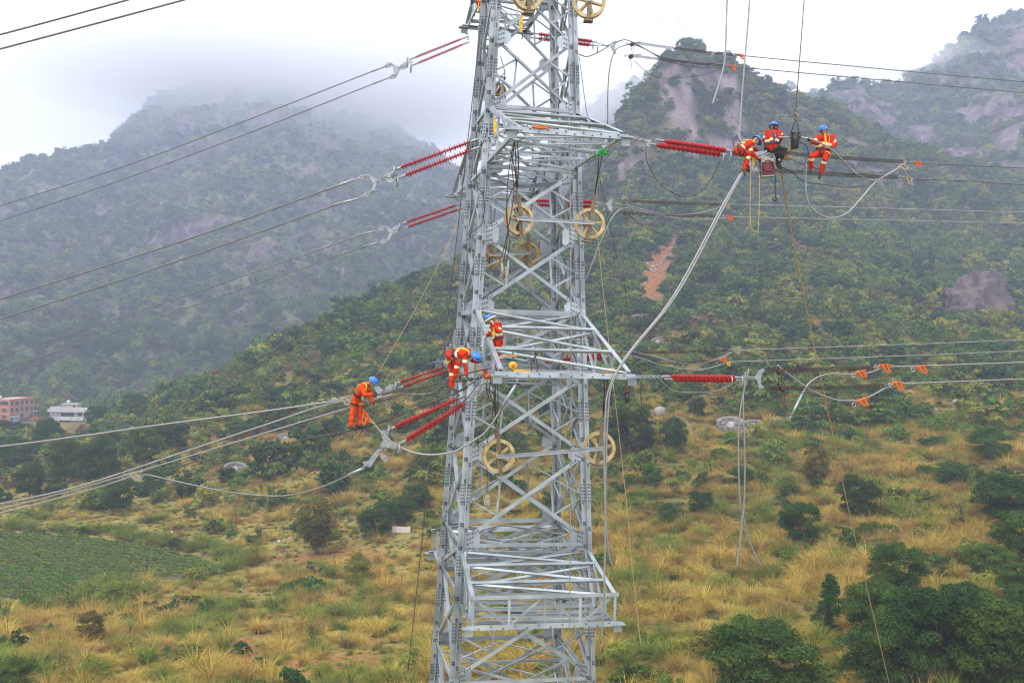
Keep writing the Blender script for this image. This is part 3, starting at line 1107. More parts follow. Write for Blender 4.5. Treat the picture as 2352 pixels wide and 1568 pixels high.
TREES = [  # base pixel x, y, crown width px, height px, prototype, label
    (1838, 1255, 100, 112, "round0", "round dark green tree alone in the golden grass near the two dangling cable tails"),
    (1970, 1196, 98, 108, "round1", "dark tree with bare fork showing under its crown in dry grass beside the tan rope"),
    (1873, 1118, 66, 100, "tall0", "tall narrow olive tree standing alone on the upper grass slope"),
    (2062, 1378, 145, 135, "mid0", "spreading grey green tree at the upper edge of the thicket beside the tan rope"),
    (1903, 1465, 84, 150, "conifer0", "slim dark conifer-like tree left of the thicket"),
    (1745, 1600, 285, 175, "mid1", "big broad yellow-tipped tree on the low slope beside the tower foot path"),
    (1698, 1460, 46, 52, "bright0", "small bright yellow green sapling above the big broad tree"),
    (2005, 1470, 150, 140, "mid2", "leafy green tree just behind the conifer-like tree in the thicket"),
    (2030, 1590, 200, 190, "round2", "large dark tree of the thicket that the tan rope passes in front of"),
    (2160, 1560, 235, 215, "round3", "large domed dark tree in the middle of the thicket"),
    (2300, 1600, 240, 215, "mid3", "large paler tree at the outer end of the thicket"),
    (2095, 1500, 170, 150, "mid1", "green tree filling the gap between conifer-like tree and domed dark tree"),
    (2240, 1520, 190, 160, "mid2", "yellowish green tree behind the domed dark tree"),
    (2340, 1480, 150, 150, "round2", "dark tree at the thicket's upper outer corner by reeds"),
    (2345, 1390, 120, 95, "mid3", "green tree among reeds between the thicket and the wide dark tree"),
    (2270, 1330, 130, 80, "mid0", "low green tree in grass under the wide dark tree"),
    (1640, 1520, 110, 80, "tall0", "brownish bush tree beside the big broad tree"),
    (2180, 1120, 90, 62, "mid2", "green bush tree on the slope left of the wide dark tree"),
    (2222, 1455, 150, 120, "round0", "dark bushy tree on the upper edge of the thicket by tall reeds"),
    (2310, 1200, 165, 120, "round1", "wide dark tree on the slope above the thicket and reeds"),
    (2345, 1290, 150, 120, "mid0", "tree half hidden below the wide dark tree above the thicket"),
    (2205, 1215, 80, 80, "sparse0", "bare twiggy little tree beside the wide dark tree"),
    (2140, 998, 70, 48, "bright0", "vivid lime green tree on the upper slope"),
    (1548, 1038, 66, 88, "round2", "dark upright tree on the slope below the round boulder"),
    (1445, 1048, 140, 115, "round3", "wide dark tree on the slope right behind the lower tower leg"),
    (1608, 1182, 60, 58, "round0", "small dark round bush tree by pale stalks halfway up the grass slope"),
    (1535, 1205, 58, 52, "mid1", "low dark bush tree on grass between tower and dangling cable tails"),
    (1495, 1120, 60, 55, "mid3", "green bush tree near the tower on the middle slope"),
    (1700, 1120, 70, 50, "mid2", "low spreading green tree below the stone tombs"),
    (1600, 960, 45, 50, "round1", "dark tree beside the stone tombs"),
    (2270, 1060, 110, 80, "mid1", "broad green tree on the upper slope beyond the lime green tree"),
    (275, 1180, 86, 84, "round0", "neat round dark tree standing on the lawn above the crop field"),
    (68, 1148, 72, 88, "round1", "dark tree at the lawn edge of the woods, outermost of them"),
    (225, 1120, 105, 130, "round2", "largest dark tree in the woods below the white house"),
    (150, 1110, 90, 105, "mid0", "green tree in the woods between the largest tree and the lawn edge"),
    (30, 1080, 80, 80, "mid3", "pale green tree in the woods beneath the bright cable"),
    (110, 1050, 80, 85, "round3", "dark tree in the woods below the stony track"),
    (330, 1075, 95, 95, "mid1", "broad leafy tree where the woods meet the grassy hill"),
    (395, 1040, 80, 75, "round0", "dark tree on the hill shoulder beside the woods"),
    (18, 1012, 66, 50, "round1", "dark tree directly below the brick house"),
    (112, 1008, 56, 54, "round2", "dark tree directly below the white house"),
    (222, 985, 58, 55, "round3", "dark tree leaning in front of the white house corner"),
    (310, 958, 66, 56, "round0", "dark tree beyond the white house at the mountain foot"),
    (405, 940, 58, 48, "round1", "dark tree at the mountain foot near the hill ridge"),
    (360, 935, 46, 36, "mid2", "pale tree at the mountain foot between two dark trees"),
    (120, 1185, 62, 48, "light0", "small light green tree on the lawn under the three cables"),
    (425, 1145, 52, 52, "round2", "dark round shrub tree beside the sagging cable's bend"),
    (352, 1122, 56, 42, "mid0", "bushy shrub tree beside the tilted old tomb"),
    (728, 1272, 155, 132, "bamboo0", "arching olive bamboo clump with a narrow base on the lawn"),
    (862, 1240, 88, 72, "round3", "round dark tree beside the pale fence sheet"),
    (912, 1206, 86, 72, "round1", "dark tree behind the pale fence sheet, middle one of three"),
    (957, 1172, 76, 62, "round0", "dark tree above the pale fence sheet, nearest the tower leg"),
    (820, 1338, 64, 72, "light0", "light green feathery young tree in short dry grass"),
    (476, 1414, 52, 38, "mid3", "tiny flat-topped tree alone on the bare yellow slope"),
    (205, 1480, 66, 84, "tall0", "slim green tree on the slope below the thicket by the crop field"),
    (215, 1570, 92, 66, "light0", "low light green tree near the bottom of the grassy slope"),
    (35, 1590, 110, 78, "mid2", "leafy green tree in the low corner of the slope"),
    (235, 1392, 150, 95, "thicket0", "pale feathery bamboo thicket at the edge of the crop field"),
    (330, 1378, 90, 62, "thicket0", "smaller feathery thicket with white scraps caught in it by the crop field"),
    (596, 1538, 36, 30, "mid0", "tiny sapling beside the bare orange soil path"),
    (716, 1478, 80, 70, "sparse0", "sparse thin-leaved tree on the yellow slope"),
    (765, 1012, 60, 58, "round2", "dark tree under the standing worker on the hillside"),
    (830, 1002, 52, 62, "mid1", "leafy tree beside the orange cable clamp on the hillside"),
    (540, 1010, 60, 45, "mid3", "green tree on the shoulder beneath the bright cable"),
    (640, 930, 60, 45, "round1", "dark tree on the hill shoulder behind the bright cable"),
    (470, 1000, 66, 55, "light0", "yellowish leafy tree near the bare soil of the hill shoulder"),
    (585, 1000, 55, 42, "mid0", "green tree next to the pale tomb rim on the shoulder"),
    (1000, 1090, 80, 60, "mid2", "green tree on the slope seen just outside the tower leg"),
    (1150, 1130, 70, 62, "mid3", "leafy tree seen through the tower bracing"),
]


def plant_trees():
    P = tree_protos()
    rr = random.Random(5)
    for (bx, by, wpx, hpx, key, label) in TREES:
        p = G(bx, by)
        d = p.y
        h = hpx * d / F
        wd = wpx * d / F
        cm, tm = P[key]
        wunit = {"r": 1.22, "m": 1.20, "t": .80, "c": .75, "b": 1.25, "l": 1.15, "s": 1.2}[key[0]]
        if key.startswith("thicket"):
            wunit = 1.4
        if key.startswith("tall"):
            wunit = .82
        r = empty("bamboo_clump" if key[:3] in ("bam", "thi") else "tree", (p.x, p.y, p.z - 0.05), label,
                  "bamboo" if key[:3] in ("bam", "thi") else "tree", None, (0, 0, rr.uniform(0, 6.28)))
        r.scale = (wd / wunit, wd / wunit, h)
        obj("trunk", tm, None, r)
        obj("crown", cm, None, r)
        CLEAR.append((p.x, p.y, wd * 0.22))
# ------------------------------------------------------------------ the lattice tower
YAW = R(11.2)
TCX, TCY = 0.20, 32.3
TW0, TK = 3.454, -0.0871          # leg spacing at camera height and its taper per metre of height
EX = Vector((math.cos(YAW), math.sin(YAW), 0))
EY = Vector((-math.sin(YAW), math.cos(YAW), 0))


def tw(z):
    return TW0 + TK * (z - ZC)


def T(lx, ly, z):
    """tower axes -> world: lx along the line, ly away from the camera"""
    return Vector((TCX, TCY, 0)) + EX * lx + EY * ly + Vector((0, 0, z))


def proj(p):
    d = p[1]
    x, z = p[0] / d, (p[2] - ZC) / d
    return 1176 + F * (x * CR + z * SR), 784 - F * (-x * SR + z * CR)


def z_front(py, sx=0):
    """height of the front face point seen at picture row py"""
    z = ZC
    for _ in range(8):
        h = tw(z) / 2
        p = T(sx * h, -h, z)
        z += (proj(p)[1] - py) * p.y / F
    return z


M_GALV = mat("galvanised_steel", (0.45, 0.50, 0.525), 0.38, 0.38, color2=(0.265, 0.31, 0.33), scale=1.4, objvar=0.2, detail=6)
M_GALV2 = mat("galvanised_dull", (0.44, 0.48, 0.50), 0.5, 0.3, color2=(0.34, 0.375, 0.39), scale=4.0, objvar=0.12)
M_BOLT = mat("bolt_steel", (0.085, 0.095, 0.105), 0.5, 0.6, var=0.2)

TOWER = empty("lattice_tower", T(0, 0, 8.0), "tall galvanised steel lattice tower with crossarms and bolted angle bracing", "pylon")
BOLTS = MB()


def angle_bar(p, q, s, nrm, name="brace", material=None, t=None, flip=1, ext=0.0, parent=None):
    """one rolled steel angle from p to q: a flange of width s in the face and one standing off it"""
    p, q = Vector(p), Vector(q)
    ax = (q - p).normalized()
    p, q = p - ax * ext, q + ax * ext
    n = (Vector(nrm) - ax * ax.dot(Vector(nrm))).normalized()
    w = n.cross(ax).normalized() * flip
    t = t or max(0.008, s * 0.09)
    prof = [w * (-s / 2), w * (s / 2), w * (s / 2) + n * (-t), w * (-s / 2 + t) + n * (-t), w * (-s / 2 + t) + n * (-s * 0.9), w * (-s / 2) + n * (-s * 0.9)]
    b = MB()
    b.prism([p + v for v in prof], q - p)
    return b.build(name, material or M_GALV, parent or TOWER)


def bolt(c, n, r=0.024, h=0.024):
    n = Vector(n).normalized()
    a = n.orthogonal().normalized()
    b = n.cross(a)
    c = Vector(c)
    vs_ = []
    for k in range(5):
        w = 2 * math.pi * k / 5
        e = (a * math.cos(w) + b * math.sin(w)) * r
        vs_ += [c + e, c + e + n * h]
    BOLTS.add(vs_, [(2 * k, 2 * ((k + 1) % 5), 2 * ((k + 1) % 5) + 1, 2 * k + 1) for k in range(5)] + [tuple(2 * k + 1 for k in range(5))])


def plate(c, u, v, w_, h_, n, name="gusset_plate", th=0.014, cut=0.0):
    c, u, v, n = Vector(c), Vector(u).normalized(), Vector(v).normalized(), Vector(n).normalized()
    hw, hh = w_ / 2, h_ / 2
    pts = [c - u * hw - v * hh, c + u * (hw - cut) - v * hh, c + u * hw - v * (hh - cut), c + u * hw + v * (hh - cut), c + u * (hw - cut) + v * hh, c - u * hw + v * hh] if cut else \
        [c - u * hw - v * hh, c + u * hw - v * hh, c + u * hw + v * hh, c - u * hw + v * hh]
    b = MB()
    b.prism([p - n * th / 2 for p in pts], n * th)
    return b.build(name, M_GALV, TOWER)


LEVELS_PY = [-330, -190, -60, 92, 250, 388, 541, 706, 862, 1042, 1240, 1358, 1552, 1760]
LV = [z_front(y) for y in LEVELS_PY] + [24.0, 18.0, 9.0]
FACES = [((-1, -1), (1, -1), -EY, EX), ((1, 1), (-1, 1), EY, -EX), ((-1, 1), (-1, -1), -EX, -EY), ((1, -1), (1, 1), EX, EY)]


def corner(s, z, inset=0.0):
    h = tw(z) / 2 - inset
    return T(s[0] * h, s[1] * h, z)


# legs: cruciform of two angles per corner, one piece per panel
for s in ((-1, -1), (1, -1), (-1, 1), (1, 1)):
    for a, b in zip(LV[:-1], LV[1:]):
        p, q = corner(s, a), corner(s, b)
        ax = q - p
        fl, th = 0.155, 0.022
        mbx = MB()
        for u, v in ((EX, EY), (EY, EX)):
            prof = [p - u * fl - v * th / 2, p + u * fl - v * th / 2, p + u * fl + v * th / 2, p - u * fl + v * th / 2]
            if u is EY:
                prof = [p - u * fl - v * th / 2, p - u * (th / 2 + .001) - v * th / 2, p - u * (th / 2 + .001) + v * th / 2, p - u * fl + v * th / 2]
                mbx.prism(prof, ax)
                prof = [p + u * fl - v * th / 2, p + u * (th / 2 + .001) - v * th / 2, p + u * (th / 2 + .001) + v * th / 2, p + u * fl + v * th / 2]
            mbx.prism(prof, ax)
        mbx.build("leg", M_GALV, TOWER)
        L = ax.length
        axn = ax.normalized()
        # stitch bolts along the flanges, denser at the splices
        nb = int(L / 0.55)
        for i in range(nb):
            for du in (-0.105, -0.055, 0.055, 0.105):
                t = (i + 0.3 + 0.25 * (du > 0)) / nb
                for dt in (0, 0.07):
                    if (i * 7 + int(du * 100)) % 3 == 0:
                        continue
                    c0 = p + ax * t + axn * dt * -1
                    bolt(c0 + EX * du - EY * th / 2, -EY)
                    if du < 0 and s[0] < 0:
                        bolt(c0 + EY * du - EX * th / 2, -EX)
    # splice plates on the outer flanges
    for a, b in zip(LV[2:-4], LV[3:-3]):
        for fr in (0.45,):
            c0 = corner(s, a + (b - a) * fr)
            axn = (corner(s, b) - corner(s, a)).normalized()
            for sg in (-1, 1):
                plate(c0 + EX * sg * 0.10 - EY * 0.021, EX, axn, 0.135, 0.62, -EY, "splice_plate", 0.016)
                for i in range(6):
                    for du in (-0.035, 0.035):
                        bolt(c0 + EX * (sg * 0.10 + du) + axn * (-0.26 + i * 0.104) - EY * 0.029, -EY)

# faces
for fi, (sa, sb, nrm, uu) in enumerate(FACES):
    for li in range(len(LV) - 2):
        z0, z1 = LV[li + 1], LV[li]             # lower, upper
        small = LEVELS_PY[min(li, 13)] < 200
        sz = 0.10 if small else 0.12
        a0, b0 = corner(sa, z0), corner(sb, z0)
        a1, b1 = corner(sa, z1), corner(sb, z1)
        e = nrm * 0.03
        g = 0.22                               # clear of the leg's centre line
        k = g / (b0 - a0).length
        p_a0, p_b0 = a0.lerp(b0, k) + e, b0.lerp(a0, k) + e
        p_a1, p_b1 = a1.lerp(b1, k) + e, b1.lerp(a1, k) + e
        zoff = Vector((0, 0, 0.16))
        p_a0, p_b0, p_a1, p_b1 = p_a0 + zoff, p_b0 + zoff, p_a1 - zoff, p_b1 - zoff
        angle_bar(p_a0, p_b1, sz, nrm, "diagonal_brace", flip=1)
        angle_bar(p_b0 - nrm * (sz * .9 + .012), p_a1 - nrm * (sz * .9 + .012), sz, -nrm, "diagonal_brace", flip=1)
        # gusset plates at the four ends
        for (c0, other) in ((a0, b0), (b0, a0)):
            u = (other - c0).normalized()
            plate(c0 + u * 0.34 + nrm * 0.012, u, Vector((0, 0, 1)), 0.40, 0.6 if li % 2 else 0.42, nrm, "gusset_plate", 0.016, 0.1)
            if fi in (0, 2):
                for i in range(4):
                    for j in range(3):
                        bolt(c0 + u * (0.16 + 0.075 * j) + Vector((0, 0, -0.24 + 0.15 * i + .03 * j)) + nrm * 0.02, nrm)
            for sg in (-1, 1):
                dv = ((b1 - a0) if other is b0 else (a1 - b0))
                dv = Vector((dv.x, dv.y, dv.z * sg)).normalized()
                for i in range(3):
                    bolt(c0 + u * 0.22 + zoff * sg + dv * (0.12 + 0.09 * i) + nrm * 0.05, nrm)
        if z1 - z0 < 1.2 or li < 1:
            continue
        # secondary members: posts between the diagonals and ties to the legs
        m1, m2 = p_a0.lerp(p_b1, 0.25), p_a1.lerp(p_b0, 0.25)      # left quarter points (low, high)
        m3, m4 = p_b0.lerp(p_a1, 0.25), p_b1.lerp(p_a0, 0.25)      # right quarter points
        back = -nrm * 0.15
        angle_bar(m1 + back, m2 + back, 0.06, nrm, "post")
        angle_bar(m3 + back, m4 + back, 0.06, nrm, "post", flip=-1)
        la, lb = corner(sa, (z0 * .5 + z1 * .5)).lerp(corner(sb, (z0 * .5 + z1 * .5)), k * .5), corner(sb, (z0 * .5 + z1 * .5)).lerp(corner(sa, (z0 * .5 + z1 * .5)), k * .5)
        dz = Vector((0, 0, (z1 - z0) * 0.02))
        angle_bar(m1 + back * .9, la - dz + back * .9, 0.052, nrm, "tie")
        angle_bar(m2 + back * .9, la + dz + back * .9, 0.052, nrm, "tie", flip=-1)
        angle_bar(m3 + back * .9, lb - dz + back * .9, 0.052, nrm, "tie", flip=-1)
        angle_bar(m4 + back * .9, lb + dz + back * .9, 0.052, nrm, "tie")
    # horizontal beams
    for py, s_ in ((250, 0.11), (388, 0.11), (718, 0.16), (858, 0.12), (1250, 0.12), (1364, 0.12), (1562, 0.12), (-60, .12)):
        z = z_front(py)
        a, b = corner(sa, z), corner(sb, z)
        k = 0.19 / (b - a).length
        angle_bar(a.lerp(b, k) + nrm * .045, b.lerp(a, k) + nrm * .045, s_, nrm, "horizontal_beam")

# plan bracing inside the tower at the beam levels
for py in (250, 388, 718, 858, 1250, 1364, 1562):
    z = z_front(py) - 0.1
    h = tw(z) / 2 - 0.15
    mids = [T(0, -h, z), T(h, 0, z), T(0, h, z), T(-h, 0, z)]
    for i in range(4):
        angle_bar(mids[i], mids[(i + 1) % 4] , 0.07, Vector((0, 0, 1)), "plan_brace", M_GALV)
    angle_bar(T(-h, -h, z - .12), T(h, h, z - .12), 0.07, Vector((0, 0, 1)), "plan_brace")
    angle_bar(T(h, -h, z - .24), T(-h, h, z - .24), 0.07, Vector((0, 0, 1)), "plan_brace")
    if py > 1000:
        for f in (-.5, .5):
            angle_bar(T(-h, f * h, z - .33), T(h, f * h, z - .33), 0.075, Vector((0, 0, 1)), "plan_brace")

ARM = {}


def crossarm(key, tip_px, tip_py, side, z_top, z_low, tip_h=0.0, L=None):
    """a pointed crossarm from the two legs of a face out to a cross beam; side -1 towards the camera"""
    nrm = EY * side
    # reach: the row of the tip fixes the height, the tip's picture column fixes how far it stands out
    if L is None:
        best = None
        for i in range(10, 80):
            l_ = i * 0.1
            zt = z_low
            h = tw(zt) / 2
            x_, y_ = proj(T(0, side * (h + l_), zt))
            e_ = abs(x_ - tip_px)
            if best is None or e_ < best[0]:
                best = (e_, l_)
        L = best[1]
    hl, hu = tw(z_low) / 2, tw(z_top) / 2
    A, B = T(-hl, side * hl, z_low), T(hl, side * hl, z_low)
    At, Bt = T(-hu, side * hu, z_top), T(hu, side * hu, z_top)
    tl, tr = T(-hl, side * (hl + L), z_low), T(hl, side * (hl + L), z_low)
    ARM[key] = (tl, tr, L)
    up = Vector((0, 0, 1))
    ul, ur = tl + up * (tip_h + 0.14), tr + up * (tip_h + 0.14)
    mbb = "crossarm_chord"
    angle_bar(A, tl, 0.115, -EX, mbb)
    angle_bar(B, tr, 0.115, EX, mbb, flip=-1)
    angle_bar(At, ul, 0.125, (nrm + up).normalized(), mbb)
    angle_bar(Bt, ur, 0.125, (nrm + up).normalized(), mbb, flip=-1)
    o = angle_bar(tl + nrm * .03, tr + nrm * .03, 0.145, nrm, "crossarm_beam", ext=0.18)
    for i in range(12):
        bolt(tl.lerp(tr, (i + .5) / 12) + nrm * .035 + up * (0.03 if i % 2 else -.03), nrm, 0.022)
    if tip_h > 0.2:
        angle_bar(ul + nrm * .03, ur + nrm * .03, 0.11, nrm, "crossarm_beam", ext=0.1)
        for f in (0.0, 0.25, 0.5, 0.75, 1.0):
            angle_bar(tl.lerp(tr, f) + nrm * .01, ul.lerp(ur, f) + nrm * .01, 0.08, nrm, "post")
        for f in (0, .25, .5, .75):
            a, b = (tl.lerp(tr, f), ul.lerp(ur, f + .25)) if f in (.25, .75) else (ul.lerp(ur, f), tl.lerp(tr, f + .25))
            angle_bar(a - nrm * .03, b - nrm * .03, 0.07, nrm, "diagonal_brace")
    # bottom plane
    fr = [0.0, 0.3, 0.58, 0.8, 1.0]
    for f0, f1 in zip(fr[:-1], fr[1:]):
        a0, b0, a1, b1 = A.lerp(tl, f0), B.lerp(tr, f0), A.lerp(tl, f1), B.lerp(tr, f1)
        if f0 > 0:
            angle_bar(a0 + up * .02, b0 + up * .02, 0.075, up, "crossarm_strut")
        angle_bar(a0 - up * .03, b1 - up * .03, 0.068, -up, "crossarm_diagonal")
        if f0 in (0.0, 0.58):
            angle_bar(b0 - up * .13, a1 - up * .13, 0.068, -up, "crossarm_diagonal")
    # top plane
    fr = [0.0, 0.33, 0.7, 1.0]
    for f0, f1 in zip(fr[:-1], fr[1:]):
        a0, b0, a1, b1 = At.lerp(ul, f0), Bt.lerp(ur, f0), At.lerp(ul, f1), Bt.lerp(ur, f1)
        nn = (nrm + up).normalized()
        if f0 > 0:
            angle_bar(a0 + nn * .02, b0 + nn * .02, 0.085, nn, "crossarm_strut")
        angle_bar(a0 - nn * .05, b1 - nn * .05, 0.068, nn, "crossarm_diagonal")
        if f0 < 0.5:
            angle_bar(b0 - nn * .13, a1 - nn * .13, 0.068, nn, "crossarm_diagonal", flip=-1)
    # side webs
    for lo0, lo1, u0, u1, n2 in ((A, tl, At, ul, -EX), (B, tr, Bt, ur, EX)):
        for f in (0.35, 0.7):
            angle_bar(lo0.lerp(lo1, f), u0.lerp(u1, f), 0.07, n2, "post")
        angle_bar(lo0.lerp(lo1, .35) - n2 * .05, u0.lerp(u1, .03) - n2 * .05, 0.07, n2, "tie")
        angle_bar(lo0.lerp(lo1, .7) - n2 * .05, u0.lerp(u1, .35) - n2 * .05, 0.07, n2, "tie")
    # hanger plates at the tips
    for p_, sg in ((tl, -1), (tr, 1)):
        plate(p_ + EX * sg * 0.12 - up * .02, EX, nrm, 0.36, 0.26, up, "hanger_plate", 0.03)
        plate(p_ + EX * sg * 0.10 - up * .14, EX, up, 0.24, 0.22, nrm, "hanger_plate", 0.025)


Z_ARM = {}


def arm_z(px, py, L):
    """height of a front arm's outer beam whose middle is seen at (px, py)"""
    z = ZC
    for _ in range(10):
        p = T(0, -(tw(z) / 2 + L), z)
        z += (proj(p)[1] - py) * p.y / F
    return z


z5 = arm_z(1310, 306, 4.8)
z0_ = arm_z(1300, 862, 4.75)
zb = arm_z(1251, 1436, 2.75)
z11 = z5 + (z5 - z0_) * 1.0
crossarm("top_front", 1310, 306, -1, z_front(250), z5, L=4.8)
crossarm("top_back", 0, 0, 1, z_front(250), z5, L=4.8)
crossarm("mid_front", 1300, 862, -1, z_front(712), z0_, L=4.75)
crossarm("mid_back", 0, 0, 1, z_front(712), z0_, L=4.75)
crossarm("low_front", 1251, 1436, -1, z_front(1262), zb, tip_h=0.7, L=2.75)
crossarm("low_back", 0, 0, 1, z_front(1262), zb, tip_h=0.7, L=2.75)
crossarm("high_front", 0, 0, -1, z11 + 1.7, z11, L=4.6)
crossarm("high_back", 0, 0, 1, z11 + 1.7, z11, L=4.6)
# climbing pegs and bolts
b_ = BOLTS.build("bolts", M_BOLT, TOWER)
b_["kind"] = "stuff"
print("tower parts", len(TOWER.children), "arm z", z5, z0_, zb)
# ------------------------------------------------------------------ line planes: every phase hangs in an upright plane through its arm tip
RDIR = Vector((0.937, 0.35, 0))
LDIR = Vector((-0.987, 0.163, 0))
PL = {}
for k_, (tl, tr, L_) in ARM.items():
    PL["L_" + k_] = (tl, LDIR)
    PL["R_" + k_] = (tr, RDIR)


def OP(plane, px, py):
    """point of an upright plane seen at a pixel; a bare number is a plain forward distance"""
    if isinstance(plane, (int, float)):
        return W(px, py, plane)
    p0, d = PL[plane] if isinstance(plane, str) else plane
    a = W(px, py, 1.0)
    t = (p0.x * d.y - p0.y * d.x) / (a.x * d.y - d.x)
    return W(px, py, t)


M_ALU = mat("aluminium_strand", (0.36, 0.36, 0.355), 0.45, 0.55, color2=(0.27, 0.27, 0.265), scale=30)
M_ALUM = mat("grey_aluminium_strand", (0.215, 0.215, 0.215), 0.45, 0.55, color2=(0.15, 0.15, 0.15), scale=20)
M_ALUD = mat("weathered_aluminium", (0.16, 0.155, 0.155), 0.5, 0.45, color2=(0.12, 0.115, 0.115), scale=20)
M_CHAIN = mat("oiled_chain_steel", (0.052, 0.046, 0.042), 0.5, 0.5, color2=(0.10, 0.06, 0.04), scale=25)
M_RED = mat("red_silicone_rubber", (0.38, 0.012, 0.012), 0.42, 0, var=0.15, scale=10, objvar=0.06)
M_CORE = mat("red_silicone_core", (0.30, 0.008, 0.012), 0.45, 0, var=0.15)
M_FIT = mat("galvanised_fitting", (0.40, 0.42, 0.435), 0.38, 0.5, color2=(0.24, 0.26, 0.275), scale=20)
M_ROPE = mat("tan_rope", (0.46, 0.35, 0.16), 0.9, 0, var=0.25, scale=40)
M_DROPE = mat("dark_wire_rope", (0.075, 0.065, 0.055), 0.7, 0.2, var=0.3, scale=30)
M_BROPE = mat("brown_sling", (0.05, 0.036, 0.028), 0.85, 0, var=0.3, scale=30)
M_ORANGE = mat("orange_paint", (0.72, 0.155, 0.012), 0.45, 0.1, color2=(0.48, 0.09, 0.012), scale=14)
M_YELLOW = mat("yellow_paint", (0.72, 0.43, 0.02), 0.45, 0.0, var=0.15, scale=12)
M_NYLON = mat("cream_nylon_sheave", (0.60, 0.47, 0.23), 0.5, 0, color2=(0.36, 0.25, 0.105), scale=5, objvar=0.06)
M_NYLOND = mat("stained_nylon_sheave", (0.52, 0.33, 0.11), 0.5, 0, color2=(0.34, 0.19, 0.06), scale=6)
M_RUST = mat("rusty_strap_steel", (0.235, 0.195, 0.135), 0.65, 0.35, color2=(0.15, 0.095, 0.055), scale=9)
M_BLACK = mat("black_rubber", (0.022, 0.022, 0.024), 0.6, 0, var=0.2)
M_IVORY = mat("ivory_clamp", (0.40, 0.37, 0.29), 0.5, 0.3, color2=(0.25, 0.215, 0.15), scale=15)


def wire(name, label, plane, pts, r=0.02, m=None, cat="cable", group=None, n=6, seg=8, parent=None):
    p3 = [OP(plane, *q) if len(q) == 2 else W(*q) for q in pts]
    p3 = spline(p3, seg) if len(p3) > 2 else [p3[0].lerp(p3[1], i / 12) for i in range(13)]
    b = MB()
    b.tube(p3, r, n)
    if parent is not None:
        return b.build(name, m or M_ALU, parent)
    return thing(name, b, m or M_ALU, label, cat, group)


# ---- insulators
def shed_mesh(R_, th):
    b = MB()
    b.lathe([(-th, 0.022), (-th * .4, R_ * .97), (0, R_), (th * .3, R_ * .97), (th, 0.026)], (0, 0, 0), (0, 0, 1), 10)
    me = b.mesh("shed")
    me.materials.append(M_RED)
    return me


SHED_A, SHED_B = shed_mesh(0.085, 0.022), shed_mesh(0.066, 0.018)


def insulator(p, q, label, big=1.0, pitch=0.072, group=None):
    """a composite string: rod, end fittings, alternating large and small sheds"""
    root = empty("insulator_string", p, label, "insulator", group)
    ax = (q - p)
    L = ax.length
    ax.normalize()
    b = MB()
    b.tube([p + ax * 0.12, q - ax * 0.12], 0.024 * big, 8)
    b.build("core_rod", M_CORE, root)
    for c_, d in ((p, ax), (q, -ax)):
        e = MB()
        e.lathe([(-0.08, 0.02), (-0.05, 0.03), (0.02, 0.03), (0.06, 0.036), (0.16, 0.036), (0.18, 0.028)], c_, c_ + d, 8)
        e.build("end_fitting", M_FIT, root)
    n = int((L - 0.42) / pitch)
    rot = ax.to_track_quat('Z', 'Y')
    for i in range(n):
        o = obj("shed", SHED_A if i % 2 else SHED_B, None, root)
        o.location = ax * (0.22 + (i + .5) * (L - 0.42) / n)
        o.rotation_mode = 'QUATERNION'
        o.rotation_quaternion = rot
        o.scale = (big, big, 1)
    return root


def link_chain(b, p, q, n, r=0.016, w=0.045):
    """shackles and links between two points, as rings turned alternately"""
    ax = (q - p)
    L = ax.length / n
    ax.normalize()
    s1 = ax.orthogonal().normalized()
    s2 = ax.cross(s1)
    for i in range(n):
        c_ = p + ax * L * (i + .5)
        s = s1 if i % 2 else s2
        h = L * .62
        pts = [c_ + ax * h * math.cos(t) + s * w * math.sin(t) for t in [2 * math.pi * k / 10 for k in range(11)]]
        b.tube(pts, r, 5, caps=False)


def hook_up(label, plane, a, c_, n=4):
    """the chain of shackles between an arm tip and a string"""
    p, q = (OP(plane, *a) if not isinstance(a, Vector) else a), (OP(plane, *c_) if not isinstance(c_, Vector) else c_)
    b = MB()
    link_chain(b, p, q, n)
    return thing("shackle_chain", b, M_FIT, label, "shackle")


def yoke(label, plane, pts, holes=(), thick=0.03, name="yoke_plate"):
    """a flat yoke plate cut to its outline, with clevis lugs and bolts on its corners"""
    p3 = [OP(plane, *q) for q in pts]
    d = PL[plane][1]
    nrm = d.cross(Vector((0, 0, 1))).normalized()
    c0 = sum(p3, Vector()) / len(p3)
    root = empty(name, c0, label, "yoke")
    b = MB()
    b.prism([p - nrm * thick / 2 for p in p3], nrm * thick)
    b.build("plate", M_FIT, root)
    for q in holes:
        c_ = OP(plane, *q)
        e = MB()
        e.lathe([(-0.05, 0.03), (0.05, 0.03)], c_ - nrm * 0.0, c_ + nrm, 8)
        e.build("pin", M_FIT, root)
    return root


def ring(label, plane, c_, Rr=0.13, tilt=0.4, group=None):
    p = OP(plane, *c_)
    d = PL[plane][1].copy()
    ax = (d + Vector((0.2, -1.0, 0.15)) * tilt).normalized()
    b = MB()
    b.torus(p, ax, Rr, 0.024, 22, 6)
    b.tube([p - ax.orthogonal().normalized() * Rr, p + ax.orthogonal().normalized() * Rr], 0.012, 5)
    return thing("corona_ring", b, M_FIT, label, "ring", group)


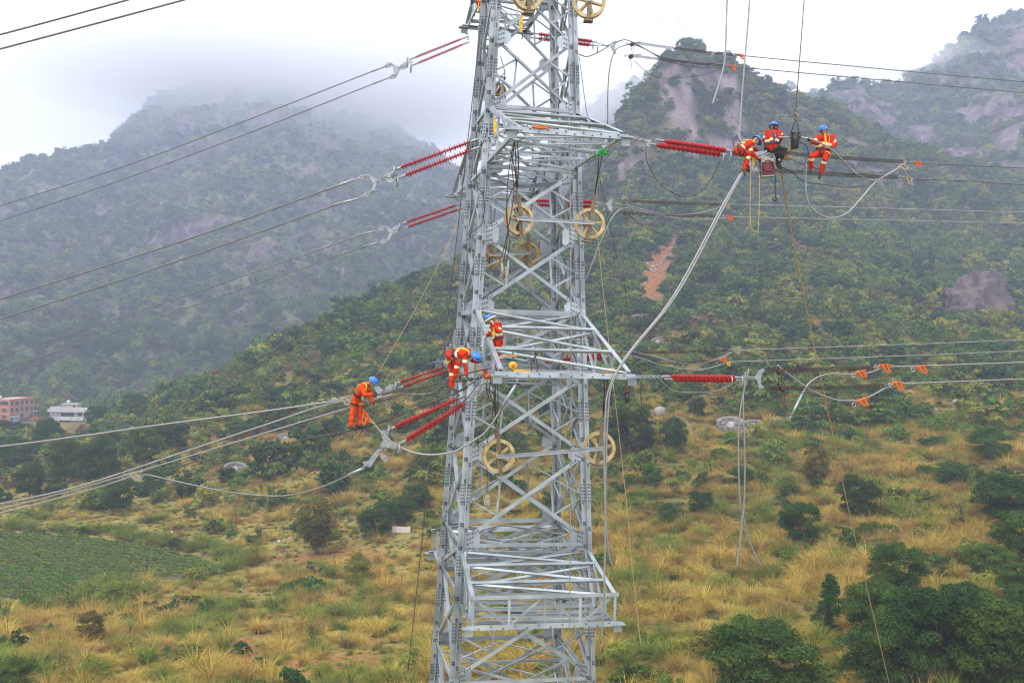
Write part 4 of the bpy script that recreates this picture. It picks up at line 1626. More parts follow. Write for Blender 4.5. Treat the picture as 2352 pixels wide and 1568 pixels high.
def sleeve_wire(label, plane, link_a, pts, sl_len=0.55, r=0.021, m=None, group=None, name="conductor"):
    """a conductor with its compression dead-end sleeve at the first point"""
    p3 = [OP(plane, *q) if len(q) == 2 else W(*q) for q in pts]
    s3 = spline(p3, 10) if len(p3) > 2 else [p3[0].lerp(p3[1], i / 16) for i in range(17)]
    root = empty(name, s3[0], label, "conductor", group)
    b = MB()
    b.tube(s3, r, 6)
    b.build("strand", m or M_ALUM, root)
    ax = (s3[1] - s3[0]).normalized()
    s = MB()
    s.tube([s3[0] - ax * .02, s3[0] + ax * sl_len], r * 1.55, 8)
    s.tube([s3[0] + ax * sl_len * 1.02, s3[0] + ax * (sl_len * 1.02 + .04)], r * 1.62, 8)
    s.build("dead_end_sleeve", M_FIT, root)
    e = MB()
    if link_a is not None:
        link_chain(e, OP(plane, *link_a), s3[0], 2, 0.015, 0.04)
        e.build("clevis_link", M_FIT, root)
    rm = MB()
    rm.tube([s3[0] + ax * (sl_len + .03), s3[0] + ax * (sl_len + .055)], r * 1.7, 8)
    rm.build("red_mark", M_RED, root)
    return root


def chain_run(label, plane, a, c_, r=0.024, sag=0.03):
    """a hoist's load chain drawn as separate oval links"""
    p, q = OP(plane, *a), OP(plane, *c_)
    n = int((q - p).length / 0.075)
    b = MB()
    ax = (q - p).normalized()
    s1 = ax.orthogonal().normalized()
    s2 = ax.cross(s1)
    for off in (-0.03, 0.03):
        for i in range(n):
            t = (i + .5) / n
            cc = p.lerp(q, t) + Vector((0, 0, -sag * 4 * t * (1 - t))) + Vector((0, 0, off))
            s = s1 if i % 2 else s2
            h = 0.05
            pts = [cc + ax * h * math.cos(w) + s * 0.026 * math.sin(w) for w in [2 * math.pi * k / 6 for k in range(7)]]
            b.tube(pts, 0.009, 4, caps=False)
    return thing("load_chain", b, M_CHAIN, label, "chain")


def hoist(label, plane, c_, ang=0.0, s=1.0, m=None, lever=(0.3, 0.25)):
    """a lever chain hoist: round gear case, frame, handle, top and bottom hooks, slack chain"""
    p = OP(plane, *c_)
    d = PL[plane][1]
    nrm = d.cross(Vector((0, 0, 1))).normalized()
    up = Vector((0, 0, 1))
    root = empty("lever_hoist", p, label, "hoist")
    b = MB()
    b.lathe([(-0.07 * s, 0.05 * s), (-0.06 * s, 0.085 * s), (0.04 * s, 0.085 * s), (0.07 * s, 0.06 * s)], p, p + nrm, 12)
    b.box(p + nrm * 0.05 * s, (0.16 * s, 0.05 * s, 0.12 * s))
    b.build("gear_case", m or M_CHAIN, root)
    h = MB()
    h.tube([p + nrm * .09 * s, p + nrm * .1 * s + d * lever[0] * s * .5 + up * lever[1] * s * .5, p + nrm * .1 * s + d * lever[0] * s + up * lever[1] * s], [0.014, 0.016, 0.02], 6)
    h.build("handle", m or M_CHAIN, root)
    for sg in (-1, 1):
        k = MB()
        c0 = p + d * sg * 0.1 * s
        k.tube([c0 + d * sg * t[0] * s + up * t[1] * s for t in ((0, 0), (.06, 0), (.1, .035), (.15, .03), (.17, -.01), (.14, -.045), (.1, -.03))], 0.013 * s, 6)
        k.build("hook", M_CHAIN, root)
    ch = MB()
    for j, (dx, ln) in enumerate(((-.03, .3), (.05, .42))):
        for i in range(int(ln / 0.05)):
            cc = p + d * dx * s - up * (0.06 + i * 0.05) * s
            sd = d if i % 2 else nrm
            ch.tube([cc + up * .032 * math.cos(w) + sd * .018 * math.sin(w) for w in [2 * math.pi * k / 6 for k in range(7)]], 0.007, 4, caps=False)
    ch.build("slack_chain", M_CHAIN, root)
    return root


def grip(label, plane, c_, ang, s=1.0, m=None, group=None):
    """a come-along wire grip: two cheek jaws on the cable, a lever plate and a pulling eye"""
    p = OP(plane, *c_)
    d = PL[plane][1] if isinstance(plane, str) else Vector((1, 0, 0))
    if d.x < 0:
        d = -d
    up = Vector((0, 0, 1))
    nrm = d.cross(up).normalized()
    u = d * math.cos(ang) + up * math.sin(ang)
    v = up * math.cos(ang) - d * math.sin(ang)
    root = empty("wire_grip", p, label, "clamp", group)

    def P(a, b_, c2=0.0):
        return p + u * a * s + v * b_ * s + nrm * c2 * s
    b = MB()
    b.prism([P(-.19, .012, -.028), P(.17, .012, -.028), P(.19, .03, -.028), P(.13, .055, -.028), P(-.15, .055, -.028)], nrm * .056 * s)
    b.build("upper_jaw", m or M_ORANGE, root)
    b = MB()
    b.prism([P(-.15, -.05, -.024), P(.11, -.05, -.024), P(.14, -.008, -.024), P(-.17, -.008, -.024)], nrm * .048 * s)
    b.build("lower_jaw", m or M_ORANGE, root)
    b = MB()
    b.prism([P(-.02, .05, .034), P(.03, .05, .034), P(.15, -.13, .034), P(.10, -.15, .034)], nrm * .018 * s)
    b.build("lever_plate", m or M_ORANGE, root)
    b = MB()
    b.prism([P(-.15, .04, .034), P(-.10, .05, .034), P(.02, -.10, .034), P(-.03, -.12, .034)], nrm * .018 * s)
    b.build("lever_plate", m or M_ORANGE, root)
    b = MB()
    b.prism([P(-.05, -.135, .034), P(.14, -.165, .034), P(.15, -.13, .034), P(-.03, -.10, .034)], nrm * .018 * s)
    b.build("draw_bar", m or M_ORANGE, root)
    b = MB()
    b.torus(P(-.27, -.02), nrm, 0.055 * s, 0.014 * s, 12, 5)
    b.build("pulling_eye", M_FIT, root)
    return root


# ================= left side
G_COND = None
hook_up("silver shackles joining the high back crossarm to its left red strings", "L_high_back", ARM["high_back"][0], (1075, 92))
insulator(OP("L_high_back", 1070, 86), OP("L_high_back", 944, 136), "upper red insulator string just under the pale cloud, left of the tower's high crossarm")
insulator(OP("L_high_back", 1074, 98), OP("L_high_back", 951, 149), "lower red insulator string just under the pale cloud, left of the tower's high crossarm")
ring("corona ring on the high left insulator strings, upper of the two", "L_high_back", (935, 144), 0.2)
ring("smaller corona ring on the high left insulator strings", "L_high_back", (944, 158), 0.15)
yoke("white yoke plate of the high left pair below the cloud", "L_high_back", [(900, 146), (906, 150), (921, 156), (912, 174), (906, 172)], [(902, 149), (918, 157), (909, 171)])
sleeve_wire("highest grey conductor falling left across the cloudy mountain", "L_high_back", (899, 148), [(884, 153), (589, 268), (300, 377), (0, 473), (-400, 596)])
sleeve_wire("second grey conductor falling left across the cloudy mountain, below the highest one", "L_high_back", (908, 173), [(890, 180), (589, 299), (300, 406), (0, 507), (-400, 632)])
sleeve_wire("upper bare cable crossing the white sky corner above the clouded mountain", "L_high_front", None, [(900, -170), (424, -36), (295, 0), (0, 80), (-300, 155)], r=0.026, m=M_ALUD)
sleeve_wire("lower bare cable crossing the white sky corner above the clouded mountain", "L_high_front", None, [(905, -135), (640, -60), (424, 0), (0, 113), (-300, 190)], r=0.026, m=M_ALUD)

hook_up("silver shackles joining the front upper crossarm to its left red strings", "L_top_front", ARM["top_front"][0], (1108, 322), 6)
yoke("small triangular link plate by the left end of the front upper crossarm", "L_top_front", [(1124, 312), (1142, 314), (1130, 333)], [(1126, 314)])
insulator(OP("L_top_front", 1094, 321), OP("L_top_front", 907, 390), "upper red spiky insulator string at the left end of the front upper crossarm", 1.0)
insulator(OP("L_top_front", 1096, 340), OP("L_top_front", 918, 408), "lower red spiky insulator string at the left end of the front upper crossarm", 1.0)
ring("large corona ring on the front upper left strings", "L_top_front", (903, 396), 0.15)
ring("corona ring dangling lower on the front upper left strings", "L_top_front", (912, 418), 0.13)
yoke("grey link plate between corona rings and white yoke, front upper left", "L_top_front", [(884, 402), (903, 392), (905, 418), (890, 420)], [(887, 404)])
yoke("white V-shaped yoke plate of the front upper left pair", "L_top_front", [(845, 402), (852, 402), (868, 414), (860, 440), (854, 441), (858, 424)], [(848, 404), (866, 415), (857, 438)])
sleeve_wire("upper front conductor running down left past the misty slopes, with long sleeve", "L_top_front", (846, 403), [(812, 413), (687, 459), (400, 560), (0, 687), (-300, 780)], 0.75)
sleeve_wire("lower front conductor running down left past the misty slopes, with long sleeve", "L_top_front", (856, 440), [(823, 456), (765, 473), (400, 602), (0, 733), (-300, 826)], 0.75)

hook_up("silver shackles joining the back upper crossarm to its left red strings", "L_top_back", ARM["top_back"][0], (1062, 468), 2)
insulator(OP("L_top_back", 1058, 468), OP("L_top_back", 925, 513), "upper thin red insulator string left of the tower in front of the rock faces")
insulator(OP("L_top_back", 1062, 478), OP("L_top_back", 928, 524), "lower thin red insulator string left of the tower in front of the rock faces")
ring("corona ring on the thin strings in front of the rock faces", "L_top_back", (916, 522), 0.15)
yoke("white V-shaped yoke plate in front of the rock faces", "L_top_back", [(884, 519), (889, 519), (905, 532), (893, 554), (888, 554), (894, 535)], [(887, 521), (903, 532), (890, 552)])
sleeve_wire("upper back conductor sloping down left over the scrubby mountain foot", "L_top_back", (886, 520), [(862, 530), (821, 543), (400, 688), (0, 817), (-300, 906)], 0.6)
sleeve_wire("lower back conductor sloping down left over the scrubby mountain foot", "L_top_back", (890, 553), [(868, 557), (830, 569), (400, 717), (0, 849), (-300, 938)], 0.6)

hook_up("silver shackles behind the bent worker at the back middle crossarm", "L_mid_back", ARM["mid_back"][0], (1036, 843), 2)
insulator(OP("L_mid_back", 1032, 840), OP("L_mid_back", 910, 880), "upper red string between the standing worker and the bent worker")
insulator(OP("L_mid_back", 1038, 848), OP("L_mid_back", 917, 890), "lower red string between the standing worker and the bent worker")
ring("bright corona ring beside the standing worker's yoke", "L_mid_back", (908, 886), 0.16)
yoke("small link plates joining the strings by the standing worker to his yoke", "L_mid_back", [(884, 890), (896, 882), (906, 884), (900, 896), (888, 900)], [(887, 892)])
yoke("white yoke plate at the hands of the standing worker", "L_mid_back", [(858, 890), (868, 886), (880, 895), (876, 912), (870, 916), (858, 918), (868, 905)], [(861, 890), (877, 899), (862, 916)])
wire("earth_wire", "thin pale wire sagging under the strings beside the standing worker", "L_mid_back", [(921, 901), (951, 905), (990, 902), (1015, 884), (1036, 857)], 0.012, M_ALU, "wire")

hook_up("dark clevis links between the high left strings and their yoke", "L_high_back", (946, 142), (916, 157), 3)
hook_up("dark clevis links between the front upper left strings and their yoke", "L_top_front", (910, 399), (866, 416), 4)
hook_up("dark clevis links between the thin rock-face strings and their yoke", "L_top_back", (926, 519), (902, 532), 3)
hook_up("clevis links between the strings and the standing worker's yoke", "L_mid_back", (912, 885), (878, 899), 3)
yoke("grey link plate beside the high left corona ring", "L_high_back", [(918, 150), (934, 142), (938, 154), (924, 162)], [(921, 154)])
yoke("grey link plate beside the rock-face corona ring", "L_top_back", [(900, 524), (914, 516), (918, 530), (905, 536)], [(903, 528)])
for lab, pl, q in (("steel adjuster link on the highest left conductor", "L_high_back", (893, 150)), ("steel adjuster link on the second left conductor", "L_high_back", (903, 176)),
                   ("steel adjuster link on the upper front left conductor", "L_top_front", (831, 408)), ("steel adjuster link on the lower front left conductor", "L_top_front", (843, 447)),
                   ("steel adjuster link on the upper back left conductor", "L_top_back", (876, 525)), ("steel adjuster link on the lower back left conductor", "L_top_back", (881, 555))):
    x_, y_ = q
    yoke(lab, pl, [(x_ - 9, y_ + 1), (x_ - 2, y_ - 6), (x_ + 8, y_ - 5), (x_ + 9, y_ - 1), (x_ + 2, y_ + 5), (x_ - 7, y_ + 6)], [(x_ - 5, y_ + 2), (x_ + 5, y_ - 3)], 0.04, "adjuster_link")

# front middle left: the phase being strung
insulator(OP("L_mid_front", 1066, 909), OP("L_mid_front", 894, 986), "upper thick red insulator string hanging loose under the bent worker", 1.15)
insulator(OP("L_mid_front", 1082, 917), OP("L_mid_front", 921, 1018), "lower thick bright red insulator string below the bent worker", 1.3)
hook_up("bundle of shackles tying the thick red strings to the platform's left corner", "L_mid_front", (1118, 872), (1084, 914), 5)
yoke("white perforated link plate under the platform's left corner", "L_mid_front", [(1098, 884), (1112, 880), (1116, 893), (1104, 902), (1092, 900)], [(1102, 888), (1108, 895)])
yoke("white V-shaped yoke plate below the orange clamp, tilted", "L_mid_front", [(872, 988), (884, 988), (903, 1020), (915, 1022), (912, 1030), (872, 1026), (880, 1010)], [(878, 992), (908, 1024), (878, 1020)])
yoke("tilted link plates that carry the sagging cable's sleeve", "L_mid_front", [(838, 1070), (832, 1060), (846, 1058), (868, 1030), (880, 1028), (852, 1072)], [(842, 1066), (872, 1034)])
yoke("small hanging link plate under the tilted yoke", "L_mid_front", [(876, 1042), (888, 1046), (892, 1056), (884, 1060), (876, 1052)], [(884, 1050)])
ring("corona ring dangling at the end of the thick upper string", "L_mid_front", (892, 988), 0.12)
ring("corona ring at the end of the thick lower string", "L_mid_front", (916, 1030), 0.12)
sleeve_wire("silver cable sagging in a deep curve above the dry grass, left of the tower", "L_mid_front", (842, 1068), [(832, 1076), (742, 1117), (673, 1136), (603, 1138), (510, 1127), (418, 1108), (325, 1087), (306, 1087)], 0.4, 0.026)
wire("jumper_cable", "big silver loop from the orange clamp round under the thick strings up to the platform", "L_mid_front",
     [(760, 918), (785, 918), (803, 921), (820, 931), (838, 949), (857, 970), (885, 1003), (915, 1024), (951, 1039), (997, 1044), (1044, 1036), (1064, 1026), (1108, 998), (1134, 967), (1163, 918), (1180, 888)], 0.026, M_ALU, "cable")
sl = MB(); sl.tube([OP("L_mid_front", 1148, 944), OP("L_mid_front", 1163, 918), OP("L_mid_front", 1184, 884)], 0.04, 8); sl.tube([OP("L_mid_front", 1184, 884), OP("L_mid_front", 1189, 870)], 0.015, 6)
thing("jumper_sleeve", sl, M_FIT, "white compression sleeve hooked under the platform beam, end of the silver loop", "sleeve")
grip("orange wire grip on the silver loop below the standing worker", "L_mid_front", (842, 957), R(-55), 1.25)
grip("ivory wire grip where the sagging cable meets the left conductors", "L_mid_front", (312, 1088), R(12), 1.3, M_IVORY)
grip("ivory wire grip beside the standing worker's knees", "L_mid_front", (795, 915), R(8), 1.2, M_IVORY)
wire("conductor", "brightest thick cable running left from the standing worker over the woods", "L_mid_front", [(795, 917), (600, 945), (362, 976), (200, 999), (0, 1025), (-250, 1052)], 0.025, M_ALU, "conductor")
wire("conductor", "middle one of three cables dropping left over the lawn, from below the standing worker", "L_mid_front", [(849, 921), (761, 926), (608, 976), (400, 1045), (186, 1115), (0, 1157), (-250, 1205)], 0.024, M_ALU, "conductor")
wire("conductor", "third cable passing under the standing worker's boots and down over the lawn", "L_mid_front", [(900, 905), (798, 937), (668, 976), (380, 1064), (297, 1088), (150, 1130), (0, 1168), (-250, 1222)], 0.022, M_ALU, "conductor")
wire("conductor", "lowest cable leaving the ivory grip down over the crop field corner", "L_mid_front", [(312, 1091), (200, 1126), (0, 1178), (-250, 1236)], 0.022, M_ALU, "conductor")
wire("wire_rope", "dark pulling rope from the ivory grip up to the platform corner", "L_mid_front", [(320, 1086), (500, 1050), (853, 976), (940, 944), (1037, 906), (1117, 860)], 0.014, M_DROPE, "rope")
wire("wire_rope", "dark taut rope the standing worker leans on, upper one", "L_mid_front", [(800, 919), (834, 913), (871, 906), (982, 886), (1107, 868)], 0.017, M_DROPE, "rope")
wire("wire_rope", "dark taut rope passing behind the standing worker's thighs", "L_mid_front", [(775, 951), (857, 926), (990, 884), (1091, 853), (1130, 845)], 0.016, M_DROPE, "rope")
wire("wire_rope", "dark rope under the boots of the standing and bent workers", "L_mid_front", [(700, 1008), (775, 995), (830, 983), (869, 970), (950, 940), (1037, 906), (1075, 890)], 0.018, M_DROPE, "rope")
wire("rope", "thin brown wire curving along the thick red string", "L_mid_front", [(1100, 880), (1060, 925), (990, 948), (940, 975), (905, 987)], 0.012, M_BROPE, "rope")

# ================= right side
hook_up("silver shackles from the front upper crossarm tip to the crew's red strings", "R_top_front", ARM["top_front"][1] + EX * .2, (1486, 324), 6)
yoke("small link plate holding the crew's two red strings", "R_top_front", [(1480, 320), (1496, 322), (1490, 338), (1482, 334)], [(1484, 324)])
insulator(OP("R_top_front", 1512, 322), OP("R_top_front", 1680, 347), "upper dense red insulator string leading to the crew of three", 1.1)
insulator(OP("R_top_front", 1494, 331), OP("R_top_front", 1668, 356), "lower dense red insulator string leading to the crew of three", 1.1)
ring("corona ring on the crew's strings, hanging lower", "R_top_front", (1660, 364), 0.14)
ring("corona ring on the crew's strings by the crouching worker's hip", "R_top_front", (1677, 360), 0.14)
yoke("steel yoke frame the crew of three sits around", "R_top_front", [(1690, 351), (1716, 353), (1756, 346), (1758, 352), (1724, 364), (1732, 384), (1766, 391), (1762, 396), (1726, 392), (1712, 362), (1690, 357)], [(1695, 354), (1758, 348), (1764, 394)])
chain_run("upper long load chain beside the seated worker", "R_top_front", (1770, 348), (2075, 371))
chain_run("lower long load chain under the seated worker's boots", "R_top_front", (1760, 390), (2060, 407))
grip("orange wire grip at the far end of the upper long chain", "R_top_front", (2108, 375), R(0), 0.9)
grip("steel wire grip at the far end of the lower long chain", "R_top_front", (2086, 411), R(-5), 1.1, M_IVORY)
grip("steel wire grip where the crew's two cable loops meet", "R_top_front", (2072, 382), R(35), 1.1, M_IVORY)
wire("conductor", "upper taut conductor running right from the crew's chains", "R_top_front", [(2070, 373), (2108, 375), (2230, 380), (2352, 386), (2700, 398)], 0.020, M_ALUD, "conductor")
wire("conductor", "lower taut conductor running right from the crew's chains", "R_top_front", [(2060, 407), (2105, 411), (2230, 416), (2352, 424), (2700, 440)], 0.020, M_ALUD, "conductor")
wire("cable", "thick cable bending from the black press down past the seated worker", "R_top_front", [(1788, 316), (1830, 315), (1858, 319, 28.30), (1876, 325, 28.25), (1907, 342, 28.35), (1937, 370, 28.75), (1965, 398), (2005, 414), (2040, 401), (2072, 380)], 0.026, M_ALU, "cable")
wire("cable", "cable loop hanging down below the seated worker's boots", "R_top_front", [(1852, 377), (1851, 438), (1864, 478), (1904, 500), (1943, 491), (1978, 456), (2013, 417), (2066, 388), (2085, 405)], 0.025, M_ALU, "cable")
wire("wire_rope", "thin dark loop drooping under the crew's red strings", "R_top_front", [(1483, 338), (1487, 373), (1514, 421), (1549, 445), (1579, 452), (1610, 441), (1636, 408), (1655, 368)], 0.013, M_DROPE, "rope")
wire("rope", "knotted dark rope slung below the lower chain from the red machine", "R_top_front", [(1760, 370), (1785, 380), (1815, 393), (1836, 410), (1853, 418), (1900, 425), (1940, 430), (1985, 428)], 0.014, M_DROPE, "rope")
wire("rope", "dark safety line from the black press along the seated worker's shins", "R_top_front", [(1790, 350), (1830, 372), (1852, 380), (1900, 393), (1960, 399), (2040, 396)], 0.011, M_DROPE, "rope")
wire("hose", "black hydraulic hose looping from the red machine up to the press", "R_top_front", [(1752, 372), (1770, 362), (1800, 356), (1822, 342), (1837, 328), (1852, 336), (1858, 362), (1852, 380), (1838, 396)], 0.013, M_BLACK, "hose")
wire("cable", "loose cable end hanging from above beside the crag, ending in mid air", "R_top_front", [(1672, -60), (1670, 0), (1665, 131), (1652, 190), (1636, 241)], 0.024, M_ALU, "cable")
wire("cable", "long pale cable coming down from above to the crouching worker's back", "R_top_front", [(1726, -60), (1722, 0), (1717, 66), (1706, 197), (1697, 324), (1695, 345)], 0.024, M_ALU, "cable")
wire("cable", "first long cable swooping from the crouching worker's boot back to the tower platform", "R_mid_front",
     [(1706, 396), (1662, 477), (1584, 626), (1531, 709), (1465, 788), (1426, 841), (1404, 889), (1397, 942), (1392, 1060), (1390, 1250), (1386, 1390), (1381, 1475)], 0.026, M_ALU, "cable")
wire("cable", "second long cable swooping from the crouching worker's boot back to the tower platform", "R_mid_front",
     [(1701, 399), (1655, 480), (1577, 628), (1524, 712), (1459, 791), (1421, 845), (1398, 895), (1391, 945), (1388, 1060), (1391, 1180), (1398, 1265), (1407, 1300)], 0.026, M_ALU, "cable")
wire("rope", "tan haul rope running from the crew down to the thicket", "R_top_front", [(1790, 366), (1806, 462, 31), (1825, 569, 33), (1864, 766, 37), (1908, 976, 42), (1948, 1165, 48), (1996, 1371, 55), (2042, 1568, 62), (2062, 1660, 66)], 0.026, M_ROPE, "rope")
wire("hoist_rope", "thin hoisting rope dropping from above to the black press", "R_top_front", [(1850, -60), (1847, 0), (1831, 210), (1826, 266)], 0.014, M_DROPE, "rope")
wire("guy_line", "faint thin line falling from the tower top towards the crouching worker", "R_top_front", [(1483, 0), (1606, 167), (1720, 312)], 0.0045, M_DROPE, "line")
wire("guy_line", "faint thin line falling from the tower top towards the seated worker", "R_top_front", [(1520, 0), (1636, 123), (1820, 263), (1868, 312)], 0.005, M_DROPE, "line")
wire("rope", "brown rope loop hanging below the red machine", "R_top_front", [(1724, 388), (1723, 503), (1729, 528), (1735, 531), (1742, 521), (1745, 400)], 0.013, M_ROPE, "rope")
hk = MB()
for i in range(12):
    cc = OP("R_top_front", 1781, 392 + i * 5)
    sdv = RDIR if i % 2 else RDIR.cross(Vector((0, 0, 1)))
    hk.tube([cc + Vector((0, 0, .036 * math.cos(w))) + sdv * .022 * math.sin(w) for w in [2 * math.pi * k / 6 for k in range(7)]], 0.010, 4, caps=False)
pk = OP("R_top_front", 1781, 453)
hk.tube([pk + RDIR * a + Vector((0, 0, b)) for a, b in ((0, .04), (0, 0), (.05, -.05), (.02, -.1), (-.06, -.09), (-.08, -.05))], 0.024, 6)
thing("hanging_chain_hook", hk, M_CHAIN, "black chain with a hook dangling straight down below the red machine", "hook")

hook_up("silver shackles at the right corner of the front platform", "R_mid_front", ARM["mid_front"][1] + EX * .2, (1520, 865), 6)
insulator(OP("R_mid_front", 1526, 864), OP("R_mid_front", 1700, 867), "horizontal bright red string right of the platform, upper one of two", 1.0)
insulator(OP("R_mid_front", 1532, 870), OP("R_mid_front", 1702, 873), "horizontal bright red string right of the platform, lower one of two", 1.0)
ring("corona ring by the two dangling cable tails, larger one", "R_mid_front", (1680, 875), 0.14)
ring("corona ring by the two dangling cable tails, nearer the yoke", "R_mid_front", (1704, 876), 0.14)
yoke("white angular yoke plate right of the dangling tails", "R_mid_front", [(1733, 868), (1744, 850), (1752, 846), (1756, 852), (1749, 858), (1746, 880), (1754, 888), (1750, 893), (1742, 890), (1738, 874)], [(1737, 869), (1752, 849), (1749, 890)])
hook_up("silver links between the horizontal red strings and the angular yoke", "R_mid_front", (1706, 868), (1736, 868), 2)
chain_run("upper dark load chain right of the angular yoke", "R_mid_front", (1762, 848), (2010, 843))
chain_run("lower dark load chain right of the angular yoke", "R_mid_front", (1760, 891), (2040, 884))
hoist("black lever hoist on the upper chain beside the angular yoke", "R_mid_front", (1792, 853), 0, 1.1, lever=(-0.15, -0.38))
hoist("black lever hoist on the lower chain with slack chain hanging", "R_mid_front", (1798, 890), 0, 1.2, lever=(0.25, 0.05))
grip("orange wire grip at the far end of the upper dark chain", "R_mid_front", (2032, 841), R(2), 1.25)
grip("orange wire grip alone further out on the upper conductor", "R_mid_front", (2116, 844), R(8), 1.2)
grip("orange wire grip on the loose cable's horizontal stretch", "R_mid_front", (1977, 855), R(14), 1.15)
grip("orange wire grip at the far end of the lower dark chain", "R_mid_front", (2062, 881), R(6), 1.15)
grip("orange wire grip at the bottom of the drooping cable", "R_mid_front", (1980, 920), R(18), 1.2)
wire("conductor", "upper conductor leaving right above the tombs", "R_mid_front", [(2004, 843), (2116, 840), (2230, 836), (2352, 832), (2700, 822)], 0.021, M_ALU, "conductor")
wire("conductor", "lower conductor leaving right above the tombs", "R_mid_front", [(2030, 885), (2064, 881), (2200, 876), (2352, 870), (2700, 858)], 0.021, M_ALU, "conductor")
wire("cable", "loose cable end with long silver sleeve pointing down at the grass", "R_mid_front", [(2028, 843), (2005, 853), (1988, 857), (1966, 860), (1915, 858), (1883, 864), (1858, 880), (1842, 905)], 0.024, M_ALU, "cable")
sl = MB(); sl.tube([OP("R_mid_front", 1842, 905), OP("R_mid_front", 1826, 937), OP("R_mid_front", 1818, 954)], [0.034, 0.036, 0.036], 8); sl.tube([OP("R_mid_front", 1818, 954), OP("R_mid_front", 1812, 963)], 0.017, 6); sl.torus(OP("R_mid_front", 1811, 962), (0, 1, 0), 0.05, 0.014, 12, 5)
thing("cable_sleeve", sl, M_FIT, "silver compression sleeve with an eye on the loose cable's end", "sleeve")
wire("cable", "drooping cable between the black hoist and the lower orange grip", "R_mid_front", [(1785, 838), (1810, 858), (1848, 886), (1883, 905), (1921, 918), (1953, 920), (1978, 918), (2004, 907), (2042, 887), (2064, 882)], 0.024, M_ALU, "cable")
wire("rope", "thin black rope sagging under the drooping cable", "R_mid_front", [(1756, 893), (1788, 919), (1823, 946), (1862, 954), (1902, 956), (1940, 950), (1960, 938)], 0.012, M_DROPE, "rope")
wire("earth_wire", "thin pale wire sagging below the horizontal red strings", "R_mid_front", [(1515, 872), (1550, 897), (1604, 901), (1650, 896), (1685, 880)], 0.010, M_ALU, "wire")
wire("cable", "dangling cable tail crossing over to the left at its bottom", "R_mid_front", [(1712, 854), (1709, 889), (1707, 937), (1711, 1048), (1709, 1159), (1705, 1191), (1700, 1242), (1691, 1305)], 0.023, M_ALU, "cable")
wire("cable", "dangling cable tail crossing over to the right at its bottom", "R_mid_front", [(1720, 848), (1712, 880), (1699, 953), (1696, 1032), (1699, 1143), (1707, 1184), (1721, 1242), (1746, 1299)], 0.023, M_ALU, "cable")

for nm, lab, ya, yb in (("R_mid_back", "level with the platform", 0, 0),):
    insulator(ARM["mid_back"][1] + EX * 0.45 + Vector((0, 0, .05)), OP("R_mid_back", 1392, 812), "red string half hidden behind the platform's right leg, upper one", 1.1)
    insulator(ARM["mid_back"][1] + EX * 0.45 - Vector((0, 0, .1)), OP("R_mid_back", 1394, 820), "red string half hidden behind the platform's right leg, lower one", 1.1)
yoke("white yoke plate seen behind the platform's slanted chord", "R_mid_back", [(1396, 815), (1404, 806), (1412, 804), (1412, 828), (1404, 826)], [(1399, 815)])
hoist("rusty lever hoist behind the platform's tip", "R_mid_back", (1424, 811), 0, 1.1, M_RUST, lever=(0.1, 0.35))
chain_run("thin chain from the rusty hoist across the green slope, upper", "R_mid_back", (1434, 809), (1690, 804))
chain_run("thin chain across the green slope, lower one behind the loose cables", "R_mid_back", (1434, 836), (1660, 828))
grip("ivory wire grip on the uppermost line over the green slope", "R_mid_back", (1690, 803), R(8), 1.2, M_IVORY)
grip("orange wire grip below the ivory one over the green slope", "R_mid_back", (1660, 824), R(20), 1.2)
grip("yellow wire grip next to the orange one over the green slope", "R_mid_back", (1672, 832), R(-12), 0.9, M_YELLOW)
wire("conductor", "upper conductor of the back middle phase over the green slope", "R_mid_back", [(1690, 804), (1900, 797), (2153, 788), (2352, 780), (2700, 764)], 0.020, M_ALU, "conductor")
wire("conductor", "lower conductor of the back middle phase over the green slope", "R_mid_back", [(1670, 831), (1900, 823), (2153, 814), (2352, 805), (2700, 788)], 0.020, M_ALU, "conductor")
wire("cable", "loose upper cable bowing between the rusty hoist and the ivory grip", "R_mid_back", [(1420, 814), (1448, 807), (1502, 818), (1559, 833), (1604, 835), (1642, 826), (1690, 805)], 0.023, M_ALU, "cable")
wire("cable", "loose lower cable bowing between the rusty hoist and the yellow grip", "R_mid_back", [(1412, 818), (1454, 818), (1518, 837), (1591, 849), (1629, 845), (1674, 831)], 0.023, M_ALU, "cable")

insulator(ARM["top_back"][1] + EX * .2, OP("R_top_back", 1372, 464), "upper red string crossing behind the tower above the pulleys", 1.15)
insulator(ARM["top_back"][1] + EX * .2 - Vector((0, 0, .16)), OP("R_top_back", 1370, 474), "lower red string crossing behind the tower above the pulleys", 1.15)
hook_up("silver links between the back upper strings and their yoke", "R_top_back", (1374, 468), (1394, 470), 2)
yoke("white angular yoke plate right of the cream pulley", "R_top_back", [(1392, 470), (1402, 457), (1408, 459), (1404, 470), (1407, 484), (1401, 487)], [(1395, 471), (1404, 460), (1403, 484)])
hoist("rusty lever hoist right of the cream pulley, upper", "R_top_back", (1433, 461), 0, 1.0, M_RUST, lever=(.35, -.05))
hoist("black lever hoist right of the cream pulley, lower", "R_top_back", (1436, 489), 0, 1.0, lever=(.38, -.25))
chain_run("dark chain of the back upper phase, upper one", "R_top_back", (1443, 461), (1660, 469))
chain_run("dark chain of the back upper phase, lower one", "R_top_back", (1445, 489), (1655, 496))
grip("ivory wire grip near the swooping cables, back upper phase", "R_top_back", (1668, 469), R(0), 1.2, M_IVORY)
grip("orange wire grip near the swooping cables, back upper phase", "R_top_back", (1676, 498), R(-3), 1.1)
wire("conductor", "upper conductor of the back upper phase running right below the crew", "R_top_back", [(1660, 469), (1900, 475), (2352, 488), (2700, 498)], 0.020, M_ALU, "conductor")
wire("conductor", "lower conductor of the back upper phase running right below the crew", "R_top_back", [(1670, 498), (1900, 503), (2352, 513), (2700, 522)], 0.020, M_ALU, "conductor")
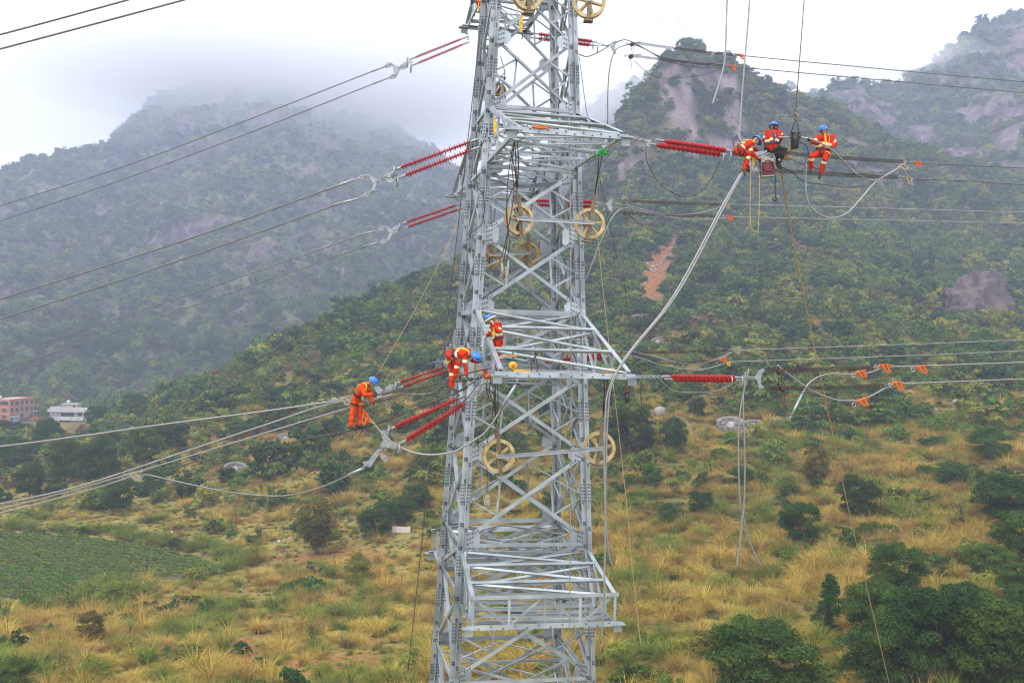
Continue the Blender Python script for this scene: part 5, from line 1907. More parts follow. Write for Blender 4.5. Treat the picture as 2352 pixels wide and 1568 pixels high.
wire("cable", "loose upper cable bowing right of the cream pulley", "R_top_back", [(1408, 467), (1448, 474), (1518, 491), (1575, 493), (1627, 485), (1671, 469)], 0.022, M_ALU, "cable")
wire("cable", "loose lower cable arching out of the yoke right of the cream pulley", "R_top_back", [(1345, 645), (1372, 574), (1391, 529), (1412, 492), (1439, 478), (1496, 491), (1584, 504), (1650, 502), (1680, 498)], 0.022, M_ALU, "cable")
wire("rope", "thin dark rope drooping below the back upper chains", "R_top_back", [(1440, 494), (1480, 520), (1530, 540), (1575, 543), (1620, 525), (1660, 500)], 0.012, M_DROPE, "rope")

insulator(ARM["high_back"][1] + EX * .3, OP("R_high_back", 1369, 97), "upper red string at the very top right, before the white cloud", 1.1)
insulator(ARM["high_back"][1] + EX * .3 - Vector((0, 0, .18)), OP("R_high_back", 1365, 105), "lower red string at the very top right, before the white cloud", 1.1)
ring("corona ring on the topmost right strings", "R_high_back", (1372, 112), 0.16)
ring("small corona ring on the topmost right strings", "R_high_back", (1362, 106), 0.13)
hook_up("silver links between the topmost right strings and their yoke", "R_high_back", (1374, 102), (1404, 107), 3)
yoke("white angular yoke plate below the white cloud, right of the tower top", "R_high_back", [(1403, 108), (1411, 95), (1417, 95), (1412, 108), (1416, 124), (1410, 124)], [(1405, 108), (1414, 97), (1413, 122)])
hoist("dark lever hoist on the topmost right chains, upper", "R_high_back", (1452, 102), 0, 1.0, lever=(.36, .12))
hoist("dark lever hoist on the topmost right chains, lower one with hanging chain", "R_high_back", (1449, 130), 0, 1.1, lever=(.4, .12))
chain_run("topmost dark chain leading right towards the crag top", "R_high_back", (1462, 99), (1693, 127))
chain_run("dark chain just under the topmost one towards the crag top", "R_high_back", (1460, 129), (1665, 151))
grip("orange wire grip before the crag top, upper", "R_high_back", (1702, 128), R(-6), 1.0)
grip("orange wire grip before the crag top, lower", "R_high_back", (1684, 154), R(-6), 1.0)
wire("conductor", "topmost right conductor passing over the crag", "R_high_back", [(1693, 127), (1900, 147), (2352, 188), (2700, 216)], 0.020, M_ALUD, "conductor")
wire("conductor", "second topmost right conductor passing the crag", "R_high_back", [(1680, 153), (1900, 173), (2352, 213), (2700, 240)], 0.020, M_ALUD, "conductor")
wire("cable", "loose upper cable arching from the topmost right yoke", "R_high_back", [(1413, 99), (1435, 92), (1461, 101), (1514, 129), (1584, 142), (1628, 145), (1671, 136), (1693, 127)], 0.022, M_ALUD, "cable")
wire("cable", "loose lower cable looping from the topmost right yoke down to the crossarm", "R_high_back", [(1396, 285), (1396, 220), (1399, 167), (1408, 127), (1421, 110), (1452, 103), (1483, 114), (1531, 140), (1593, 153), (1654, 156), (1689, 154)], 0.022, M_ALUD, "cable")
wire("cable", "short loop from the topmost right yoke back to the tower leg", "R_high_back", [(1326, 124), (1350, 130), (1383, 116), (1407, 99), (1425, 94)], 0.022, M_ALUD, "cable")
wire("rope", "thin dark rope drooping below the topmost right chains", "R_high_back", [(1456, 140), (1496, 173), (1531, 180), (1610, 173), (1654, 158)], 0.012, M_DROPE, "rope")

# ---- plumb and tag lines about the tower
wire("tag_line", "thin line rising right from the standing worker's helmet", "L_mid_front", [(865, 863), (912, 783), (965, 689), (1030, 560), (1062, 480)], 0.008, M_ROPE, "line")
wire("rope", "long dark rope hanging down outside the left tower legs", "L_mid_front", [(1104, 60), (1085, 230), (1046, 574), (1007, 917), (985, 1090), (960, 1330), (937, 1540)], 0.013, M_DROPE, "rope")
wire("rope", "pale rope falling straight down inside the tower front", 27.3, [(1306, -40), (1307, 230), (1311, 600), (1312, 900), (1311, 1140), (1308, 1400), (1305, 1600)], 0.015, M_ALU, "rope")
wire("rope", "thin tan line slanting down beside the right tower legs", 31.0, [(1370, 430), (1376, 574), (1402, 822), (1422, 1000), (1440, 1165), (1451, 1296), (1472, 1483)], 0.011, M_ROPE, "line")
wire("rope", "thin dark line slanting from the upper right crossarm to the platform tip", 30.0, [(1330, 130), (1355, 300), (1410, 560), (1435, 660), (1448, 790), (1462, 860)], 0.010, M_DROPE, "line")
wire("rope", "brown rope dangling free below the platform's right shackles", "R_mid_front", [(1475, 872), (1472, 900), (1474, 960), (1470, 985), (1473, 1003)], 0.012, M_BROPE, "rope")
# ------------------------------------------------------------------ workers
M_SUIT = mat("red_orange_coverall", (0.72, 0.040, 0.008), 0.8, 0, color2=(0.34, 0.014, 0.004), scale=13, bump=0.8, bscale=16, spec=0.2)  # darker second colour paints shaded creases into the cloth
M_SUIT2 = mat("orange_coverall", (0.74, 0.085, 0.008), 0.8, 0, color2=(0.48, 0.040, 0.005), scale=9, bump=0.5, bscale=14, spec=0.2)
M_SKIN = mat("skin", (0.42, 0.225, 0.145), 0.55, 0, var=0.1, scale=20)
M_HAIR = mat("black_hair", (0.012, 0.011, 0.010), 0.5, 0, var=0.2)
M_BAND = mat("reflective_band", (0.72, 0.80, 0.26), 0.4, 0, color2=(0.70, 0.74, 0.62), scale=30)
M_PANTS = mat("black_trousers", (0.018, 0.018, 0.022), 0.8, 0, var=0.3, bump=0.3, bscale=18)
M_BOOT = mat("olive_shoe", (0.095, 0.088, 0.042), 0.8, 0, var=0.3, scale=20)
M_BOOTB = mat("dark_shoe", (0.030, 0.028, 0.025), 0.8, 0, var=0.3, scale=20)
M_GLOVE = mat("dark_glove", (0.028, 0.030, 0.034), 0.85, 0, var=0.3)
M_GLOVEW = mat("white_glove", (0.62, 0.60, 0.56), 0.9, 0, var=0.15)
M_GLOVER = mat("red_glove", (0.20, 0.022, 0.016), 0.85, 0, var=0.4, scale=20)
M_HELM = mat("blue_helmet_plastic", (0.006, 0.165, 0.62), 0.3, 0, var=0.06, coat=0.4)
M_STRAPY = mat("yellow_webbing", (0.82, 0.50, 0.02), 0.7, 0, var=0.12, scale=30)
M_STRAPB = mat("black_webbing", (0.018, 0.018, 0.02), 0.7, 0, var=0.2)
M_STRAPN = mat("navy_webbing", (0.020, 0.055, 0.16), 0.7, 0, var=0.2)
M_BUCKLE = mat("buckle_steel", (0.62, 0.63, 0.64), 0.35, 0.7, var=0.1)
M_STRAW = mat("straw_brim", (0.68, 0.50, 0.22), 0.8, 0, var=0.2, scale=40)


def cap_sdf(P, a, b, ra, rb):
    ab = b - a
    t = np.clip(((P - a) @ ab) / max(ab @ ab, 1e-9), 0, 1)
    return np.linalg.norm(P - (a + t[:, None] * ab), axis=1) - (ra + (rb - ra) * t), t


def capsule_mesh(bm_v, bm_f, a, b, ra, rb, n=12):
    """closed tapered capsule as raw verts/faces"""
    a, b = Vector(a), Vector(b)
    ax = b - a
    L = ax.length
    t = ax.normalized() if L > 1e-6 else Vector((0, 0, 1))
    u = t.orthogonal().normalized()
    w = t.cross(u)
    rings = []
    for k in range(1, 5):
        th = math.pi / 2 * k / 4
        rings.append((a - t * ra * math.cos(th), ra * math.sin(th)))
    for k in range(0, 4):
        th = math.pi / 2 * k / 4
        rings.append((b + t * rb * math.sin(th), rb * math.cos(th)))
    o = len(bm_v)
    bm_v.append(tuple(a - t * ra))
    for c_, r in rings:
        for k in range(n):
            an = 2 * math.pi * k / n
            bm_v.append(tuple(c_ + (u * math.cos(an) + w * math.sin(an)) * r))
    bm_v.append(tuple(b + t * rb))
    m = len(rings)
    for k in range(n):
        bm_f.append((o, o + 1 + (k + 1) % n, o + 1 + k))
        bm_f.append((o + 1 + m * n, o + 1 + (m - 1) * n + k, o + 1 + (m - 1) * n + (k + 1) % n))
    for i in range(m - 1):
        for k in range(n):
            p = o + 1 + i * n
            bm_f.append((p + k, p + (k + 1) % n, p + n + (k + 1) % n, p + n + k))


def fingers(caps, wrist, hand, palm_n, curl, mi, side=1):
    """palm and five bent fingers of unequal length from wrist to knuckles"""
    f = (hand - wrist)
    if f.length < 1e-4:
        f = Vector((0, 0, -1))
    f.normalize()
    n = (palm_n - f * palm_n.dot(f)).normalized()
    s = f.cross(n) * side
    base = wrist + f * 0.03
    kn = base + f * 0.075
    for o in (-0.027, -0.009, 0.009, 0.027):
        caps.append((base + s * o * .7, kn + s * o, 0.021, 0.018, mi, None))
    for o, ln in ((-0.030, .062), (-0.010, .076), (0.010, .080), (0.030, .070)):
        k0 = kn + s * o
        d1 = (f * math.cos(curl * .7) + n * math.sin(curl * .7)).normalized()
        k1 = k0 + d1 * ln * .55
        d2 = (f * math.cos(curl * 1.7) + n * math.sin(curl * 1.7)).normalized()
        caps.append((k0, k1, 0.0105, 0.0098, mi, None))
        caps.append((k1, k1 + d2 * ln * .5, 0.0098, 0.0088, mi, None))
    t0 = base + s * 0.026 + f * 0.012
    t1 = t0 + (s * .75 + f * .5 + n * .35).normalized() * 0.042
    caps.append((t0, t1, 0.0135, 0.0115, mi, None))
    caps.append((t1, t1 + (f * .8 + n * .5 + s * .1).normalized() * 0.032, 0.0115, 0.0095, mi, None))


def person(label, J, look, suit=None, legs=None, shoe=None, gloveL=None, gloveR=None, harness='Y', bands=True, scale=1.0, brim=False,
           palmL=None, palmR=None, curl=0.9, mask=False):
    """J: joint name -> world Vector. One continuous remeshed body; helmet, straps and buckles are its parts."""
    suit = suit or M_SUIT
    legs = legs or suit
    shoe = shoe or M_BOOTB
    gloveL = gloveL or M_GLOVE
    gloveR = gloveR or M_GLOVE
    mats = [suit, M_SKIN, legs, shoe, gloveL, gloveR, M_BAND, M_HAIR]
    k = scale
    caps = []       # (a, b, ra, rb, material index, band (t0, t1) or None)

    def C(a, b, ra, rb, mi, band=None):
        caps.append((J[a] if isinstance(a, str) else a, J[b] if isinstance(b, str) else b, ra * k, rb * k, mi, band))
    up_t = (J['chest'] - J['pelvis']).normalized()
    look = look.normalized()
    # torso
    mid = J['chest'].lerp(J['pelvis'], 0.5)
    C('shL', 'shR', 0.078, 0.078, 0)
    for s in ('L', 'R'):
        C('sh' + s, J['hip' + s].lerp(J['pelvis'], .1), 0.088, 0.105, 0, (0.47, 0.60) if bands else None)
    C('chest', mid, 0.125, 0.128, 0, (0.72, 0.99) if bands else None)
    C(mid, 'pelvis', 0.128, 0.132, 0, (0.0, 0.12) if bands else None)
    C('hipL', 'hipR', 0.105, 0.105, 2)
    C('chest', 'neck', 0.085, 0.056, 0)
    C('neck', J['neck'].lerp(J['head'], .6), 0.052, 0.052, 1)
    # collar
    # head: skull, jaw, nose, ears, hair at the nape
    hd = J['head']
    hup = (hd - J['neck']).normalized()
    hup = (hup - look * hup.dot(look) * 0.5).normalized()
    sd_ = look.cross(hup).normalized()
    C(hd + hup * .02 - look * .012, hd + hup * .03 + look * .012, 0.088, 0.086, 1)
    C(hd + look * .035 - hup * .03, hd + look * .052 - hup * .075, 0.062, 0.042, 1)
    C(hd + look * .098 - hup * .005, hd + look * .112 - hup * .03, 0.010, 0.014, 1)
    C(hd + look * .090 + sd_ * .016 - hup * .062, hd + look * .090 - sd_ * .016 - hup * .062, 0.010, 0.010, 1)
    for s in (-1, 1):
        C(hd + sd_ * s * .088 + hup * .005, hd + sd_ * s * .092 - hup * .025, 0.017, 0.012, 1)
        C(hd + look * .078 + sd_ * s * .034 + hup * .012, hd + look * .080 + sd_ * s * .030 + hup * .012, 0.012, 0.012, 7)
    C(hd - look * .05 + hup * .0, hd - look * .055 - hup * .045, 0.062, 0.040, 7)
    # limbs
    for s, gi in (('L', 4), ('R', 5)):
        C('sh' + s, 'el' + s, 0.070, 0.057, 0, (0.52, 0.78) if bands else None)
        C('el' + s, 'wr' + s, 0.056, 0.043, 0)
        C('hip' + s, 'kn' + s, 0.100, 0.076, 2)
        C('kn' + s, 'an' + s, 0.074, 0.066, 2, (0.12, 0.32) if (bands and legs is suit) else None)
        a, t = J['an' + s], J['toe' + s]
        C(a, a + (J['an' + s] - J['kn' + s]).normalized() * .05, 0.044, 0.044, 1)
        hl = a + (J['an' + s] - J['kn' + s]).normalized() * .07
        f = (t - hl).normalized()
        C(hl - f * .03, hl + f * .06, 0.046, 0.048, 3)
        C(hl + f * .06, t, 0.047, 0.036, 3)
        C(hl - f * .045, hl + f * .03, 0.040, 0.040, 3)
        hn = J['hd' + s]
        fingers(caps, J['wr' + s], hn, (palmL if s == 'L' else palmR) or Vector((0, -0.3, -1)), curl, gi, 1 if s == 'L' else -1)
        C('wr' + s, J['wr' + s].lerp(hn, 0.35), 0.030, 0.028, gi)
    # union of the tapered volumes, remeshed into one skin
    bv, bf = [], []
    for a, b, ra, rb, mi, bd in caps:
        capsule_mesh(bv, bf, a, b, ra, rb)
    org = J['pelvis'].copy()
    low = min(J['toeL'].z, J['toeR'].z)
    org.z = low
    me = bpy.data.meshes.new("tmp")
    me.from_pydata([(x - org.x, y - org.y, z - org.z) for x, y, z in bv], [], bf)
    tmp = bpy.data.objects.new("tmp", me)
    COL.objects.link(tmp)
    md = tmp.modifiers.new("r", 'REMESH')
    md.mode = 'VOXEL'
    md.voxel_size = 0.0125
    ms = tmp.modifiers.new("s", 'SMOOTH')
    ms.iterations = 2
    ms.factor = 0.5
    dg = bpy.context.evaluated_depsgraph_get()
    body_me = bpy.data.meshes.new_from_object(tmp.evaluated_get(dg))
    bpy.data.objects.remove(tmp)
    bpy.data.meshes.remove(me)
    nv = len(body_me.vertices)
    co = np.empty(nv * 3, np.float32)
    body_me.vertices.foreach_get("co", co)
    co = co.reshape(-1, 3).astype(float)
    nrm_ = np.empty(nv * 3, np.float32)
    body_me.vertices.foreach_get("normal", nrm_)
    nrm_ = nrm_.reshape(-1, 3)
    # cloth folds, not on skin
    Pw = co + np.array(org)
    best = np.full(nv, 9.0)
    bi = np.zeros(nv, int)
    bt = np.zeros(nv)
    for i, (a, b, ra, rb, mi, bd) in enumerate(caps):
        d_, t_ = cap_sdf(Pw, np.array(a), np.array(b), ra, rb)
        m_ = d_ < best
        best[m_], bi[m_], bt[m_] = d_[m_], i, t_[m_]
    mi_v = np.array([c_[4] for c_ in caps])[bi]
    fold = fbm(Pw * np.array([15, 15, 11.0]), 3) * 0.014 + np.abs(gnoise(Pw * np.array([9, 9, 24.0]) + 5)) * 0.013
    cloth = (mi_v == 0) | (mi_v == 2)
    co += nrm_ * (fold * cloth)[:, None]
    body_me.vertices.foreach_set("co", co.astype(np.float32).ravel())
    for i, c_ in enumerate(caps):
        if c_[5] is not None:
            sel = (bi == i) & (bt >= c_[5][0]) & (bt <= c_[5][1])
            mi_v[sel] = 6
    body_me.materials.clear()
    for m_ in mats:
        body_me.materials.append(m_)
    fv = np.empty(len(body_me.loops), np.int32)
    body_me.loops.foreach_get("vertex_index", fv)
    ls = np.empty(len(body_me.polygons), np.int32)
    body_me.polygons.foreach_get("loop_start", ls)
    body_me.polygons.foreach_set("material_index", mi_v[fv[ls]].astype(np.int32))
    body_me.polygons.foreach_set("use_smooth", np.ones(len(ls), bool))
    body_me.update()
    root = empty("person", org, label, "person")
    obj("body", body_me, None, root)
    A = np.array([c_[0] for c_ in caps]); B = np.array([c_[1] for c_ in caps])
    RA = np.array([c_[2] for c_ in caps]); RB = np.array([c_[3] for c_ in caps])

    def surf(p, d, off=0.012):
        """walk out from inside the body along d to just above its surface"""
        d = np.array(d.normalized())
        best_t = 0.0
        ts = np.arange(0, 0.32, 0.008)
        pts = np.array(p)[None] + ts[:, None] * d
        dm = np.full(len(ts), 9.0)
        for i in range(0, 7 + 1):
            d_, _ = cap_sdf(pts, A[i], B[i], RA[i], RB[i])
            dm = np.minimum(dm, d_)
        ins = np.where(dm < 0)[0]
        t_ = ts[ins[-1]] if len(ins) else 0.05
        return Vector(np.array(p) + (t_ + off + .004) * d)

    def strap(name, pts, m_, w=0.045, th=0.01, parent=None):
        b = MB()
        pts = spline(pts, 5) if len(pts) > 2 else pts
        for i in range(len(pts) - 1):
            p, q = pts[i], pts[i + 1]
            ax = (q - p)
            if ax.length < 1e-5:
                continue
            ax.normalize()
            c_ = (p + q) / 2
            n_ = c_ - (mid + up_t * (c_ - mid).dot(up_t))
            n_ = (n_ - ax * n_.dot(ax)).normalized()
            s_ = n_.cross(ax)
            ee = ax * 0.004
            b.add([p - ee + s_ * w / 2, p - ee - s_ * w / 2, q + ee - s_ * w / 2, q + ee + s_ * w / 2,
                   p - ee + s_ * w / 2 + n_ * th, p - ee - s_ * w / 2 + n_ * th, q + ee - s_ * w / 2 + n_ * th, q + ee + s_ * w / 2 + n_ * th],
                  [(3, 2, 1, 0), (4, 5, 6, 7), (0, 1, 5, 4), (2, 3, 7, 6), (0, 4, 7, 3), (1, 2, 6, 5)])
        return b.build(name, m_, parent or root)
    # torso frame
    lr = (J['shL'] - J['shR']).normalized()
    fw = up_t.cross(lr).normalized()
    if fw.dot(look) < 0 and abs(fw.dot(look)) > 0.3:
        fw = -fw
    col = {'Y': M_STRAPY, 'B': M_STRAPB, 'N': M_STRAPN}[harness]
    bt_pts = []
    c0 = J['pelvis'] + up_t * 0.10
    for i in range(13):
        an = 2 * math.pi * i / 12
        bt_pts.append(surf(c0, lr * math.cos(an) + fw * math.sin(an)))
    belt = strap("belt", bt_pts, M_STRAPB, 0.07)
    bk = MB()
    bk.box(surf(c0, fw, 0.02), (0.06, 0.06, 0.05))
    bk.build("buckle", M_BUCKLE, belt)
    for s in (-1, 1):
        o = lr * s * 0.085
        lo_f, lo_b = surf(c0 + o * .6, fw, .014), surf(c0 + o * .6, -fw, .014)
        hi = J['chest'] + o + up_t * .05
        pts = [lo_f, surf(mid + o * .8, fw), surf(J['chest'] + o - up_t * .03, (fw + up_t * .2)), surf(hi - up_t * .05, up_t), surf(J['chest'] + o - up_t * .03, (-fw + up_t * .2)),
               surf(mid - o * .1, -fw), lo_b]
        strap("shoulder_strap", pts, col, 0.045)
        # leg loops
        lg, hp = J['kn' + ('L' if s > 0 else 'R')], J['hip' + ('L' if s > 0 else 'R')]
        tax = (lg - hp).normalized()
        cc = hp + tax * 0.16
        u_ = tax.orthogonal().normalized()
        v_ = tax.cross(u_)
        b = MB()
        ring_ = [cc + (u_ * math.cos(2 * math.pi * i / 14) + v_ * math.sin(2 * math.pi * i / 14)) * 0.112 * k for i in range(15)]
        for i in range(14):
            p, q = ring_[i], ring_[i + 1]
            n_ = ((p + q) / 2 - cc).normalized()
            b.add([p - tax * .022, q - tax * .022, q + tax * .022, p + tax * .022, p - tax * .022 + n_ * .012, q - tax * .022 + n_ * .012, q + tax * .022 + n_ * .012, p + tax * .022 + n_ * .012],
                  [(0, 1, 2, 3), (7, 6, 5, 4), (0, 4, 5, 1), (3, 2, 6, 7)])
        b.build("leg_loop", col if s > 0 else M_STRAPB, root)
    rg = MB()
    rg.torus(surf(J['chest'] - up_t * .1, -fw, .03), lr, 0.035, 0.008, 12, 5)
    rg.build("harness_ring", M_BUCKLE, root)
    # helmet
    hb = MB()
    c_ = hd + hup * .045
    rings = []
    for i in range(9):
        th = math.pi / 2 * i / 8
        r = 0.122 * math.cos(th)
        h = 0.115 * math.sin(th)
        rings.append((h, r))
    vs_, fs_ = [], []
    nn = 20
    for h, r in rings:
        for j in range(nn):
            an = 2 * math.pi * j / nn
            e = 1.12 if h < 0.1 else 1.0
            ridge = 0.008 * max(0, 1 - abs(math.sin(an)) * 4) if h > 0.02 else 0
            vs_.append(c_ + look * math.cos(an) * r * e + sd_ * math.sin(an) * r + hup * (h + ridge))
    for i in range(8):
        for j in range(nn):
            fs_.append((i * nn + j, i * nn + (j + 1) % nn, (i + 1) * nn + (j + 1) % nn, (i + 1) * nn + j))
    hb.add(vs_, fs_, True)
    helm = hb.build("helmet", M_HELM, root)
    br = MB()
    vs_, fs_ = [], []
    for j in range(nn):
        an = 2 * math.pi * j / nn
        ext = 0.012 + 0.042 * max(0, math.cos(an)) ** 1.5
        if brim:
            ext = 0.10
        for rr_, hh in ((0.118, 0.006), (0.122 + ext, -0.012 - (0.02 if brim else 0.008 * max(0, math.cos(an)))), (0.122 + ext, -0.018 - (0.02 if brim else 0.008 * max(0, math.cos(an)))), (0.114, -0.002)):
            vs_.append(c_ + look * math.cos(an) * rr_ * (1.12 if not brim else 1.0) + sd_ * math.sin(an) * rr_ + hup * hh)
    for j in range(nn):
        for q in range(4):
            fs_.append((j * 4 + q, ((j + 1) % nn) * 4 + q, ((j + 1) % nn) * 4 + (q + 1) % 4, j * 4 + (q + 1) % 4))
    br.add(vs_, fs_, True)
    br.build("brim", M_STRAW if brim else M_HELM, helm)
    cs = MB()
    cs.tube([c_ + sd_ * .11, hd + sd_ * .075 - hup * .07 + look * .03, hd - hup * .125 + look * .05, hd - sd_ * .075 - hup * .07 + look * .03, c_ - sd_ * .11], 0.006, 5)
    cs.build("chin_strap", M_STRAPB, helm)
    return root


def pose(conv, plane, spec, dd0=0.0):
    """joint table {name: (x, y, metres nearer(-)/farther(+))} in a zoomed picture's own coordinates"""
    J = {}
    for n_, (x, y, *dd) in spec.items():
        px, py = conv(x, y)
        p = OP(plane, px, py)
        v = (p - Vector((0, 0, ZC))).normalized()
        J[n_] = p + v * ((dd[0] if dd else 0) + dd0)
    return J


c6 = lambda x, y: (1636.4 + x * .1465, 258.4 + y * .1465)
c7 = lambda x, y: (775.1 + x * .1953, 689.0 + y * .1953)
c1 = lambda x, y: (976.1 + x * .2198, y * .2198)

J = pose(c6, "R_top_front", dict(head=(682, 440), neck=(622, 468), chest=(578, 492), pelvis=(398, 588), shR=(566, 500, -.16), shL=(600, 480, .16),
         elR=(608, 632, -.2), wrR=(712, 720, -.16), hdR=(748, 758, -.12), elL=(660, 560, .2), wrL=(700, 610, .2), hdL=(735, 640, .2),
         hipR=(395, 600, -.1), hipL=(405, 596, .1), knR=(570, 668, -.14), anR=(498, 872, -.12), toeR=(520, 985, -.12),
         knL=(600, 690, .16), anL=(545, 860, .16), toeL=(590, 930, .16)))
person("worker crouching over the red machine, head down, yellow harness and olive shoes", J, Vector((0.8, -0.25, -0.75)), shoe=M_BOOT, palmR=Vector((0, 0, -1)))
J = pose(c6, "R_top_front", dict(head=(958, 232), neck=(952, 280), chest=(945, 335), pelvis=(905, 545), shL=(868, 318, .03), shR=(1030, 308, .0),
         elL=(815, 430, .12), wrL=(850, 530, .25), hdL=(870, 560, .3), elR=(1098, 372, -.03), wrR=(1055, 450, .12), hdR=(1030, 480, .2),
         hipL=(870, 565, .03), hipR=(960, 560, -.03), knL=(1010, 600, .35), anL=(1020, 800, .3), toeL=(1070, 880, .35),
         knR=(1135, 590, .05), anR=(1045, 765, .0), toeR=(1075, 870, -.05)), 0.15)
person("worker with back turned in black trousers and navy harness beside the black press", J, Vector((0.05, 0.95, -0.3)), legs=M_PANTS, harness='N')
J = pose(c6, "R_top_front", dict(head=(1733, 285, -.02), neck=(1745, 335), chest=(1760, 400), pelvis=(1735, 615), shR=(1648, 398, -.05), shL=(1872, 392, .05),
         elR=(1590, 478, -.25), wrR=(1548, 452, -.32), hdR=(1518, 428, -.3), elL=(1935, 492, -.05), wrL=(1868, 545, -.22), hdL=(1830, 562, -.28),
         hipR=(1680, 628), hipL=(1795, 630), knR=(1552, 690, -.3), anR=(1545, 868, -.1), toeR=(1520, 925, -.28),
         knL=(1760, 740, -.3), anL=(1706, 930, -.12), toeL=(1672, 1035, -.22)))
person("worker seated on the chains facing out, holding the thick bent cable", J, Vector((-0.35, -0.9, -0.12)))
J = pose(c7, "L_mid_front", dict(head=(405, 960), neck=(352, 985), chest=(318, 1015), pelvis=(222, 1140), shR=(290, 1015, -.16), shL=(345, 1005, .17),
         elR=(318, 1115, -.22), wrR=(402, 1108, -.15), hdR=(435, 1118, -.1), elL=(385, 1110, .18), wrL=(398, 1185, .1), hdL=(420, 1210, .08),
         hipR=(212, 1155, -.1), hipL=(238, 1155, .1), knR=(178, 1315, -.12), anR=(158, 1468, -.12), toeR=(222, 1512, -.14),
         knL=(262, 1315, .1), anL=(252, 1450, .1), toeL=(312, 1488, .08)), -0.15)
person("worker standing on a cable in plain orange coverall and red gloves", J, Vector((0.75, -0.35, -0.65)), suit=M_SUIT2, bands=False, gloveL=M_GLOVER, gloveR=M_GLOVER, scale=0.97)
J = pose(c7, "L_mid_front", dict(head=(1614, 655, -.05), neck=(1568, 640), chest=(1515, 618), pelvis=(1330, 640), shR=(1500, 632, -.17), shL=(1530, 615, .17),
         elR=(1500, 762, -.2), wrR=(1522, 885, -.18), hdR=(1535, 930, -.18), elL=(1590, 715, .2), wrL=(1650, 728, .18), hdL=(1690, 716, .15),
         hipR=(1335, 655, -.1), hipL=(1325, 650, .1), knR=(1410, 750, -.15), anR=(1392, 890, -.12), toeR=(1435, 955, -.15),
         knL=(1345, 830, .12), anL=(1348, 1005, .12), toeL=(1410, 1068, .1)), -0.5)
person("worker bent over double at the tower legs with yellow harness", J, Vector((0.6, -0.2, -0.75)), shoe=M_BOOT, gloveR=M_BOOT, palmL=Vector((0, 0, -1)))
J = pose(c7, 27.9, dict(head=(1806, 222, -.02), neck=(1845, 258), chest=(1862, 300), pelvis=(1888, 478), shL=(1893, 290, -.17), shR=(1828, 285, .16),
         elL=(1905, 372, -.3), wrL=(1836, 290, -.3), hdL=(1818, 250, -.24), elR=(1792, 395, .1), wrR=(1748, 412, -.02), hdR=(1722, 440, -.05),
         hipL=(1905, 492, -.1), hipR=(1872, 492, .1), knL=(1895, 640, -.1), anL=(1905, 792, -.1), toeL=(1870, 848, -.16),
         knR=(1865, 640, .12), anR=(1870, 790, .12), toeR=(1835, 845, .08)))
person("worker standing on the platform with straw hat brim, white gloved hand to his face", J, Vector((-0.8, -0.4, -0.45)), gloveL=M_GLOVEW, gloveR=M_GLOVEW, harness='Y', brim=True, palmL=Vector((-1, 0, 0)))
J = pose(c1, 34.5, dict(head=(524, 8), neck=(556, 20), chest=(585, 36), pelvis=(606, 140), shL=(600, 40, -.15), shR=(575, 32, .15),
         elL=(640, 90, -.2), wrL=(668, 40, -.1), hdL=(690, 20, -.1), elR=(640, 60, .2), wrR=(680, 10, .2), hdR=(700, -10, .2),
         hipL=(612, 150, -.1), hipR=(600, 150, .1), knL=(650, 225, -.15), anL=(640, 310, -.1), toeL=(675, 330, -.1),
         knR=(640, 240, .15), anR=(640, 325, .1), toeR=(670, 350, .1)))
person("worker half hidden behind the top left tower leg, blue helmet bowed", J, Vector((-0.7, -0.3, -0.6)))
# ------------------------------------------------------------------ stringing pulleys and rigging gear
def pulley_parts(root, c_, axis, Rr, m, spokes=6, tilt=0.0, width=0.16, strap_up=None):
    """triple-grooved sheave with six windows, its strap frame, axle and bottom keeper"""
    axis = axis.normalized()
    up = Vector((0, 0, 1))
    up = (up - axis * up.dot(axis)).normalized()
    sd_ = axis.cross(up)
    # grooved rim
    n = 40
    prof = [(-.5, 1.0), (-.42, 1.0), (-.36, .93), (-.25, .90), (-.16, .93), (-.13, .99), (-.10, .93), (0, .90), (.10, .93), (.13, .99), (.16, .93), (.25, .90), (.36, .93), (.42, 1.0), (.5, 1.0), (.5, .80), (-.5, .80)]
    vs_, fs_ = [], []
    for j in range(n):
        a = 2 * math.pi * j / n
        e = up * math.cos(a) + sd_ * math.sin(a)
        for (u, r) in prof:
            vs_.append(c_ + e * r * Rr + axis * u * width)
    k = len(prof)
    for j in range(n):
        for q in range(k):
            fs_.append((j * k + q, ((j + 1) % n) * k + q, ((j + 1) % n) * k + (q + 1) % k, j * k + (q + 1) % k))
    b = MB()
    b.add(vs_, fs_, False)
    wheel = b.build("sheave_rim", m, root)
    b = MB()
    b.lathe([(-.55 * width, 0.16 * Rr), (-.5 * width, 0.2 * Rr), (.5 * width, 0.2 * Rr), (.55 * width, 0.16 * Rr)], c_, c_ + axis, 14)
    b.build("hub", m, wheel)
    for i in range(spokes):
        a = 2 * math.pi * (i + .25) / spokes + tilt
        e = up * math.cos(a) + sd_ * math.sin(a)
        f = axis.cross(e)
        p, q = c_ + e * Rr * .17, c_ + e * Rr * .82
        b = MB()
        w0, w1 = .085 * Rr, .05 * Rr
        b.prism([p - f * w0 * .35 - axis * width * .3, p + f * w0 * .35 - axis * width * .3, p + f * w0 * .35 + axis * width * .3, p - f * w0 * .35 + axis * width * .3], q - p)
        # web plate beside each spoke
        b.prism([p - f * w0 * 1.1 - axis * .006, q - f * w1 * 2.4 - axis * .006, q + f * w1 * 2.4 - axis * .006, p + f * w0 * 1.1 - axis * .006], axis * .012)
        b.build("spoke", m, wheel)
    return up, sd_


PULLEY_N = [0]


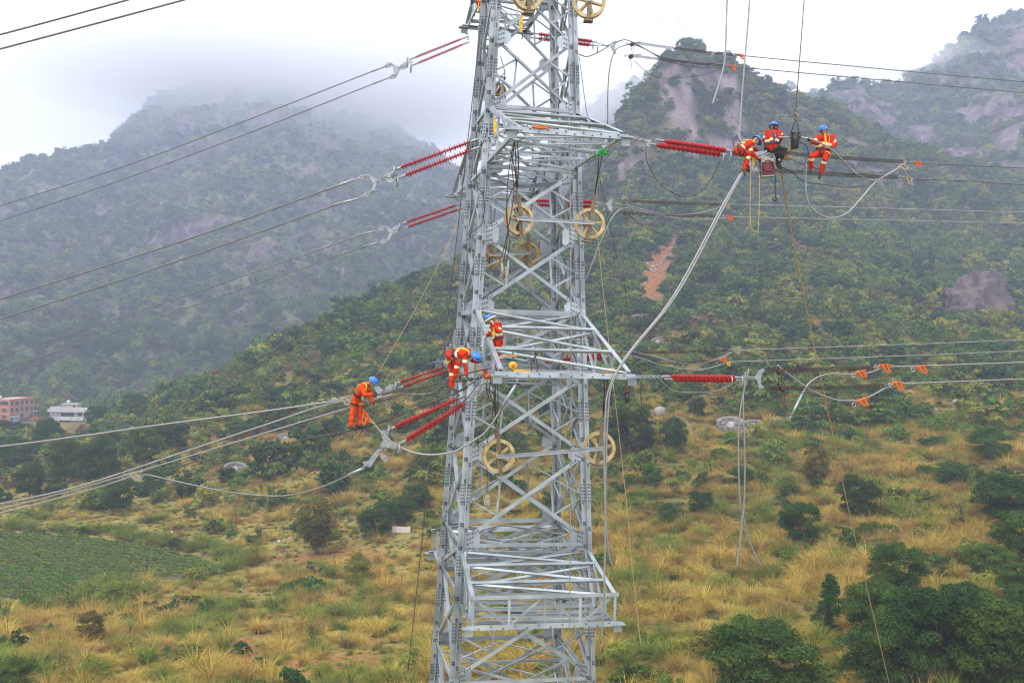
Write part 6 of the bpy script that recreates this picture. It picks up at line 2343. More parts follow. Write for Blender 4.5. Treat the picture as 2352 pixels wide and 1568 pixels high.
def pulley(label, c_, Rr=0.42, m=None, yaw=0.0, hang=None, lean=0.0, strap_m=None, slings=((0, 0),)):
    root = empty("stringing_pulley", c_ - Vector((0, 0, Rr)), label, "pulley")
    q = Matrix.Rotation(yaw, 3, 'Z')
    axis = q @ EY
    up, sd_ = pulley_parts(root, c_, axis, Rr, m or M_NYLON, tilt=random.uniform(0, 1))
    ld = (up * math.cos(lean) + sd_ * math.sin(lean)).normalized()
    ls = axis.cross(ld)
    for s in (-1, 1):
        b = MB()
        o = axis * s * 0.105
        p, t = c_ - ld * Rr * 1.06 + o, c_ + ld * Rr * 1.55 + o
        b.prism([p - ls * .045 - axis * .008, p + ls * .045 - axis * .008, p + ls * .045 + axis * .008, p - ls * .045 + axis * .008], t - p)
        b.build("strap", strap_m or M_RUST, root)
    b = MB()
    b.lathe([(-0.15, 0.035), (-0.13, 0.05), (0.13, 0.05), (0.15, 0.035)], c_, c_ + axis, 10)
    b.build("axle", M_FIT, root)
    b = MB()
    bc = c_ - ld * Rr * 1.1
    b.prism([bc - ls * .13 - axis * .13, bc + ls * .13 - axis * .13, bc + ls * .13 + axis * .13, bc - ls * .13 + axis * .13], -ld * .05)
    b.build("keeper", M_RUST, root)
    b = MB()
    tp = c_ + ld * Rr * 1.5
    b.tube([tp - axis * .12, tp + axis * .12], 0.022, 8)
    b.tube([tp - axis * .1, tp + ld * .12 - axis * .03, tp + ld * .2, tp + ld * .12 + axis * .03, tp + axis * .1], 0.016, 6)
    b.build("head_shackle", M_RUST, root)
    if hang is not None:
        top = tp + ld * .18
        for i, h in enumerate(hang if isinstance(hang, list) else [hang]):
            b = MB()
            b.tube([top, top.lerp(h, .5) + Vector((0.02 * i, 0, 0)), h], 0.014, 6)
            b.build("sling", M_BROPE, root)
    return c_


def channel(label, p, q, m=None, w=0.10):
    b = MB()
    ax = (q - p).normalized()
    n_ = -EY
    up = Vector((0, 0, 1))
    p, q = p - ax * .08, q + ax * .08
    prof = [n_ * 0 - up * w / 2, n_ * .05 - up * w / 2, n_ * .05 - up * (w / 2 - .01), n_ * .012 - up * (w / 2 - .01), n_ * .012 + up * (w / 2 - .01), n_ * .05 + up * (w / 2 - .01), n_ * .05 + up * w / 2, n_ * 0 + up * w / 2]
    b.prism([p + v for v in prof], q - p)
    return thing("spreader_channel", b, m or M_GALV2, label, "steel bar")


dpt = 26.6
a = W(1191.5, 504.5, dpt); b2 = W(1354, 514, dpt + .5)
pulley("cream pulley beside the left tower legs under the front upper crossarm", a, 0.425, yaw=0.25, lean=-0.10, hang=[W(1183, 330, 26.0), W(1190, 372, 26.2), W(1172, 345, 26.0)], slings=())
pulley("cream pulley on the right tower leg under the front upper crossarm", b2, 0.43, yaw=-0.12, lean=0.16, hang=[W(1384, 350, 26.6), W(1376, 352, 26.4)])
channel("galvanised channel tying the two cream pulleys under the front upper crossarm", a - EY * .2, b2 - EY * .2)
a = W(1145, 1046, dpt); b2 = W(1376, 1028, dpt + .6)
pulley("pale pulley on the left tower leg below the platform", a, 0.46, yaw=0.12, lean=-0.10, hang=[W(1138, 880, 26.4), W(1130, 875, 26.2), W(1142, 872, 26.2)])
pulley("pale pulley hanging off the right tower leg below the platform", b2, 0.46, yaw=-0.22, lean=0.10, hang=[W(1390, 868, 26.4), W(1396, 868, 26.6)])
channel("galvanised channel tying the two pale pulleys below the platform", a - EY * .2, b2 - EY * .2)
a = W(1127, 587, 33.0); b2 = W(1210, 583, 33.2)
pulley("amber pulley mostly hidden behind the left tower leg", a, 0.43, M_NYLOND, yaw=0.0, hang=[W(1127, 470, 33.0)])
pulley("small amber pulley inside the tower bracing", b2, 0.43, M_NYLOND, yaw=-0.1, lean=0.08, hang=[W(1222, 470, 33.4)])
channel("thin channel tying the two amber pulleys inside the tower", a - EY * .2, b2 - EY * .2)
pulley("cream pulley cut by the sky edge at the tower's top centre", W(1211, -11, 26.4), 0.43, yaw=0.15, lean=-.05, hang=[W(1205, -120, 26.4)])
pulley("cream pulley at the tower's top right corner against white sky", W(1353, 5, 26.8), 0.46, yaw=-0.2, lean=.02, hang=[W(1353, -110, 26.8)])
pulley("cream pulley peeking out behind the upper left legs", W(1119, 135, 35.0), 0.46, yaw=0.9, hang=[W(1119, 40, 35.0)])
pulley("stained pulley turned edge on behind the upper left leg", W(1139, 218, 34.6), 0.44, M_NYLOND, yaw=-0.9, lean=.5, hang=[W(1150, 130, 34.6)])

# ---- slings and tackle around the upper crossarm
for i, pts in enumerate(([(1183, 318), (1176, 380), (1180, 450), (1160, 560), (1148, 600), (1150, 612)], [(1188, 322), (1190, 400), (1164, 470), (1166, 540), (1157, 600)], [(1180, 326), (1168, 400), (1164, 480), (1170, 560), (1163, 600)])):
    wire("sling", ["leftmost dark sling down to the ivory clamps inside the tower", "middle dark sling down to the ivory clamps inside the tower", "rightmost dark sling down to the ivory clamps inside the tower"][i], 26.2, pts, 0.014, M_BROPE, "rope")
root = empty("clamp_bundle", W(1158, 632, 26.2), "bundle of ivory cable clamps hanging inside the tower", "clamp")
for dx, dy, an in ((-6, -8, .1), (-2, 2, -.2), (4, 0, .15), (5, 8, .05)):
    p = W(1158 + dx, 612 + dy, 26.2 + dx * .01)
    b = MB()
    dv = Vector((math.sin(an), 0, -math.cos(an)))
    b.prism([p + Vector((-.03, -.03, 0)), p + Vector((.03, -.03, 0)), p + Vector((.04, .03, 0)), p + Vector((-.025, .03, 0))], dv * .26)
    b.torus(p + dv * .28, (0, 1, 0), 0.035, 0.012, 10, 5)
    b.build("clamp", M_IVORY, root)
wire("rope", "dark rope hanging along the upper left leg into a loose loop", 27.0, [(1116, 310), (1100, 360), (1094, 420), (1110, 450), (1112, 485), (1106, 515), (1092, 528), (1083, 533)], 0.012, M_BROPE, "rope")

# yellow and orange lever hoists, and other tackle left on the steel
def small_hoist(label, c_, d, m, L=0.34, parent_d=26.0, vertical=False):
    p = W(*c_, d)
    root = empty("lever_hoist", p, label, "hoist")
    u = Vector((0, 0, 1)) if vertical else EX
    v = EX if vertical else Vector((0, 0, 1))
    b = MB()
    b.prism([p - u * L * .5 - EY * .04 - v * .03, p + u * L * .1 - EY * .04 - v * .045, p + u * L * .35 - EY * .04 - v * .04, p + u * L * .5 - EY * .04 - v * .02,
             p + u * L * .5 - EY * .04 + v * .02, p + u * L * .1 - EY * .04 + v * .05, p - u * L * .45 - EY * .04 + v * .03], EY * .08)
    b.build("body", m, root)
    b = MB()
    b.tube([p - u * L * .5, p - u * L * .62 + v * .05, p - u * L * .8 + v * .05, p - u * L * .85], 0.014, 6)
    b.build("hook", M_CHAIN, root)
    b = MB()
    b.tube([p + u * L * .5, p + u * L * .78], 0.014, 6)
    b.build("handle", m, root)
    return root


small_hoist("orange lever hoist lying on the upper crossarm beam", (1240, 292), 25.9, M_ORANGE, 0.42)
small_hoist("yellow lever hoist hanging among the top bracing", (1197, 56), 27.4, M_YELLOW, 0.5, vertical=True)
small_hoist("slim yellow hoist hanging by the upper left crossarm chord", (1137, 292), 27.0, M_YELLOW, 0.4, vertical=True)
small_hoist("yellow lever lying on the platform beam", (1196, 852), 26.0, M_YELLOW, 0.42)
root = empty("chain_block", W(1178, 838, 26.6), "round yellow chain block hanging over the platform beam", "hoist")
p = W(1178, 840, 26.6)
b = MB(); b.lathe([(-.06, .07), (-.05, .115), (.05, .115), (.06, .07)], p, p - EY, 18); b.build("gear_case", M_YELLOW, root)
b = MB(); b.lathe([(-.07, .03), (-.065, .05), (.065, .05), (.07, .03)], p - EY * .01, p - EY * 1.01, 12); b.build("hub", M_ORANGE, root)
b = MB(); link_chain(b, p + Vector((0, 0, .17)), W(1178, 808, 26.6), 5, .012, .03); b.build("chain", M_RUST, root)
b = MB(); b.box(W(1173, 816, 26.6), (.36, .06, .07)); b.build("wooden_packing", mat("timber", (.42, .26, .12), .8, 0, var=.25, scale=12), root)
for i, x in enumerate((1222, 1233)):
    wire("sling", ["left brown sling looped over the platform front bar", "right brown sling looped over the platform front bar"][i], 26.1, [(x, 858), (x - 2 + i * 3, 835), (x + (8 if not i else -4), 815), (1230, 806)], 0.014, M_BROPE, "rope")
# log roller with green rag on the platform
p = W(1404, 854, 26.7)
root = empty("timber_roller", p, "short timber roller wrapped in green cloth at the platform's right end", "roller")
b = MB(); b.lathe([(-.22, .09), (-.2, .1), (.12, .1), (.13, .095)], p, p - EY * .8 + EX * .6, 14); b.build("log", mat("cut_log", (.55, .30, .10), .8, 0, var=.3, scale=14), root)
b = MB()
for i in range(9):
    an = 2 * math.pi * i / 9
    q = p + EY * .12 - EX * .1 + EX * math.cos(an) * .12 + Vector((0, 0, math.sin(an) * .12))
    b.tube([q, q + Vector((random.uniform(-.06, .02), 0, random.uniform(.0, .06))), q - EX * .1], 0.022, 5)
b.build("green_cloth", mat("green_rag", (.06, .30, .05), .8, 0, var=.4, scale=20), root)
# green rag on the upper crossarm
p = W(1385, 346, 26.4)
b = MB()
for i in range(14):
    q = p + Vector((random.uniform(-.13, .13), random.uniform(-.06, .06), random.uniform(-.06, .07)))
    b.tube([q, q + Vector((random.uniform(-.08, .08), random.uniform(-.03, .03), random.uniform(-.09, .02))), q + Vector((random.uniform(-.12, .12), 0, random.uniform(-.12, .0)))], [0.02, 0.034, 0.012], 5)
thing("green_rag", b, mat("bright_green_cloth", (.015, .32, .045), .7, 0, var=.4, scale=20), "bright green cloth knotted under the upper crossarm's right chord", "cloth")
# snatch block hanging on a line inside the lower tower
p = W(1119, 1146, 26.6)
root = empty("snatch_block", p, "pale snatch block hanging on a dark line below the left pulley", "pulley block")
b = MB(); b.prism([p + Vector(v) for v in ((-.09, -.04, -.12), (.05, -.04, -.17), (.1, -.04, .0), (.04, -.04, .17), (-.06, -.04, .12))], (0, .08, 0)); b.build("cheek_plate", M_IVORY, root)
b = MB(); b.lathe([(-.03, .06), (0, .05), (.03, .06)], p, p + Vector((0, 1, 0)), 12); b.build("sheave", M_RUST, root)
b = MB(); link_chain(b, p + Vector((0, 0, .16)), W(1119, 1100, 26.6), 5, .012, .03); b.build("chain", M_RUST, root)
wire("rope", "dark line from the platform down to the pale snatch block", 26.6, [(1138, 885), (1130, 960), (1119, 1020), (1119, 1100)], 0.012, M_BROPE, "rope")
wire("rope", "pale cord loop hanging below the left pulley to the snatch block", 26.9, [(1108, 1075), (1108, 1120), (1113, 1155), (1121, 1172), (1137, 1165), (1144, 1140), (1146, 1103)], 0.010, M_ROPE, "rope")
for i, (x0, x1, x2) in enumerate(((1117, 1124, 1134), (1124, 1129, 1136), (1136, 1138, 1140))):
    wire("sling", ["outer dark sling below the platform's left corner", "middle dark sling below the platform's left corner", "inner dark sling below the platform's left corner"][i], 26.3, [(x0 + 4, 868), (x0, 890 + 6 * i), (x1, 915), (x2, 930), (1138, 965)], 0.014, M_BROPE, "rope")
b = MB()
for i in range(6):
    p = W(1106 + i * 1.4, 872, 26.3)
    b.tube([p, p + Vector((.01 * (i - 2), 0, -.25)), p + Vector((.03 * (i - 1), 0, -.55 - .03 * i))], 0.008, 5)
thing("strand_bundle", b, M_ALU, "spray of loose white strands hanging from the platform corner", "strands")
# clamp frame by the bent worker
p = OP("L_mid_front", 1102, 851)
b = MB(); b.prism([OP("L_mid_front", *q) for q in ((1090, 838), (1102, 838), (1112, 856), (1100, 862), (1088, 850))], EY * .08)
thing("cable_cutter_case", b, M_IVORY, "grey gear case hanging in front of the bent worker's glove", "case")
p = W(1119, 864, 26.4)
root = empty("motor_block", p, "small orange and red hoist motor on the platform's left corner", "motor")
b = MB(); b.lathe([(-.1, .06), (-.09, .08), (.09, .08), (.1, .05)], p, p + EX, 12); b.build("drum", M_ORANGE, root)
b = MB(); b.box(p + Vector((-.06, 0, .13)), (.13, .12, .12)); b.build("cover", M_RED, root)

# ---- the crew's machines
p = OP("R_top_front", 1761, 385)
root = empty("press_pump", p, "red boxed hydraulic pump with pale top slung under the crew", "pump")
rt = Matrix.Rotation(R(-6), 3, 'Y')
b = MB(); b.box(p + Vector((0, 0, -.05)), (.34, .28, .36), rt); b.build("tank", mat("dark_red_paint", (.17, .008, .014), .4, .1, color2=(.11, .008, .01), scale=10), root)
b = MB(); b.box(p + Vector((-.01, 0, .19)), (.36, .3, .11), rt); b.box(p + Vector((-.05, 0, .27)), (.2, .2, .07), rt); b.build("engine_cover", M_IVORY, root)
for dx in (-.19, .19):
    b = MB(); b.tube([p + Vector((dx, -.16, -.27)), p + Vector((dx, -.16, .25)), p + Vector((dx * .8, -.16, .32))], .015, 6); b.build("frame_tube", M_FIT, root)
b = MB(); b.box(p + Vector((.02, 0, -.26)), (.4, .32, .03), rt); b.build("base_plate", M_FIT, root)
b = MB(); b.torus(p + Vector((.0, -.17, .02)), (0, 1, 0), .16, .012, 20, 5); b.build("hose_coil", M_BLACK, root)
b = MB(); b.tube([OP("R_top_front", 1735, 378), OP("R_top_front", 1745, 362), OP("R_top_front", 1768, 352)], .03, 6); thing("lever_bar", b, M_FIT, "silver lever bar laid across the crew's yoke frame", "bar")
small_hoist("yellow clamp on the crew's yoke between crouching worker and pump", (1729, 370), OP("R_top_front", 1729, 370).y, M_YELLOW, 0.3, vertical=True)

p = OP("R_top_front", 1826, 322)
root = empty("hydraulic_press", p, "black hydraulic press head hanging on a rope between two workers", "press")
b = MB()
b.lathe([(-.24, .10), (-.22, .115), (-.05, .115), (-.03, .125), (.08, .125), (.09, .11), (.22, .10), (.23, .08)], p, p + Vector((.03, 0, 1)), 16)
b.build("cylinder", M_BLACK, root)
b = MB(); b.box(p + Vector((0, 0, .1)), (.30, .2, .06)); b.box(p + Vector((0, 0, .2)), (.24, .18, .04)); b.build("die_holder", M_BLACK, root)
for s in (-1, 1):
    b = MB(); b.tube([p + Vector((s * .12, 0, .2)), p + Vector((s * .06, 0, .45)), W(*proj(p + Vector((0, 0, .62))), p.y)], .012, 6); b.build("sling", M_BROPE, root)
b = MB(); b.torus(p + Vector((0, 0, .66)), (0, 1, 0), .05, .018, 12, 6); b.lathe([(0, .03), (.1, .045), (.14, .02)], p + Vector((0, 0, .68)), p + Vector((0, 0, 1.68)), 10); b.build("hook", M_RUST, root)
p = OP("R_top_front", 1814, 350) + Vector((0, .25, 0))
root = empty("tool_box", p, "tan wooden box hanging behind the chains by the seated worker", "box")
b = MB(); b.box(p, (.22, .2, .32)); b.build("box", mat("plywood", (.42, .28, .15), .75, 0, var=.15, scale=9), root)
b = MB(); b.box(p + Vector((0, 0, .17)), (.24, .22, .03)); b.build("lid", M_ROPE, root)
p = OP("R_top_front", 1692, 344)
root = empty("tool_bag", p, "canvas tool bag at the crouching worker's hip", "bag")
b = MB(); b.lathe([(-.16, .06), (-.15, .10), (.0, .11), (.12, .09), (.13, .06)], p, p + Vector((.1, 0, 1)), 12); b.build("bag", mat("canvas", (.20, .15, .08), .9, 0, var=.25, scale=20), root)
b = MB(); b.tube([p + Vector((-.08, 0, .1)), p + Vector((-.12, 0, .25)), p + Vector((0, 0, .36)), p + Vector((.1, 0, .22))], .012, 5); b.build("strap", M_STRAPB, root)
b = MB()
p = W(1441, 893, 25.8); b.box(p + Vector((0, 0, .0)), (.2, .14, .18)); b.tube([p + Vector((0, 0, -.1)), p + Vector((0, 0, -.35))], .05, 8); b.tube([p + Vector((.02, 0, -.35)), p + Vector((.09, 0, -.42)), p + Vector((.06, 0, -.52)), p + Vector((-.02, 0, -.5))], .022, 6)
thing("hook_block", b, M_CHAIN, "black hook block hanging under the platform's right tip", "hook")
# ------------------------------------------------------------------ houses, tombs, rocks, the crop field
M_BRICK = mat("red_brick_wall", (0.50, 0.155, 0.042), 0.85, 0, color2=(0.38, 0.11, 0.035), scale=1.2, bump=0.3)
M_CONC = mat("raw_concrete", (0.40, 0.34, 0.27), 0.9, 0, var=0.18, scale=1.0)
M_RENDER = mat("grey_white_render", (0.46, 0.44, 0.43), 0.9, 0, var=0.12, scale=0.7)
M_GLASS_SHADE = mat("dark_glass_and_shade", (0.030, 0.042, 0.045), 0.12, 0, var=0.3, scale=2)  # window glass; also paints the shade of open recesses on the houses
M_TANK = mat("tank_steel", (0.62, 0.62, 0.60), 0.35, 0.6, var=0.1)
M_SHUT = mat("grey_shutter", (0.34, 0.34, 0.36), 0.6, 0.2, var=0.1)
M_BLUE = mat("blue_sheet", (0.12, 0.26, 0.47), 0.6, 0, color2=(0.20, 0.30, 0.42), scale=2)
M_ROOFD = mat("rusty_sheet_roof", (0.13, 0.095, 0.085), 0.8, 0, var=0.3)
M_STONE = mat("tomb_stone", (0.23, 0.21, 0.19), 0.9, 0, color2=(0.13, 0.115, 0.10), scale=1.5, bump=0.5, bscale=6)
M_ROCK = mat("weathered_rock", (0.30, 0.265, 0.235), 0.95, 0, color2=(0.185, 0.16, 0.145), scale=0.9, bump=0.8, bscale=4)
M_ROCKD = mat("dark_cliff_rock", (0.135, 0.10, 0.092), 0.95, 0, color2=(0.045, 0.034, 0.034), scale=0.25, bump=1.0, bscale=1.2)
M_CLOTHW = mat("white_plastic", (0.72, 0.72, 0.74), 0.5, 0, var=0.1)


class Frame:
    """a house's own axes: u along its front, v into the house, z up"""

    def __init__(self, o, u):
        self.o, self.u = o, u.normalized()
        self.v = Vector((-self.u.y, self.u.x, 0))
        self.rot = Matrix((self.u, self.v, Vector((0, 0, 1)))).transposed()

    def p(self, a, b, z):
        return self.o + self.u * a + self.v * b + Vector((0, 0, z))

    def box(self, mb_, a0, a1, b0, b1, z0, z1):
        return mb_.box(self.p((a0 + a1) / 2, (b0 + b1) / 2, (z0 + z1) / 2), (abs(a1 - a0), abs(b1 - b0), abs(z1 - z0)), self.rot)

    def part(self, name, m, parent, a0, a1, b0, b1, z0, z1):
        b = MB()
        self.box(b, a0, a1, b0, b1, z0, z1)
        return b.build(name, m, parent)


def house_window(f, root, a0, a1, z0, z1, face='front', depth=None, m=None):
    """framed window set 8 cm into a face"""
    w = M_CONC
    if face == 'front':
        fr = f.part("window", w, root, a0 - .08, a1 + .08, -.10, -.02, z0 - .08, z1 + .08)
        f.part("pane", m or M_GLASS_SHADE, fr, a0, a1, -.14, -.10, z0, z1)
        f.part("mullion", w, fr, (a0 + a1) / 2 - .04, (a0 + a1) / 2 + .04, -.17, -.14, z0, z1)
    else:
        fr = f.part("window", w, root, -.10, -.02, a0 - .08, a1 + .08, z0 - .08, z1 + .08)
        f.part("pane", m or M_GLASS_SHADE, fr, -.14, -.10, a0, a1, z0, z1)
        f.part("mullion", w, fr, -.17, -.14, (a0 + a1) / 2 - .04, (a0 + a1) / 2 + .04, z0, z1)


hx = lambda x, y, d: W(.1221 * x, 884.3 + .1221 * y, d)
o_ = hx(172, 668, 398)
f = Frame(o_, Vector((0.052, 0.9986, 0)))
root = empty("brick_house", o_, "unplastered red brick house with concrete frame, three storeys, at the mountain foot", "house")
S = 2.75
Lh, Wh = 18.5, 9.0
for k in range(3):
    f.part("wall", M_BRICK, root, .12, Lh - .12, .12, Wh - .12, k * S, (k + 1) * S - .002)
for k in range(1, 4):
    f.part("floor_beam", M_CONC, root, -.03, Lh + .03, -.03, Wh + .03, k * S - .22, k * S + .10)
for i in range(6):
    a = i * Lh / 5
    f.part("column", M_CONC, root, max(0, a - .2), min(Lh, a + .2), -.01, .16, 0, 3 * S - .23)
for i in range(1, 3):
    f.part("column", M_CONC, root, -.01, .16, i * Wh / 2 - .2, i * Wh / 2 + .2, 0, 3 * S - .23)
rf = f.part("roof", M_CONC, root, .3, Lh - .3, .3, Wh - .3, 3 * S + .10, 3 * S + .22)
for (a0, a1, b0, b1) in ((-.05, Lh + .05, -.05, .2), (-.05, Lh + .05, Wh - .2, Wh + .05), (-.05, .2, .22, Wh - .22), (Lh - .2, Lh + .05, .22, Wh - .22)):
    f.part("parapet", M_BRICK, rf, a0, a1, b0, b1, 3 * S + .102, 3 * S + .5)
b = MB(); b.lathe([(0, .75), (.1, .8), (1.2, .8), (1.4, .5), (1.5, .2)], f.p(3, 6, 3 * S + .3), f.p(3, 6, 3 * S + 1.3), 14); b.build("water_tank", M_TANK, rf)
bay = Lh / 5
for k in range(3):
    for i in range(5):
        c_ = (i + .5) * bay
        if k == 0 and i in (1, 3):
            d_ = f.part("garage_door", M_SHUT, root, c_ - 1.5, c_ + 1.5, -.02, .06, .05, 2.2)
            for s in range(5):
                f.part("slat", M_SHUT, d_, c_ - 1.48, c_ + 1.48, -.05, -.021, .2 + s * .4, .5 + s * .4)
            continue
        house_window(Frame(f.p(0, .12, 0), f.u), root, c_ - .75, c_ + .75, k * S + .85, k * S + 2.15)
for k in range(3):
    if k == 2:
        f.part("balcony_opening_shade", M_GLASS_SHADE, root, -.005, .115, .6, 3.9, k * S + 1.0, k * S + 2.3)  # flat dark slab painted as the shade inside the open balcony
    else:
        house_window(Frame(f.p(.12, 0, 0), f.u), root, 1.4, 3.0, k * S + .85, k * S + 2.15, 'side')
CLEAR += [(o_.x - 3, o_.y + 5, 11), (o_.x - 3, o_.y + 14, 9)]

o2 = hx(925, 690, 388)
f = Frame(o2, Vector((1, 0.04, 0)))
root = empty("white_house", o2, "grey white flat roofed house with rooftop room and steel tank, below trees", "house")
k_ = 388 / F * .1221
X = lambda x: (x - 925) * k_
Zz = lambda y: (690 - y) * k_
f.part("wall", M_RENDER, root, X(925), X(1570), .5, 9, -1, Zz(500))
f.part("balcony", M_RENDER, root, X(1090), X(1570), -.9, .49, Zz(648), Zz(585))
f.part("balcony_roof_slab", M_RENDER, root, X(905), X(1590), -.9, 9.3, Zz(498), Zz(445))
f.part("roof_parapet", M_RENDER, root, X(950), X(1590), -.6, -.4, Zz(444), Zz(405))
f.part("roof_parapet", M_RENDER, root, X(950), X(958), -.39, 9.0, Zz(444), Zz(405))
rr_ = f.part("rooftop_room", M_RENDER, root, X(1135), X(1395), 1.5, 6.0, Zz(444), Zz(366))
f.part("rooftop_slab", M_CONC, rr_, X(1120), X(1412), 1.1, 6.4, Zz(365), Zz(347))
f.part("rooftop_door", M_GLASS_SHADE, rr_, X(1332), X(1374), 1.4, 1.49, Zz(443), Zz(370))
b = MB(); pt = f.p(X(1216), 3.0, Zz(346)); b.lathe([(0, .5), (.1, .62), (1.2, .62), (1.3, .4)], pt, pt + Vector((0, 0, 1)), 14); b.build("water_tank", M_TANK, root)
wn_ = f.part("window", M_CONC, root, X(1130), X(1376), .38, .49, Zz(582), Zz(513))
for i in range(4):
    a0 = X(1130) + .1 + i * (X(1376) - X(1130) - .1) / 4
    f.part("pane", M_GLASS_SHADE, wn_, a0, a0 + (X(1376) - X(1130)) / 4 - .12, .33, .379, Zz(578), Zz(517))
wn_ = f.part("window", M_CONC, root, X(1440), X(1522), .38, .49, Zz(572), Zz(503))
for i in range(2):
    a0 = X(1440) + .1 + i * (X(1522) - X(1440) - .1) / 2
    f.part("pane", M_GLASS_SHADE, wn_, a0, a0 + (X(1522) - X(1440)) / 2 - .14, .33, .379, Zz(568), Zz(507))
f.part("under_balcony_shade", M_GLASS_SHADE, root, X(1100), X(1320), .40, .49, Zz(690), Zz(655))  # dark panel stands in for the shaded gap below the balcony
CLEAR += [(o2.x + 7, o2.y + 3, 9)] + [((o2.x + 7) * k2, o2.y * k2, 9) for k2 in (.98, .95, .92, .89, .86, .83, .8, .77, .74, .71)] + [((o_.x + 4) * k2, o_.y * k2, 10) for k2 in (.97, .94, .91, .88, .85)]

# blue shed, brick pile, sheet shelter between the houses
p = hx(265, 684, 392)
root = empty("blue_shed", p, "small blue sheet metal shed with rusty lean-to roof in front of the brick house", "shed")
f = Frame(p, Vector((1, .15, 0)))
b = MB()
for i in range(10):
    f.box(b, -1.45 + i * .3, -1.17 + i * .3, 0, .06 + .03 * (i % 2), 0, 1.5)
b.build("wall", M_BLUE, root)
f.part("wall", M_BLUE, root, -1.5, -1.4, .1, 2.2, 0, 1.5)
f.part("wall", M_BLUE, root, 1.45, 1.55, .1, 2.2, 0, 1.5)
f.part("door", M_GLASS_SHADE, root, -1.2, -.7, -.05, -.005, 0, 1.3)
b = MB(); b.prism([f.p(-1.8, -.4, 1.62), f.p(1.8, -.4, 1.5), f.p(1.8, 2.5, 2.0), f.p(-1.8, 2.5, 2.1)], (0, 0, .07)); b.build("roof", M_ROOFD, root)
p = hx(670, 640, 402)
b = MB()
rr = random.Random(3)
for i in range(70):
    a = rr.uniform(0, 6.28); r_ = rr.uniform(0, 1) ** .5
    h = (1 - r_) * 1.3
    b.box(p + Vector((math.cos(a) * r_ * 2.3, math.sin(a) * r_ * 1.6, h * rr.uniform(.2, 1))), (.55, .35, .3), Matrix.Rotation(rr.uniform(0, 3), 3, 'Z'))
o = thing("brick_pile", b, M_BRICK, "heap of loose red bricks at the brick house's far corner", "bricks"); o["kind"] = "stuff"
p = hx(720, 490, 412)
root = empty("shelter", p - Vector((0, 0, 1.5)), "low shelter with blue sheet roof between the two houses", "shelter")
f = Frame(p - Vector((0, 0, 1.5)), Vector((1, 0, 0)))
f.part("wall", M_ROOFD, root, -1.6, 2.6, 1, 3, -1.5, 1.2)
b = MB(); b.prism([f.p(-2, 0, 1.3), f.p(1.3, 0, 1.6), f.p(1.3, 3.2, 2.0), f.p(-2, 3.2, 1.8)], (0, 0, .1)); b.build("roof", M_BLUE, root)
f.part("cloth_wall", M_BLUE, root, .4, 2.2, .7, .8, -1.5, .2)

# ---- omega tombs on the hill
def tomb(label, px, py, wpx, m=None, dark=False):
    p = G(px, py)
    w = wpx * p.y / F
    view = Vector((p.x, p.y, 0)).normalized()
    u = Vector((view.y, -view.x, 0))
    root = empty("tomb", p, label, "tomb")
    m = m or M_STONE
    n = 14

    def arc(r0, r1, h0, h1, name, z0=0.0):
        b = MB()
        for i in range(n):
            a0, a1 = math.pi * (i / n) * 1.16 - .25, math.pi * ((i + 1) / n) * 1.16 - .25
            q = []
            for a, r, z in ((a0, r0, h0), (a1, r0, h0), (a1, r1, h1), (a0, r1, h1)):
                zz = z * (0.55 + 0.45 * max(0, math.sin(a)))
                q.append(p + u * math.cos(a) * r + view * math.sin(a) * r * .8 + Vector((0, 0, zz + z0)))
            b.prism([x - Vector((0, 0, 1.0)) for x in q], Vector((0, 0, 1.0)))
        return b.build(name, m, root)
    arc(w * .36, w * .50, w * .30, w * .34, "back_wall")
    arc(w * .26, w * .34, w * .14, w * .17, "inner_ring")
    b = MB(); b.lathe([(-.5, w * .24), (w * .06, w * .22), (w * .12, w * .12), (w * .14, .01)], p + view * w * .1, p + view * w * .1 + Vector((0, 0, 1)), 14); b.build("mound", m, root)
    b = MB(); b.prism([p - u * w * .1 - view * w * .12 - Vector((0, 0, .3)), p + u * w * .1 - view * w * .12 - Vector((0, 0, .3)), p + u * w * .1 - view * w * .12 + Vector((0, 0, w * .16)), p - view * w * .12 + Vector((0, 0, w * .2)), p - u * w * .1 - view * w * .12 + Vector((0, 0, w * .16))], view * .2)
    b.build("headstone", mat("pale_headstone", (.48, .47, .45), .7, 0, var=.2, scale=3), root)
    b = MB(); b.prism([p - u * w * .42 - view * w * .05 - Vector((0, 0, .5)), p + u * w * .42 - view * w * .05 - Vector((0, 0, .5)), p + u * w * .36 - view * w * .38 - Vector((0, 0, .5)), p - u * w * .36 - view * w * .38 - Vector((0, 0, .5))], Vector((0, 0, .62))); b.build("apron", m, root)
    CLEAR.append((p.x, p.y, w * .62))
    CLEAR.append((p.x - view.x * w * .5, p.y - view.y * w * .5, w * .45))
    CLEAR.append((p.x - view.x * w * .9, p.y - view.y * w * .9, w * .3))


tomb("largest horseshoe stone tomb on the slope behind the dangling cable tails", 1678, 984, 66)
tomb("horseshoe tomb just beside the largest one, half overgrown", 1733, 982, 42)
tomb("small horseshoe tomb uphill near the foot of the red landslip", 1466, 734, 30)
tomb("pale horseshoe tomb on the green slope above the loose cables", 1511, 787, 30)
tomb("dark old ring tomb on the lawn side, above the sagging silver cable", 540, 1082, 52, mat("dark_tomb_stone", (.15, .14, .125), .9, 0, var=.3, scale=2))
tomb("tiny pale tomb in tall grass right of the pair of tombs", 1782, 968, 26)
tomb("small tomb on bare orange earth above the sagging cable", 655, 1010, 32)


